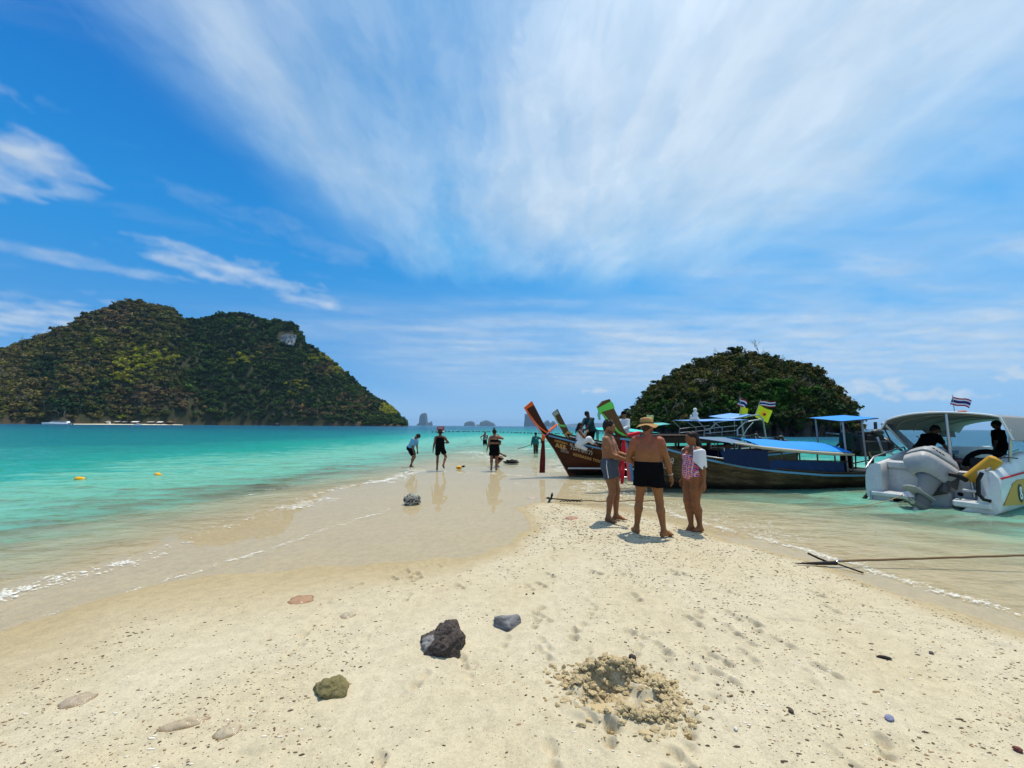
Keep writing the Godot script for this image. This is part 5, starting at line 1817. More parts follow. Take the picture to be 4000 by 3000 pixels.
	frame(t, "truss_bar", [Vector3(2.6, 1.27, -0.98), Vector3(5.2, 1.38, -0.98), Vector3(5.2, 1.24, -0.98)], 0.018, M.steel)
	frame(t, "stern_rail", [Vector3(-0.45, 0.75, -1.08), Vector3(-0.1, 1.03, -1.02), Vector3(0.7, 1.16, -0.96), Vector3(1.6, 1.26, -0.96), Vector3(1.62, 1.15, -0.94)], 0.018, M.steel)
	frame(t, "stern_rail", [Vector3(-0.42, 0.9, 0.93), Vector3(0.2, 1.03, 0.95), Vector3(1.2, 1.2, 0.95), Vector3(2.0, 1.28, 0.95)], 0.02, M.steel)
	frame(t, "corner_tube", [Vector3(-0.55, 0.86, 0.90), Vector3(-0.58, 0.7, 0.84), Vector3(-0.58, 0.4, 0.82), Vector3(-0.56, 0.30, 0.88), Vector3(-0.55, 0.28, 0.98)], 0.035, M.black)
	# folding ladder under the port platform
	frame(t, "ladder_tube", [Vector3(-0.55, 0.2, -0.96), Vector3(-0.58, -0.05, -0.98), Vector3(-0.6, -0.2, -0.93), Vector3(-0.6, -0.22, -0.7), Vector3(-0.58, -0.05, -0.58), Vector3(-0.55, 0.2, -0.56)], 0.022, M.steel)
	for s in [0.5, 0.9]:
		mb = MB.new()
		mb.box(Vector3(-0.5, 0.245, s), Vector3(0.1, 0.03, 0.08), Basis(), 0.008)
		put("cleat", mb, M.steel, t)
	mb = MB.new()
	mb.lathe([Vector2(0, 0), Vector2(0.045, 0), Vector2(0.045, 0.02), Vector2(0, 0.02)], 12, Vector3(-0.01, 0.3, 0.42), Basis(Vector3.BACK, PI / 2))
	put("drain", mb, M.black, t)
	for q in [[1.0, -0.15, 1], [1.0, 0.35, 0]]:
		mb = MB.new()
		mb.box(Vector3(q[0], 2.195, q[1]), Vector3(0.1, 0.05, 0.14), Basis(), 0.012)
		put("roof_light", mb, M.c_orange if q[2] == 0 else M.gold, t)
	frame(t, "flag_staff", [Vector3(1.9, 2.12, 0.0), Vector3(1.9, 2.66, 0.0)], 0.009, M.tube)
	flag("thai_flag", "national flag on the speedboat's canopy", t.transform * Vector3(1.9, 2.62, 0.0), 0.34, 0.21, Basis(Vector3.UP, -0.6) * Basis(Vector3.BACK, -0.3), true, 6)
	# dark curved seat back and wheel inside
	mb = MB.new()
	var arc := []
	for k in 11: arc.append(Vector3(3.15, 0.75 + 0.42 * sin(PI * k / 10.0), 0.2 - 0.42 * cos(PI * k / 10.0)))
	mb.tube(arc, 0.07, 8)
	put("seat_back", mb, M.black, t)
	mb = MB.new()
	mb.box(Vector3(3.15, 0.72, 0.2), Vector3(0.1, 0.55, 0.68), Basis(), 0.03)
	put("seat_cushion", mb, mat(Color(0.16, 0.15, 0.14), 0.7), t)
	# mustard fender lashed on the starboard quarter
	var fn := thing("yellow_fender", "mustard yellow cylinder fender lying across the speedboat's starboard quarter", "fender", t.transform * Vector3(-0.08, 0.95, 0.88))
	mb = MB.new()
	var fa := Vector3(0.12, 0.20, 0.10)
	var fb := Vector3(-0.12, -0.32, -0.28)
	mb.tube([fa, fa.lerp(fb, 0.03), fa.lerp(fb, 0.08), fa.lerp(fb, 0.92), fa.lerp(fb, 0.97), fb], [0.05, 0.105, 0.125, 0.125, 0.105, 0.05], 14)
	put("body", mb, mat(Color(0.48, 0.26, 0.03), 0.6), fn)
	frame(fn, "lashing", [fa, Vector3(0.3, 0.22, 0.12), Vector3(0.5, 0.2, 0.14)], 0.012, M.black)
	frame(fn, "support", [fb + Vector3(0, 0.02, 0.06), fb + Vector3(0, -0.36, 0.08)], 0.03, M.steel)
	# black pole with a yellow float at the port quarter
	var po := thing("black_pole", "black pole with a yellow float, leaning in the water at the speedboat's port quarter", "pole", t.transform * Vector3(-0.5, 0.0, -1.2))
	frame(po, "pole", [Vector3(0.0, -0.1, 0.0), Vector3(0.85, 0.82, 0.0)], 0.04, M.black)
	mb = MB.new()
	mb.ell(Vector3(0.92, 0.88, 0.0), Vector3(0.16, 0.07, 0.09), 10, 8)
	put("float", mb, mat(Color(0.62, 0.32, 0.02), 0.6), po)
	outboard(t)

func flat_part_at(t: Node3D, called: String, q: Array, th: float, m: Material) -> void:
	var mb := MB.new()
	mb.slab([[q[3], q[2]], [q[0], q[1]]], Vector3(0, 0, -th))
	put(called, mb, m, t)

func loft(mb: MB, rings: Array, sides := 18) -> void:  # rings: [height, half length, half width, centre x, squareness]
	var rows := []
	for q in rings:
		var r := []
		for k in sides:
			var a := TAU * k / sides
			var c := cos(a)
			var s := sin(a)
			var e: float = 2.0 / q[4]
			r.append(Vector3(q[3] + q[1] * signf(c) * pow(absf(c), e), q[0], q[2] * signf(s) * pow(absf(s), e)))
		rows.append(r)
	mb.sheet(rows, true)
	var f := mb.v.size() - sides
	var top := mb.p(rows[-1].reduce(func(a, b): return a + b) / sides)
	for k in sides: mb.t(top, f + (k + 1) % sides, f + k)
	var f0 := top - sides * rows.size()
	var bot := mb.p(rows[0].reduce(func(a, b): return a + b) / sides)
	for k in sides: mb.t(bot, f0 + k, f0 + (k + 1) % sides)

func outboard(boat: Node3D) -> void:
	var t := thing("outboard_motor", "large white outboard motor tilted up on the speedboat's stern", "outboard motor", boat.transform * Vector3(-0.34, 0.70, 0.04))
	t.basis = Basis(Vector3.UP, boat.rotation.y) * Basis(Vector3.BACK, deg_to_rad(-42)) * Basis(Vector3.UP, deg_to_rad(-28)) * Basis().scaled(Vector3.ONE * 1.02)
	var white := mat(Color(0.38, 0.385, 0.39), 0.4)
	white.albedo_texture = M.gel.albedo_texture
	tri_map(white, 1.6, false)
	var mb := MB.new()
	loft(mb, [[-0.10, 0.28, 0.18, 0.0, 4.0], [-0.02, 0.35, 0.24, -0.01, 4.5], [0.16, 0.42, 0.29, -0.02, 4.5], [0.30, 0.43, 0.295, -0.02, 4.5]])
	put("lower_cowl", mb, white, t)
	mb = MB.new()
	loft(mb, [[0.30, 0.412, 0.28, -0.02, 4.5], [0.318, 0.412, 0.28, -0.02, 4.5]])
	put("cowl_seam", mb, M.black, t)
	mb = MB.new()
	loft(mb, [[0.318, 0.43, 0.295, -0.02, 4.5], [0.40, 0.415, 0.285, -0.015, 4.5], [0.52, 0.375, 0.255, 0.0, 4.2], [0.535, 0.34, 0.225, 0.005, 4.2], [0.70, 0.24, 0.15, 0.05, 4.0], [0.735, 0.20, 0.115, 0.06, 3.6], [0.745, 0.10, 0.06, 0.06, 3.0]])
	put("top_cowl", mb, white, t)
	mb = MB.new()
	for k in 4: mb.box(Vector3(-0.28 + 0.075 * k, 0.47, 0.279 - 0.012 * k * 0.2), Vector3(0.05, 0.028, 0.006), Basis(Vector3.RIGHT, -0.16), 0.0)
	put("cowl_decal", mb, M.black, t)
	mb = MB.new()
	loft(mb, [[-0.62, 0.13, 0.055, -0.02, 2.2], [-0.45, 0.15, 0.075, 0.0, 2.3], [-0.2, 0.19, 0.11, 0.02, 2.6], [-0.08, 0.26, 0.16, 0.02, 2.8]])
	put("midsection", mb, mat(Color(0.21, 0.21, 0.205), 0.5), t)
	mb = MB.new()
	mb.prism(PackedVector2Array([Vector2(0.16, -0.10), Vector2(0.12, 0.12), Vector2(-0.34, 0.14), Vector2(-0.42, 0.05), Vector2(-0.42, -0.05), Vector2(-0.34, -0.14), Vector2(0.12, -0.12)]), -0.014, 0.014, Transform3D(Basis(Vector3.RIGHT, -PI / 2), Vector3(0, -0.62, 0)))
	put("cavitation_plate", mb, mat(Color(0.30, 0.31, 0.30), 0.5), t)
	mb = MB.new()
	loft(mb, [[-0.86, 0.15, 0.035, 0.0, 2.0], [-0.75, 0.16, 0.05, 0.0, 2.0], [-0.62, 0.17, 0.065, 0.0, 2.2]])
	mb.tube([Vector3(0.26, -0.90, 0), Vector3(0.2, -0.90, 0), Vector3(0.05, -0.90, 0), Vector3(-0.16, -0.90, 0), Vector3(-0.24, -0.90, 0)], [0.012, 0.055, 0.082, 0.085, 0.07], 14)
	put("gearcase", mb, mat(Color(0.12, 0.12, 0.118), 0.5), t)
	mb = MB.new()
	mb.prism(PackedVector2Array([Vector2(0.10, -0.96), Vector2(-0.14, -0.96), Vector2(-0.16, -1.18), Vector2(-0.06, -1.17)]), -0.012, 0.012)
	put("skeg", mb, mat(Color(0.34, 0.35, 0.35), 0.45), t)
	var pr := MB.new()
	pr.tube([Vector3(-0.24, -0.90, 0), Vector3(-0.36, -0.90, 0), Vector3(-0.42, -0.90, 0)], [0.06, 0.055, 0.03], 12)
	var hub := put("propeller", pr, M.steel, t)
	for k in 3:
		mb = MB.new()
		var rot := Basis(Vector3.RIGHT, TAU * k / 3.0)
		var rows := []
		for j in 6:
			var s := j / 5.0
			var rad := 0.05 + 0.15 * s
			var half := 0.085 * sin(PI * (0.22 + 0.72 * s))
			var tw := deg_to_rad(lerpf(60.0, 28.0, s))
			var r := []
			for i in 5:
				var c := (i - 2.0) / 2.0 * half
				r.append(Vector3(-0.31, -0.90, 0) + rot * Vector3(c * cos(tw), rad, c * sin(tw)))
			rows.append(r)
		mb.slab(rows, rot * Vector3(0.006, 0, 0.003))
		put("blade", mb, M.steel, hub)
	mb = MB.new()
	mb.box(Vector3(0.26, -0.12, 0), Vector3(0.14, 0.42, 0.36), Basis(), 0.03)
	mb.box(Vector3(0.32, 0.02, 0.19), Vector3(0.24, 0.3, 0.05), Basis(), 0.015)
	mb.box(Vector3(0.32, 0.02, -0.19), Vector3(0.24, 0.3, 0.05), Basis(), 0.015)
	mb.tube([Vector3(0.2, -0.3, 0.1), Vector3(0.34, -0.05, 0.1)], 0.035, 8)
	mb.tube([Vector3(0.2, -0.3, -0.1), Vector3(0.34, -0.05, -0.1)], 0.035, 8)
	put("clamp_bracket", mb, mat(Color(0.07, 0.07, 0.07), 0.5), t)
	mb = MB.new()
	mb.tube([Vector3(0.12, 0.05, 0.3), Vector3(0.2, 0.02, 0.42), Vector3(0.34, 0.0, 0.44)], 0.05, 8)
	put("cable_boot", mb, M.black, t)

# ---- people: a distance field of tapered bones, meshed with surface nets ----
func field_mesh(bones: Array, cell: float, mb: MB, cuts: Array, tint: Callable) -> void:
	# bones: [a, b, radius a, radius b, blend]; cuts: [normal, offset] keep what lies behind the plane
	var lo := Vector3(1e9, 1e9, 1e9)
	var hi := -lo
	for q in bones:
		for e in [[q[0], q[2]], [q[1], q[3]]]:
			var r: Vector3 = Vector3.ONE * (e[1] + cell * 3.0)
			lo = lo.min(e[0] - r)
			hi = hi.max(e[0] + r)
	var nx := int((hi.x - lo.x) / cell) + 2
	var ny := int((hi.y - lo.y) / cell) + 2
	var nz := int((hi.z - lo.z) / cell) + 2
	var g := PackedFloat32Array()
	g.resize(nx * ny * nz)
	g.fill(9.0)
	for q in bones:
		var a: Vector3 = q[0]
		var b: Vector3 = q[1]
		var ra: float = q[2]
		var rb: float = q[3]
		var k: float = q[4]
		var reach := maxf(ra, rb) + cell * 2.6 + k
		var l := ((a.min(b) - lo - Vector3.ONE * reach) / cell).floor()
		var h := ((a.max(b) - lo + Vector3.ONE * reach) / cell).ceil()
		var ba := b - a
		var inv := 1.0 / maxf(ba.length_squared(), 1e-9)
		var x0 := maxi(0, int(l.x)); var x1 := mini(nx - 1, int(h.x))
		for z in range(maxi(0, int(l.z)), mini(nz - 1, int(h.z)) + 1):
			for y in range(maxi(0, int(l.y)), mini(ny - 1, int(h.y)) + 1):
				var row := (z * ny + y) * nx
				var pa := Vector3(lo.x, lo.y + y * cell, lo.z + z * cell) - a
				for x in range(x0, x1 + 1):
					var w := Vector3(pa.x + x * cell, pa.y, pa.z)
					var t := clampf(w.dot(ba) * inv, 0.0, 1.0)
					var d := (w - ba * t).length() - ra - (rb - ra) * t
					var e := g[row + x]
					if e > 8.0: g[row + x] = d
					else:
						var m := k - absf(d - e)
						g[row + x] = minf(d, e) - (m * m * 0.25 / k if m > 0.0 else 0.0)
	if cuts.size():
		for z in nz:
			for y in ny:
				var row := (z * ny + y) * nx
				for x in nx:
					if g[row + x] < cell * 3.0:
						var p := lo + Vector3(x, y, z) * cell
						for c in cuts: g[row + x] = maxf(g[row + x], c[0].dot(p) - c[1])
	var id := PackedInt32Array()
	id.resize(g.size())
	id.fill(-1)
	var lim := cell * 2.4
	var sy := nx
	var sz := nx * ny
	var off := [0, 1, sy, sy + 1, sz, sz + 1, sz + sy, sz + sy + 1]
	var act := PackedInt32Array()
	for i in g.size() - sz - sy - 1:
		var v := g[i]
		if v > lim or v < -lim: continue
		var n := 0
		for o in off:
			if g[i + o] < 0.0: n += 1
		if n == 0 or n == 8: continue
		var x := i % nx
		var y := (i / nx) % ny
		var z := i / sz
		if x >= nx - 1 or y >= ny - 1: continue
		var sum := Vector3.ZERO
		var cnt := 0
		for e in [[0, 1], [2, 3], [4, 5], [6, 7], [0, 2], [1, 3], [4, 6], [5, 7], [0, 4], [1, 5], [2, 6], [3, 7]]:
			var va := g[i + off[e[0]]]
			var vb := g[i + off[e[1]]]
			if (va < 0.0) != (vb < 0.0):
				var t := va / (va - vb)
				var pa := Vector3(e[0] & 1, (e[0] >> 1) & 1, (e[0] >> 2) & 1)
				var pb := Vector3(e[1] & 1, (e[1] >> 1) & 1, (e[1] >> 2) & 1)
				sum += pa.lerp(pb, t)
				cnt += 1
		var p := lo + (Vector3(x, y, z) + sum / cnt) * cell
		mb.col = tint.call(p)
		id[i] = mb.p(p)
		act.append(i)
	for i in act:
		var s := g[i] < 0.0
		for ax in 3:
			var st: int = [1, sy, sz][ax]
			if (g[i + st] < 0.0) == s: continue
			var u: int = [sy, sz, 1][ax]
			var w: int = [sz, 1, sy][ax]
			if i - u - w < 0: continue
			var a := id[i]; var b := id[i - u]; var c := id[i - u - w]; var d := id[i - w]
			if a < 0 or b < 0 or c < 0 or d < 0: continue
			if s: mb.q(a, b, c, d)
			else: mb.q(d, c, b, a)

func ik(a: Vector3, t: Vector3, l1: float, l2: float, pole: Vector3) -> Vector3:
	var d := t - a
	var n := clampf(d.length(), absf(l1 - l2) + 0.001, l1 + l2 - 0.002)
	var u := d.normalized()
	var x := (l1 * l1 - l2 * l2 + n * n) / (2.0 * n)
	var h := sqrt(maxf(0.0, l1 * l1 - x * x))
	var w := (pole - u * pole.dot(u)).normalized()
	return a + u * x + w * h

const SKIN := Color(0.33, 0.165, 0.095)

func person(label: String, at: Vector3, o: Dictionary) -> Node3D:
	# body frame: faces +z, its left is +x, feet on y = 0; lengths for a height of 1.75 m
	var t := thing("person", label, "person", at, deg_to_rad(o.get("yaw", 0.0)))
	var K: float = o.get("h", 1.75) / 1.75
	t.scale = Vector3.ONE * K
	var fem: bool = o.get("female", false)
	var fat: float = o.get("fat", 1.0)
	var arm: float = o.get("arm", 1.0)
	var leg: float = o.get("leg", 1.0)
	var cell: float = o.get("cell", 0.022)
	var skin: Color = o.get("skin", SKIN)
	var P: Vector3 = o.get("pelvis", Vector3(0, 0.972, 0))
	var S: Vector3 = o.get("spine", Vector3(0, 1, 0.02)).normalized()
	var tw: float = deg_to_rad(o.get("twist", 0.0))
	var hx := Vector3(1, o.get("hip_tilt", 0.0), 0).normalized()
	var X := Basis(S, tw) * (Vector3.RIGHT - S * S.x).normalized()
	var F := X.cross(S)
	var sw: float = 0.155 if fem else 0.178
	var chest := P + S * 0.30
	var neck := P + S * 0.505
	var shl := [P + S * 0.445 + X * sw * (0.9 + 0.1 * fat), P + S * 0.445 - X * sw * (0.9 + 0.1 * fat)]  # left, right
	var hw := 0.098 if fem else 0.088
	var hip := [P + hx * hw + Vector3(0, -0.03, 0), P - hx * hw + Vector3(0, -0.03, 0)]
	var hd: Vector3 = (Basis(F, 0.0) * (S * 0.85 + Vector3.UP * 0.15 + F * 0.14 + o.get("head_lean", Vector3.ZERO))).normalized()
	var hy := Basis(Vector3.UP, deg_to_rad(o.get("head_yaw", 0.0)))
	var hf := (hy * F - hd * (hy * F).dot(hd)).normalized().rotated((hd.cross(hy * F)).normalized(), 0.0)
	hf = (hf * cos(deg_to_rad(o.get("head_pitch", 0.0))) + hd * sin(deg_to_rad(o.get("head_pitch", 0.0)))).normalized()
	var hs := hd.cross(hf).normalized()
	var hu := hf.cross(hs).normalized()
	var hc := neck + hd * 0.155
	var HB := Basis(hs, hu, hf)  # head axes: x left, y up, z face
	var bones := []
	# trunk
	var tr := 0.094 * fat
	var wst := (0.045 if fem else 0.062) * (0.4 + 0.6 * fat)
	bones.append([hip[0] + Vector3(0, 0.04, 0), hip[1] + Vector3(0, 0.04, 0), 0.098 * (0.5 + 0.5 * fat) * (1.06 if fem else 1.0), 0.098 * (0.5 + 0.5 * fat) * (1.06 if fem else 1.0), 0.05])
	for s in [1, -1]:
		bones.append([P + X * 0.045 * s + S * 0.02, chest + X * 0.062 * s, tr * (0.98 if fem else 1.02), tr * 1.05, 0.05])
		bones.append([P + X * wst * s + S * 0.10 + F * 0.01, P + X * wst * s + S * 0.16 + F * 0.015, tr * 0.98, tr * 0.98, 0.06])
		bones.append([chest + X * 0.055 * s, P + S * 0.40 + X * 0.08 * s - F * 0.01, tr * 1.04, 0.075, 0.05])
		bones.append([hip[0 if s > 0 else 1] + Vector3(0, -0.01, -0.035), hip[0 if s > 0 else 1] + Vector3(0, 0.05, -0.03), 0.085 * (0.6 + 0.4 * fat), 0.08, 0.05])
		bones.append([neck - S * 0.02 + X * 0.02 * s, shl[0 if s > 0 else 1] + S * 0.015 - X * 0.02 * s, 0.05, 0.05, 0.05])
		if fem: bones.append([chest + X * 0.068 * s + F * 0.075 + S * 0.045, chest + X * 0.072 * s + F * 0.105 + S * 0.03, 0.058, 0.052, 0.03])
		else: bones.append([chest + X * 0.03 * s + F * 0.055 + S * 0.07, chest + X * 0.10 * s + F * 0.05 + S * 0.08, 0.05, 0.045, 0.05])
	if fat > 1.05: bones.append([P + S * 0.06 + F * 0.06 * fat, P + S * 0.16 + F * 0.06 * fat, 0.085 * fat, 0.08 * fat, 0.08])
	bones.append([neck - S * 0.04 - F * 0.005, hc - hu * 0.02 - hf * 0.02, 0.058 if not fem else 0.049, 0.055 if not fem else 0.046, 0.04])
	bones.append([hc + hu * 0.03 - hf * 0.015, hc + hu * 0.02 + hf * 0.01, 0.086, 0.082, 0.03])
	# limbs
	var legs := []
	var arms := []
	var mark := {}
	for i in 2:
		var s := 1.0 if i == 0 else -1.0
		var ft: Vector3 = o.get("foot_l" if i == 0 else "foot_r", Vector3(0.11 * s, 0, 0))
		var ank := ft + Vector3(0, 0.085, 0)
		var pole: Vector3 = o.get("knee_l" if i == 0 else "knee_r", Vector3(0.12 * s, 0, 1))
		var kn := ik(hip[i], ank, 0.435, 0.435, pole)
		legs.append([hip[i], kn, ank])
		var tf := (0.95 if not fem else 1.06) * leg
		bones.append([hip[i], hip[i].lerp(kn, 0.5), 0.088 * tf, 0.076 * tf, 0.04])
		bones.append([hip[i].lerp(kn, 0.5), kn, 0.076 * tf, 0.054 * tf, 0.03])
		var bk: Vector3 = -(pole - (ank - kn).normalized() * pole.dot((ank - kn).normalized())).normalized()
		bones.append([kn, kn.lerp(ank, 0.32) + bk * 0.016, 0.052 * tf, 0.056 * tf, 0.03])
		bones.append([kn.lerp(ank, 0.32) + bk * 0.016, ank, 0.056 * tf, 0.036, 0.03])
		var fy: float = deg_to_rad(o.get("toe_l" if i == 0 else "toe_r", 12.0 * s))
		var fd := Vector3(sin(fy), 0, cos(fy))
		var pitch: float = o.get("heel_l" if i == 0 else "heel_r", 0.0)
		var fdir := (fd - Vector3.UP * pitch).normalized()
		var fs := Vector3(cos(fy), 0, -sin(fy))
		var heel := ank - fd * 0.035 - Vector3(0, 0.05, 0)
		var ball := heel + fdir * 0.16 + Vector3(0, -0.005 if pitch == 0.0 else 0.0, 0)
		mark["foot%d" % i] = [heel, ball, fdir, fs, ank, s]
		bones.append([ank, heel, 0.038, 0.032, 0.025])
		bones.append([ank + fd * 0.01, ball, 0.036, 0.022, 0.03])
		bones.append([heel, ball + fs * 0.02, 0.03, 0.022, 0.025])
		bones.append([ball + fs * 0.022, ball - fs * 0.022, 0.022, 0.022, 0.02])
		for k in 5:
			var b0 := ball + fs * (0.028 - 0.014 * k) * s * -1.0
			bones.append([b0, b0 + fdir * (0.058 - 0.006 * k) + Vector3(0, -0.004, 0), 0.013 if k == 0 else 0.010, 0.011 if k == 0 else 0.008, 0.006])
		var hp: Vector3 = o.get("hand_l" if i == 0 else "hand_r", Vector3(0.27 * s, 0.83, 0.05))
		var ep: Vector3 = o.get("elbow_l" if i == 0 else "elbow_r", Vector3(0.5 * s, -0.3, -1))
		var el := ik(shl[i], hp, 0.285, 0.255, ep)
		var wr: Vector3 = el + (hp - el).normalized() * 0.255
		arms.append([shl[i], el, wr])
		bones.append([shl[i], shl[i].lerp(el, 0.3), 0.060 * arm, 0.054 * arm, 0.04])
		bones.append([shl[i].lerp(el, 0.2), el, 0.052 * arm, 0.040 * arm, 0.03])
		bones.append([el, el.lerp(wr, 0.3), 0.040 * arm, 0.041 * arm, 0.02])
		bones.append([el.lerp(wr, 0.3), wr, 0.041 * arm, 0.026, 0.02])
	var red: Color = o.get("sunburn", skin)
	var sun_tint := func(p: Vector3) -> Color:
		var k := clampf((p - P).dot(S) * 3.4 - 0.75, 0.0, 1.0) if p.y > 0.5 else 0.0
		var n := 1.0 + 0.16 * n1.get_noise_3d(p.x * 9.0, p.y * 9.0, p.z * 9.0) + 0.10 * n1.get_noise_3d(p.x * 40.0, p.y * 40.0, p.z * 40.0)
		return skin.lerp(red, k) * n
	var mb := MB.new()
	field_mesh(bones, cell, mb, [], sun_tint)
	# head on a finer grid
	var H := func(x: float, y: float, z: float) -> Vector3: return hc + HB * Vector3(x, y, z)
	var hb := [[H.call(0, 0.035, -0.018), H.call(0, 0.03, 0.012), 0.088, 0.080, 0.03], [H.call(0, 0.02, 0.03), H.call(0, -0.075, 0.052), 0.066, 0.036, 0.03]]
	for s in [1.0, -1.0]:
		hb.append([H.call(0.035 * s, -0.02, 0.045), H.call(0.022 * s, -0.075, 0.045), 0.034, 0.028, 0.03])
		hb.append([H.call(0.05 * s, -0.005, 0.0), H.call(0.035 * s, -0.06, 0.01), 0.036, 0.03, 0.03])
		hb.append([H.call(0.076 * s, 0.012, -0.012), H.call(0.076 * s, -0.022, -0.006), 0.014, 0.010, 0.008])
		hb.append([H.call(0.018 * s, 0.028, 0.083), H.call(0.045 * s, 0.026, 0.068), 0.013, 0.011, 0.012])
	hb.append([H.call(0, 0.015, 0.092), H.call(0, -0.018, 0.106), 0.010, 0.015, 0.01])
	hb.append([H.call(-0.012, -0.022, 0.098), H.call(0.012, -0.022, 0.098), 0.010, 0.010, 0.01])
	hb.append([H.call(-0.018, -0.052, 0.084), H.call(0.018, -0.052, 0.084), 0.010, 0.010, 0.01])
	hb.append([H.call(0, -0.04, -0.03), neck - S * 0.005, 0.055 if not fem else 0.047, 0.057 if not fem else 0.048, 0.03])
	var spots := []
	for s in [1.0, -1.0]:
		spots.append([H.call(0.032 * s, 0.010, 0.084), 0.010, Color(0.02, 0.012, 0.01)])
		spots.append([H.call(0.034 * s, 0.034, 0.086), 0.012, Color(0.03, 0.02, 0.015)])
		spots.append([H.call(0.022 * s, 0.034, 0.09), 0.010, Color(0.03, 0.02, 0.015)])
	spots.append([H.call(0, -0.054, 0.092), 0.018, Color(0.24, 0.07, 0.055)])
	if o.get("smile", false): spots.append([H.call(0, -0.053, 0.096), 0.013, Color(0.7, 0.65, 0.6)])
	if o.get("moustache", false):
		for k in 5: spots.append([H.call(-0.024 + 0.012 * k, -0.040, 0.094), 0.011, Color(0.025, 0.015, 0.01)])
	var beard: bool = o.get("beard", false)
	var face_tint := func(p: Vector3) -> Color:
		var c: Color = skin.lerp(red, 0.5)
		var q := HB.inverse() * (p - hc)
		if beard and q.y < -0.03 and q.z > -0.02: c = c.lerp(Color(0.06, 0.035, 0.025), smoothstep(-0.03, -0.06, q.y) * 0.75 * (1.0 - smoothstep(-0.11, -0.125, q.y)))
		for w in spots:
			var d: float = p.distance_to(w[0])
			if d < w[1]: c = c.lerp(w[2], smoothstep(w[1], w[1] * 0.55, d))
		return c
	field_mesh(hb, o.get("head_cell", 0.009), mb, [], face_tint)
	# hands, each on a grid of its own
	for i in 2:
		var s := 1.0 if i == 0 else -1.0
		var wr: Vector3 = arms[i][2]
		var dir: Vector3 = o.get("palm_dir_l" if i == 0 else "palm_dir_r", (wr - arms[i][1]).normalized()).normalized()
		var nrm: Vector3 = o.get("palm_l" if i == 0 else "palm_r", Vector3(-s, 0, 0.2))
		nrm = (nrm - dir * nrm.dot(dir)).normalized()
		var lat := dir.cross(nrm).normalized() * s  # towards the thumb side
		var th: Vector3 = o.get("thumb", Vector3(0, 0, 1))
		if lat.dot(th) < 0.0 and absf(lat.dot(th)) > 0.2: lat = -lat
		var curl: float = o.get("curl_l" if i == 0 else "curl_r", 0.35)
		var fb := [[arms[i][1].lerp(wr, 0.75), wr, 0.029, 0.026, 0.015], [wr, wr + dir * 0.075 + lat * 0.024, 0.022, 0.016, 0.012], [wr, wr + dir * 0.08, 0.022, 0.016, 0.012], [wr, wr + dir * 0.072 - lat * 0.026, 0.020, 0.014, 0.012]]
		for k in 4:
			var l0: float = [0.070, 0.078, 0.073, 0.058][k]
			var b0: Vector3 = wr + dir * [0.082, 0.088, 0.084, 0.076][k] + lat * (0.030 - 0.020 * k)
			var c1: float = curl * (0.7 + 0.1 * k)
			var d1 := (dir * cos(c1) + nrm * sin(c1) + lat * (0.10 - 0.07 * k)).normalized()
			var d2 := (dir * cos(c1 * 2.2) + nrm * sin(c1 * 2.2)).normalized()
			fb.append([b0 - dir * 0.012, b0 + d1 * l0 * 0.55, 0.0095, 0.0088, 0.005])
			fb.append([b0 + d1 * l0 * 0.55, b0 + d1 * l0 * 0.55 + d2 * l0 * 0.5, 0.0088, 0.0075, 0.004])
		var tb := wr + dir * 0.028 + lat * 0.022
		fb.append([tb, tb + dir * 0.034 + lat * 0.030 + nrm * 0.012, 0.014, 0.0105, 0.012])
		fb.append([tb + dir * 0.034 + lat * 0.030 + nrm * 0.012, tb + dir * 0.066 + lat * 0.036 + nrm * 0.024, 0.0105, 0.008, 0.005])
		field_mesh(fb, o.get("hand_cell", 0.0065), mb, [], sun_tint)
		mark["wrist%d" % i] = [arms[i][1], wr, dir, nrm]
	for k in mb.v.size(): mb.uv[k] = Vector2(mb.v[k].x, mb.v[k].y)
	put("body", mb, M.skin, t)
	mark.merge({"P": P, "S": S, "X": X, "F": F, "chest": chest, "neck": neck, "sh": shl, "hip": hip, "legs": legs, "arms": arms, "H": H, "HB": HB, "hc": hc, "bones": bones, "fat": fat, "tr": tr, "fem": fem, "cell": cell, "spine_bones": bones.slice(0, bones.size()), "leg": leg})
	t.set_meta("rig", mark)
	return t

func garment(t: Node3D, called: String, bones: Array, cuts: Array, m: Material, cell := 0.0, tint := func(_p): return Color.WHITE) -> void:
	var mb := MB.new()
	field_mesh(bones, cell if cell > 0.0 else 0.018, mb, cuts, tint)
	if mb.v.size(): put(called, mb, m, t)

func grow(b: Array, d: float, k := 0.0) -> Array:
	var r := []
	for q in b: r.append([q[0], q[1], q[2] + d, q[3] + d, q[4] + k])
	return r

func trunk_bones(R: Dictionary) -> Array:
	var n := 14 if R.fat > 1.05 else 13
	return R.bones.slice(0, (13 if true else n) + (1 if R.fat > 1.05 else 0))

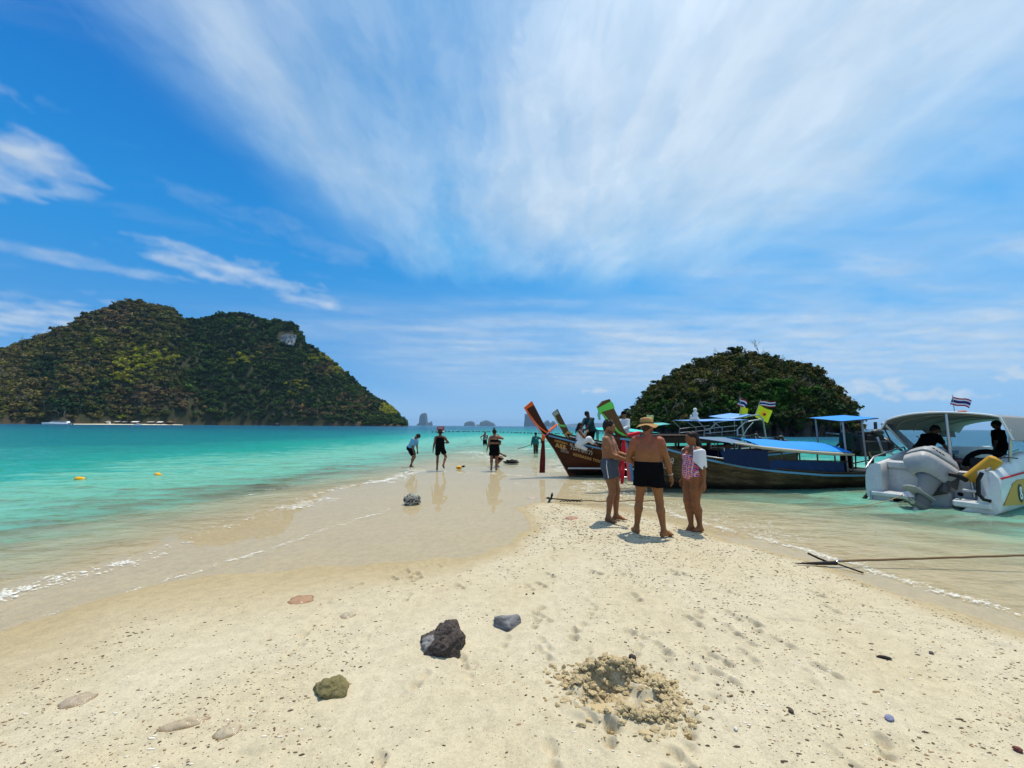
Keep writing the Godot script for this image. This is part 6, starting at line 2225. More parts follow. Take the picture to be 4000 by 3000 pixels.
func shorts(t: Node3D, called: String, m: Material, hem: float, waist: float, flare := 0.02, cell := 0.016, tint := func(_p): return Color.WHITE) -> void:
	var R: Dictionary = t.get_meta("rig")
	var P: Vector3 = R.P
	var b := grow(trunk_bones(R), 0.014)
	for i in 2:
		var L: Array = R.legs[i]
		var tf: float = (1.06 if R.fem else 0.95) * R.leg
		b.append([L[0] + Vector3(0, 0.02, 0), L[0].lerp(L[1], 0.5), 0.098 * tf + flare * 0.6, 0.086 * tf + flare, 0.03])
		if hem > 0.5: b.append([L[0].lerp(L[1], 0.5), L[0].lerp(L[1], minf(1.0, hem)), 0.086 * tf + flare, 0.07 * tf + flare, 0.02])
	var cuts := [[R.S, R.S.dot(P) + waist]]
	# hem: cut each leg across its own thigh by keeping what lies above a shared slanted plane
	var mid: Vector3 = (R.legs[0][0].lerp(R.legs[0][1], hem) + R.legs[1][0].lerp(R.legs[1][1], hem)) * 0.5
	var dn: Vector3 = ((R.legs[0][1] - R.legs[0][0]).normalized() + (R.legs[1][1] - R.legs[1][0]).normalized()).normalized()
	cuts.append([dn, dn.dot(mid)])
	garment(t, called, b, cuts, m, cell, tint)

func shirt(t: Node3D, called: String, m: Material, low: float, sleeve: float, loose := 0.016, cell := 0.018, high := 0.50) -> void:
	var R: Dictionary = t.get_meta("rig")
	var b := grow(trunk_bones(R), loose)
	if sleeve > 0.0:
		for i in 2:
			var A: Array = R.arms[i]
			var e: Vector3 = A[0].lerp(A[1], minf(1.0, sleeve))
			b.append([A[0], e, 0.066 + loose * 0.6, 0.050 + loose, 0.04])
			if sleeve > 1.0: b.append([A[1], A[1].lerp(A[2], sleeve - 1.0), 0.050 + loose, 0.036 + loose * 0.7, 0.02])
	garment(t, called, b, [[-R.S, -(R.S.dot(R.P) + low)], [R.S, R.S.dot(R.P) + high]], m, cell)

func hair(t: Node3D, style: String, c: Color, cell := 0.011) -> void:
	var R: Dictionary = t.get_meta("rig")
	var H: Callable = R.H
	var B: Basis = R.HB
	var m := mat(c, 0.55)
	var b := [[H.call(0, 0.045, -0.024), H.call(0, 0.043, 0.006), 0.096, 0.086, 0.03], [H.call(0, 0.0, -0.05), H.call(0, -0.035, -0.05), 0.062, 0.05, 0.03]]
	if style in ["short", "curly"]:
		if style == "curly":
			for k in 26:
				var a := k * 2.4
				var y := 0.03 + 0.10 * (k / 26.0)
				var r := 0.075 * sqrt(maxf(0.1, 1.0 - pow((y - 0.04) / 0.11, 2.0)))
				b.append([H.call(cos(a) * r, y, -0.018 + sin(a) * r), H.call(cos(a) * r * 1.02, y + 0.008, -0.018 + sin(a) * r * 1.02), 0.027, 0.024, 0.008])
	elif style == "long":
		var nk: Vector3 = R.neck
		b.append([H.call(0, 0.02, -0.06), nk - R.F * 0.10 - R.S * 0.02, 0.07, 0.06, 0.03])
		b.append([nk - R.F * 0.10 - R.S * 0.02, nk - R.F * 0.13 - R.S * 0.22, 0.062, 0.035, 0.03])
		b.append([H.call(0.05, -0.02, -0.02), nk + R.X * 0.07 - R.F * 0.05 - R.S * 0.04, 0.035, 0.03, 0.03])
		b.append([H.call(-0.05, -0.02, -0.02), nk - R.X * 0.07 - R.F * 0.05 - R.S * 0.04, 0.035, 0.03, 0.03])
	elif style == "tied":
		b.append([H.call(0, 0.0, -0.08), H.call(0.01, -0.10, -0.11), 0.045, 0.04, 0.03])
		b.append([H.call(0.01, -0.10, -0.11), H.call(0.02, -0.24, -0.12), 0.045, 0.028, 0.03])
	elif style == "bun":
		b.append([H.call(0, 0.10, -0.045), H.call(0, 0.165, -0.055), 0.042, 0.036, 0.02])
		b.append([H.call(0, 0.165, -0.055), H.call(0.015, 0.20, -0.06), 0.036, 0.016, 0.02])
	var hs: Vector3 = B.x
	var face := (B.z * 0.94 - B.y * 0.34).normalized()
	var cut: Vector3 = H.call(0, 0.058, 0.062)
	garment(t, "hair", b, [[face, face.dot(cut)]], m, cell)

func bucket_hat(t: Node3D, m: Material, brim := 0.065, crown := 0.095) -> void:
	var R: Dictionary = t.get_meta("rig")
	var tilt: Basis = R.HB * Basis(Vector3.RIGHT, -0.12)
	var o: Vector3 = R.H.call(0, 0.055, -0.012)
	var mb := MB.new()
	var rows := []
	for q in [[0.112 + brim, -0.045, 1.0], [0.112 + brim * 0.98, -0.040, 1.0], [0.135, -0.012, 0.4], [0.108, 0.0, 0.0], [0.106, 0.03, 0.0], [0.100, crown - 0.02, 0.0], [0.088, crown, 0.15], [0.06, crown + 0.006, 0.25], [0.0, crown + 0.002, 0.0]]:
		var r := []
		for k in 28:
			var a := TAU * k / 28.0
			var wob: float = 0.018 * sin(a * 3.0 + 0.6) + 0.010 * sin(a * 5.0)
			r.append(o + tilt * Vector3(cos(a) * q[0] * 0.94, q[1] + wob * q[2] + (0.004 * sin(a * 7.0) if q[1] > 0.05 else 0.0), sin(a) * q[0] * 1.06))
		rows.append(r)
	mb.sheet(rows, true)
	rows = []
	for q in [[0.0, crown - 0.01], [0.09, crown - 0.02], [0.10, 0.0], [0.112 + brim, -0.050]]:
		var r := []
		for k in 28:
			var a := TAU * k / 28.0
			var wob: float = 0.018 * sin(a * 3.0 + 0.6) + 0.010 * sin(a * 5.0) if q[1] < -0.01 else 0.0
			r.append(o + tilt * Vector3(cos(a) * q[0] * 0.94, q[1] + wob, sin(a) * q[0] * 1.06))
		rows.append(r)
	mb.sheet(rows, true)
	put("hat", mb, m, t)
	mb = MB.new()
	mb.lathe([Vector2(0.1095, 0.002), Vector2(0.1105, 0.006), Vector2(0.109, 0.026), Vector2(0.106, 0.028)], 28, o, tilt * Basis().scaled(Vector3(0.94, 1, 1.06)))
	put("hat_band", mb, mat(Color(0.16, 0.09, 0.035), 0.8), t)

func cap(t: Node3D, m: Material) -> void:
	var R: Dictionary = t.get_meta("rig")
	var H: Callable = R.H
	var b := [[H.call(0, 0.06, -0.02), H.call(0, 0.058, 0.0), 0.096, 0.094, 0.02]]
	garment(t, "cap", b, [[-R.HB.y, -(R.HB.y.dot(H.call(0, 0.05, 0)))]], m, 0.01)
	garment(t, "cap_peak", [[H.call(-0.03, 0.055, 0.08), H.call(-0.02, 0.048, 0.15), 0.014, 0.008, 0.01], [H.call(0.03, 0.055, 0.08), H.call(0.02, 0.048, 0.15), 0.014, 0.008, 0.01], [H.call(0, 0.058, 0.08), H.call(0, 0.05, 0.16), 0.016, 0.008, 0.01]], [], m, 0.008)

func view_yaw(p: Vector3) -> float:  # the turn that makes a figure at p look at the camera
	return rad_to_deg(atan2(-p.x, -p.z))

func ground(x: float, z: float) -> Vector3:
	return Vector3(x, maxf(sand_y(x, z), -0.02 if z > -20.0 else sand_y(x, z)), z)

func build_people() -> void:
	M.skin = mat(Color.WHITE, 0.5, 0.0, true)
	M.skin.metallic_specular = 0.3
	M.skin.subsurf_scatter_enabled = true
	M.skin.subsurf_scatter_strength = 0.12
	var black := mat(Color(0.006, 0.006, 0.007), 1.0)
	black.metallic_specular = 0.1
	# the three who stand talking on the sand
	var p := ground(1.80, -7.15)
	var a := person("dark curly haired person in grey blue swim shorts, seen from the side, hands together", p, {"yaw": view_yaw(p) + 76.0, "h": 1.79, "cell": 0.014, "head_cell": 0.006, "hand_cell": 0.0052, "skin": Color(0.235, 0.105, 0.050), "sunburn": Color(0.26, 0.115, 0.06), "moustache": true, "beard": true, "arm": 1.08, "fat": 1.06, "leg": 1.12,
		"spine": Vector3(0, 1, -0.03), "head_yaw": 8.0, "foot_l": Vector3(0.10, 0, 0.07), "foot_r": Vector3(-0.10, 0, -0.02), "toe_l": 14.0, "toe_r": -30.0,
		"hand_l": Vector3(0.06, 1.13, 0.34), "hand_r": Vector3(-0.10, 1.08, 0.32), "elbow_l": Vector3(0.5, -1, -0.4), "elbow_r": Vector3(-0.5, -1, -0.5), "palm_dir_l": Vector3(-0.3, 0.35, 0.8), "palm_dir_r": Vector3(0.3, 0.15, 0.9), "palm_l": Vector3(-1, 0.2, 0), "palm_r": Vector3(0.3, 1, 0), "curl_l": 0.5, "curl_r": 0.4, "thumb": Vector3(0, 1, 0)})
	shorts(a, "swim_shorts", M.grey_shorts, 0.46, 0.115, 0.02)
	var R: Dictionary = a.get_meta("rig")
	var mb := MB.new()
	mb.tube([R.hip[1] + Vector3(-0.105, 0.12, 0.0), R.hip[1] + Vector3(-0.125, 0.02, 0.0), R.hip[1].lerp(R.legs[1][1], 0.42) + Vector3(-0.112, 0, 0.0)], 0.008, 5)
	put("side_piping", mb, M.c_white, a)
	hair(a, "curly", Color(0.012, 0.009, 0.008), 0.008)
	p = ground(2.20, -6.27)
	var b := person("person seen from behind in a tan bucket hat and black swim shorts, bare sunburnt shoulders", p, {"yaw": view_yaw(p) + 180.0, "h": 1.80, "cell": 0.014, "head_cell": 0.007, "hand_cell": 0.0052, "skin": Color(0.245, 0.105, 0.040), "sunburn": Color(0.28, 0.080, 0.048), "fat": 1.24, "arm": 1.22, "leg": 1.14, "beard": true,
		"spine": Vector3(0, 1, 0.03), "head_yaw": -28.0, "foot_l": Vector3(0.20, 0, 0.02), "foot_r": Vector3(-0.19, 0, -0.06), "toe_l": 22.0, "toe_r": -52.0,
		"hand_l": Vector3(0.20, 1.00, 0.24), "hand_r": Vector3(-0.33, 0.86, 0.03), "elbow_l": Vector3(0.9, -0.5, -0.5), "elbow_r": Vector3(-0.6, -0.2, -0.8), "palm_r": Vector3(1, 0, -0.3), "curl_r": 0.4})
	shorts(b, "swim_shorts", black, 0.50, 0.13, 0.03)
	hair(b, "short", Color(0.03, 0.02, 0.015), 0.012)
	bucket_hat(b, mat(Color(0.36, 0.215, 0.085), 0.9))
	R = b.get_meta("rig")
	mb = MB.new()
	var w: Array = R["wrist1"]
	var ring := []
	var u: Vector3 = w[2].cross(Vector3.BACK).normalized()
	var vv: Vector3 = w[2].cross(u)
	for k in 13: ring.append(w[1] - w[2] * 0.02 + (u * cos(TAU * k / 12.0) + vv * sin(TAU * k / 12.0)) * 0.034)
	mb.tube(ring, 0.006, 5)
	put("bracelet", mb, M.silver, b)
	p = ground(3.12, -6.72)
	var c := person("person in a pink and purple patterned swimsuit with a white towel over the shoulders, smiling", p, {"yaw": view_yaw(p) - 56.0, "h": 1.66, "female": true, "cell": 0.014, "head_cell": 0.006, "hand_cell": 0.0052, "skin": Color(0.215, 0.090, 0.040), "sunburn": Color(0.23, 0.092, 0.042), "fat": 1.2, "arm": 1.22, "leg": 1.22, "smile": true,
		"spine": Vector3(0, 1, -0.04), "head_yaw": -12.0, "foot_l": Vector3(0.05, 0, -0.06), "foot_r": Vector3(-0.04, 0, 0.05), "heel_r": 0.4, "toe_l": 6.0, "toe_r": -4.0, "knee_r": Vector3(0.1, 0, 1),
		"hand_l": Vector3(0.28, 0.80, -0.02), "hand_r": Vector3(-0.26, 0.80, 0.06), "palm_l": Vector3(-1, 0, 0.2), "curl_l": 0.3})
	R = c.get_meta("rig")
	var suit := grow(trunk_bones(R), 0.008)
	var body_cut := [[R.S, R.S.dot(R.P) + 0.375]]
	var low1: Vector3 = Vector3(-0.66, -0.75, 0.0).normalized()
	var low2: Vector3 = Vector3(0.66, -0.75, 0.0).normalized()
	var o1: Vector3 = R.P + Vector3(0, -0.14, 0)
	body_cut.append([low1, low1.dot(o1) + 0.035])
	body_cut.append([low2, low2.dot(o1) + 0.035])
	body_cut.append([Vector3(0, -1, 0), -(R.P.y - 0.13)])
	var print_tint := func(q: Vector3) -> Color:
		var s: float = sin(q.x * 105.0 + q.y * 84.0) + sin(q.x * 105.0 - q.y * 84.0 + q.z * 70.0)
		var n := n1.get_noise_3d(q.x * 14.0, q.y * 14.0, q.z * 14.0)
		var col := Color(0.56, 0.24, 0.30)
		if s > 0.75: col = Color(0.55, 0.03, 0.10) if n > 0.0 else Color(0.62, 0.16, 0.04)
		elif s < -0.75: col = Color(0.05, 0.03, 0.22) if n > -0.1 else Color(0.25, 0.04, 0.30)
		elif absf(s) < 0.2: col = Color(0.72, 0.62, 0.64)
		return col
	garment(c, "swimsuit", suit, body_cut, M.printed, 0.010, print_tint)
	for i in 2:
		var s := 1.0 if i == 0 else -1.0
		mb = MB.new()
		mb.tube([R.chest + R.X * 0.085 * s + R.F * 0.115 + R.S * 0.06, R.chest + R.X * 0.09 * s + R.F * 0.06 + R.S * 0.14, R.sh[i] - R.X * 0.05 * s + R.S * 0.055, R.sh[i] - R.X * 0.06 * s - R.F * 0.05 + R.S * 0.03], 0.009, 6)
		put("strap", mb, M.c_pink, c)
	hair(c, "tied", Color(0.014, 0.009, 0.007), 0.008)
	# towel over the shoulders: a draped sheet
	mb = MB.new()
	var rows := []
	for j in 17:
		var v := j / 16.0
		var r := []
		for i in 37:
			var q := i / 36.0
			var ang := lerpf(-2.2, 2.35, q)  # round the back from one breast to the other
			var side := pow(absf(sin(ang)), 1.5)
			var rs := lerpf(0.07, 0.275, minf(1.0, v * 1.7)) + 0.02 * maxf(0.0, v - 0.6)
			var rf := lerpf(0.07, 0.155, minf(1.0, v * 1.5)) + 0.05 * maxf(0.0, v - 0.3)
			var dsd := 0.03 * (1.0 - v) - 0.01 - (0.05 * v if v < 0.6 else 0.03 + (v - 0.6) * (0.80 if ang > 0.0 else 0.40) * (0.45 + 0.55 * clampf(1.35 - absf(ang - 1.2) * 0.9, 0.0, 1.0) + 0.08 * sin(q * 23.0)))
			var dft := 0.02 - 0.24 * v - 0.03 * sin(q * 21.0) * v
			var fold := 1.0 + 0.045 * sin(q * 34.0 + v * 2.0) * v
			r.append(R.neck + R.S * lerpf(dft, dsd, side) + R.X * sin(ang) * lerpf(rf, rs, side) * fold - R.F * cos(ang) * rf * fold - R.F * 0.012)
		rows.append(r)
	mb.slab(rows, Vector3(0, -0.008, 0))
	put("towel", mb, M.towel, c)
	waders(black)
	boaters(black)

func waders(black: Material) -> void:
	var p := ground(-4.31, -16.7)
	p.y = -0.03
	var d := person("person in light blue shirt and dark shorts bending over, leftmost bather", p, {"yaw": view_yaw(p) + 55.0, "h": 1.62, "skin": Color(0.17, 0.085, 0.05), "pelvis": Vector3(0, 0.90, -0.04), "spine": Vector3(0, 0.86, 0.5), "head_pitch": -35.0, "head_lean": Vector3(0, -0.2, 0.3), "foot_l": Vector3(0.10, 0, -0.06), "foot_r": Vector3(-0.08, 0, 0.10), "hand_l": Vector3(0.12, 0.62, 0.28), "hand_r": Vector3(-0.14, 0.60, 0.26), "elbow_l": Vector3(0.4, 0, -1), "elbow_r": Vector3(-0.4, 0, -1)})
	shirt(d, "shirt", mat(Color(0.13, 0.36, 0.56), 0.8), 0.02, 0.75)
	shorts(d, "shorts", black, 0.85, 0.05, 0.02)
	hair(d, "short", Color(0.01, 0.008, 0.008))
	p = ground(-2.87, -15.6)
	p.y = -0.02
	var e := person("person in black sleeveless top, shorts and bucket hat, one foot lifted", p, {"yaw": view_yaw(p) + 172.0, "h": 1.60, "fat": 1.12, "arm": 1.1, "skin": Color(0.15, 0.07, 0.04), "spine": Vector3(0.02, 1, 0.02), "foot_l": Vector3(0.10, 0, 0.0), "foot_r": Vector3(-0.19, 0.16, -0.16), "knee_r": Vector3(-0.5, 0, 1), "heel_r": 0.6, "hand_l": Vector3(0.30, 0.84, 0.0), "hand_r": Vector3(-0.16, 1.18, 0.22), "elbow_r": Vector3(-0.9, -0.6, -0.2), "curl_r": 0.8})
	shirt(e, "sleeveless_top", black, -0.02, 0.0, 0.016, 0.018, 0.455)
	shorts(e, "shorts", black, 0.62, 0.08, 0.03)
	hair(e, "short", Color(0.01, 0.008, 0.008), 0.014)
	bucket_hat(e, black, 0.05, 0.09)
	p = ground(-0.70, -15.74)
	p.y = -0.02
	var f := person("person from behind in black bikini top and short black skirt, hair in a topknot", p, {"yaw": view_yaw(p) + 176.0, "h": 1.63, "female": true, "fat": 1.18, "arm": 1.15, "leg": 1.12, "skin": Color(0.22, 0.10, 0.055), "foot_l": Vector3(0.11, 0, 0), "foot_r": Vector3(-0.10, 0, -0.02), "hand_l": Vector3(0.31, 0.88, 0.02), "hand_r": Vector3(-0.15, 1.50, 0.16), "elbow_r": Vector3(-0.9, -0.7, 0.1), "palm_r": Vector3(1, 0, 0), "head_yaw": -12.0})
	shirt(f, "bikini_top", black, 0.235, 0.0, 0.010, 0.014, 0.345)
	var R: Dictionary = f.get_meta("rig")
	for i in 2:
		var mb := MB.new()
		var s := 1.0 if i == 0 else -1.0
		mb.tube([R.chest + R.X * 0.08 * s - R.F * 0.095 + R.S * 0.02, R.chest + R.X * 0.085 * s - R.F * 0.085 + R.S * 0.12, R.sh[i] - R.X * 0.05 * s + R.S * 0.05, R.chest + R.X * 0.08 * s + R.F * 0.12 + R.S * 0.06], 0.011, 5)
		put("strap", mb, black, f)
	var sk := grow(trunk_bones(R), 0.016)
	sk.append([R.P + Vector3(0.05, 0, 0), R.P + Vector3(0.09, -0.34, 0.0), 0.13, 0.15, 0.05])
	sk.append([R.P + Vector3(-0.05, 0, 0), R.P + Vector3(-0.09, -0.34, 0.0), 0.13, 0.15, 0.05])
	garment(f, "skirt", sk, [[R.S, R.S.dot(R.P) + 0.155], [Vector3(0, -1, 0), -(R.P.y - 0.34)]], black)
	hair(f, "bun", Color(0.012, 0.009, 0.008))
	p = ground(-0.70, -17.3)
	p.y = -0.05
	var f2 := person("person in dark clothes crouching behind the one with the topknot", p, {"yaw": view_yaw(p) + 100.0, "h": 1.65, "skin": Color(0.16, 0.08, 0.05), "pelvis": Vector3(0, 0.52, -0.12), "spine": Vector3(0.0, 0.92, 0.4), "foot_l": Vector3(0.12, 0, 0.05), "foot_r": Vector3(-0.14, 0, 0.0), "hand_l": Vector3(0.22, 0.55, 0.36), "hand_r": Vector3(-0.2, 0.55, 0.36)})
	shirt(f2, "shirt", mat(Color(0.06, 0.06, 0.07), 0.85), 0.0, 0.6)
	shorts(f2, "shorts", black, 0.9, 0.05)
	hair(f2, "short", Color(0.01, 0.008, 0.008))
	p = Vector3(-2.40, -0.42, -35.0)
	var g := person("person in a black and white patterned shirt wading knee deep, farthest bather out", p, {"yaw": view_yaw(p) + 10.0, "h": 1.68, "skin": Color(0.14, 0.07, 0.045), "hand_l": Vector3(0.30, 0.92, 0.04), "hand_r": Vector3(-0.34, 1.0, 0.0), "elbow_r": Vector3(-1, 0, -0.4)})
	R = g.get_meta("rig")
	var gm := mat(Color.WHITE, 0.85, 0.0, true)
	var gb := grow(trunk_bones(R), 0.02)
	for i in 2: gb.append([R.arms[i][0], R.arms[i][1], 0.075, 0.062, 0.03])
	garment(g, "patterned_shirt", gb, [[-R.S, -(R.S.dot(R.P) - 0.02)], [R.S, R.S.dot(R.P) + 0.5]], gm, 0.02, func(q): return Color(0.015, 0.015, 0.015) if n1.get_noise_3d(q.x * 8.0, q.y * 8.0, q.z * 8.0) > -0.02 else Color(0.45, 0.43, 0.40))
	shorts(g, "shorts", black, 0.95, 0.05, 0.02)
	hair(g, "short", Color(0.01, 0.008, 0.008))
	p = Vector3(1.60, -0.30, -25.5)
	var h := person("person in a teal long sleeved shirt and camouflage trousers wading away with a thin pole", p, {"yaw": view_yaw(p) + 188.0, "h": 1.66, "fat": 1.1, "skin": Color(0.12, 0.06, 0.04), "spine": Vector3(0, 1, 0.12), "foot_l": Vector3(0.10, 0, -0.18), "foot_r": Vector3(-0.10, 0, 0.16), "hand_l": Vector3(0.32, 0.82, 0.06), "hand_r": Vector3(-0.40, 1.05, 0.12), "elbow_r": Vector3(-1, -0.3, -0.4)})
	shirt(h, "teal_shirt", mat(Color(0.012, 0.10, 0.105), 0.8), -0.03, 1.9, 0.02)
	R = h.get_meta("rig")
	var tr := grow(trunk_bones(R).slice(0, 5), 0.012)
	for i in 2:
		tr.append([R.legs[i][0], R.legs[i][1], 0.105, 0.08, 0.03])
		tr.append([R.legs[i][1], R.legs[i][2], 0.08, 0.065, 0.03])
	garment(h, "trousers", tr, [[R.S, R.S.dot(R.P) + 0.02]], gm, 0.02, func(q): return Color(0.03, 0.035, 0.02) if n1.get_noise_3d(q.x * 7.0, q.y * 7.0, q.z * 7.0) > 0.0 else Color(0.075, 0.065, 0.04))
	hair(h, "short", Color(0.01, 0.008, 0.008))
	var mb := MB.new()
	mb.ell(R.P + R.S * 0.30 - R.F * 0.125, Vector3(0.06, 0.07, 0.012), 10, 6)
	put("shirt_emblem", mb, mat(Color(0.35, 0.40, 0.42), 0.8), h)
	var po := thing("wading_pole", "thin dark pole held slantwise by the one in the teal shirt", "pole", p + Vector3(0.55, 1.0, 0.0))
	frame(po, "pole", [Vector3(-1.75, -0.42, 0.2), Vector3(0.0, 0.12, 0.05), Vector3(1.1, -0.05, -0.2)], 0.018, M.black)

func boaters(black: Material) -> void:
	var b1: Node3D = get_node("longtail_boat")
	var b3: Node3D = get_node("longtail_boat_002")
	var sb: Node3D = get_node("speedboat")
	var p: Vector3 = b1.transform * Vector3(0.22, 1.02, 0.28)
	var a := person("person with long dark hair in a white dress sitting on the brown boat's rail", p, {"yaw": 82.0, "h": 1.62, "female": true, "skin": Color(0.16, 0.075, 0.042), "cell": 0.018, "pelvis": Vector3(0, 0.16, 0), "spine": Vector3(0, 1, 0.08), "foot_l": Vector3(0.06, -0.04, 0.70), "foot_r": Vector3(-0.04, -0.06, 0.68), "knee_l": Vector3(0.5, 1, 0.1), "knee_r": Vector3(-0.3, 1, 0.1), "hand_l": Vector3(0.10, 0.56, 0.30), "hand_r": Vector3(-0.06, 0.58, 0.30), "head_pitch": -10.0, "elbow_l": Vector3(0.5, -1, 0), "elbow_r": Vector3(-0.5, -1, 0)})
	var R: Dictionary = a.get_meta("rig")
	var dr := grow(trunk_bones(R), 0.014)
	for i in 2:
		dr.append([R.legs[i][0], R.legs[i][1], 0.12, 0.10, 0.06])
		dr.append([R.legs[i][1], R.legs[i][1].lerp(R.legs[i][2], 0.45), 0.09, 0.08, 0.06])
	dr.append([R.P + Vector3(-0.1, -0.08, -0.05), R.P + Vector3(-0.1, -0.22, 0.25), 0.10, 0.07, 0.06])
	garment(a, "white_dress", dr, [[R.S, R.S.dot(R.P) + 0.40]], M.towel, 0.018)
	hair(a, "long", Color(0.012, 0.009, 0.009))
	p = b1.transform * Vector3(0.84, 0.72, -0.15)
	var j := person("person in a dark teal shirt bending towards the one in the white dress", p, {"yaw": -48.0, "h": 1.66, "skin": Color(0.12, 0.06, 0.04), "fat": 1.08, "pelvis": Vector3(0, 0.96, -0.05), "spine": Vector3(0, 0.95, 0.28), "head_pitch": -32.0, "head_lean": Vector3(0, -0.1, 0.15), "hand_l": Vector3(0.06, 0.98, 0.42), "hand_r": Vector3(-0.12, 0.98, 0.42), "elbow_l": Vector3(1, -0.4, 0), "elbow_r": Vector3(-1, -0.4, 0)})
	shirt(j, "teal_shirt", mat(Color(0.010, 0.045, 0.05), 0.8), -0.02, 1.0, 0.02)
	R = j.get_meta("rig")
	var tr := grow(trunk_bones(R).slice(0, 5), 0.012)
	for i in 2:
		tr.append([R.legs[i][0], R.legs[i][1], 0.10, 0.08, 0.03])
		tr.append([R.legs[i][1], R.legs[i][2], 0.08, 0.06, 0.03])
	garment(j, "trousers", tr, [[R.S, R.S.dot(R.P) + 0.02]], black, 0.02)
	hair(j, "short", Color(0.01, 0.008, 0.008))
	p = b1.transform * Vector3(2.28, 0.60, -0.25)
	var k := person("person in white shirt and dark cap behind the green wrapped prow", p, {"yaw": -62.0, "h": 1.74, "skin": Color(0.20, 0.10, 0.06), "spine": Vector3(0, 1, -0.02), "head_pitch": -12.0, "hand_l": Vector3(0.20, 1.06, 0.30), "hand_r": Vector3(-0.12, 1.10, 0.30)})
	shirt(k, "white_shirt", M.towel, -0.14, 1.7, 0.03)
	shorts(k, "shorts", black, 0.9, 0.05, 0.02)
	hair(k, "short", Color(0.01, 0.008, 0.008))
	cap(k, black)
	p = b3.transform * Vector3(6.72, 0.20, 0.25)
	var n := person("person in a dark green shirt standing under the high blue awning of the grey boat", p, {"yaw": 200.0, "h": 1.70, "fat": 1.1, "skin": Color(0.09, 0.045, 0.03), "hand_l": Vector3(0.30, 1.0, 0.18), "hand_r": Vector3(-0.42, 1.45, 0.10), "elbow_r": Vector3(-1, -0.4, 0)})
	shirt(n, "green_shirt", mat(Color(0.010, 0.035, 0.03), 0.85), -0.05, 0.9, 0.025)
	R = n.get_meta("rig")
	tr = grow(trunk_bones(R).slice(0, 5), 0.012)
	for i in 2:
		tr.append([R.legs[i][0], R.legs[i][1], 0.10, 0.085, 0.03])
		tr.append([R.legs[i][1], R.legs[i][2], 0.085, 0.075, 0.03])
	garment(n, "trousers", tr, [[R.S, R.S.dot(R.P) + 0.02]], black, 0.02)
	hair(n, "short", Color(0.01, 0.008, 0.008))
	p = b3.transform * Vector3(2.45, 0.28, 0.2)
	var q := person("person sitting in the shade behind the navy cloth of the grey boat", p, {"yaw": 20.0, "h": 1.6, "skin": Color(0.16, 0.08, 0.05), "pelvis": Vector3(0, 0.36, 0), "foot_l": Vector3(0.12, 0.0, 0.42), "foot_r": Vector3(-0.12, 0.0, 0.42), "knee_l": Vector3(0.1, 1, 0.4), "knee_r": Vector3(-0.1, 1, 0.4), "hand_l": Vector3(0.14, 0.5, 0.36), "hand_r": Vector3(-0.14, 0.5, 0.36)})
	shirt(q, "shirt", mat(Color(0.02, 0.06, 0.14), 0.85), -0.02, 0.6, 0.02)
	shorts(q, "shorts", black, 0.9, 0.05)
	hair(q, "short", Color(0.01, 0.008, 0.008))
	p = sb.transform * Vector3(1.55, 0.36, -0.5)
	var l := person("person in dark clothes leaning forward aboard the white speedboat, behind the outboard motor", p, {"yaw": 27.0 + 62.0, "h": 1.68, "fat": 1.1, "skin": Color(0.12, 0.06, 0.035), "pelvis": Vector3(0, 0.90, -0.12), "spine": Vector3(0, 0.80, 0.60), "head_pitch": 6.0, "hand_l": Vector3(0.2, 0.75, 0.5), "hand_r": Vector3(-0.2, 0.72, 0.5), "elbow_l": Vector3(0.6, 0, -1), "elbow_r": Vector3(-0.6, 0, -1)})
	shirt(l, "black_shirt", black, -0.02, 0.6, 0.02)
	shorts(l, "shorts", mat(Color(0.05, 0.03, 0.02), 0.85), 0.9, 0.05)
	hair(l, "short", Color(0.01, 0.008, 0.008))
	cap(l, black)
	p = sb.transform * Vector3(4.6, 0.36, 0.15)
	var m := person("person standing in shadow at the right edge of the speedboat's cockpit", p, {"yaw": 200.0, "h": 1.66, "skin": Color(0.10, 0.05, 0.03)})
	shirt(m, "black_shirt", black, -0.05, 0.7, 0.025)
	shorts(m, "shorts", black, 0.9, 0.05)
	hair(m, "short", Color(0.01, 0.008, 0.008))

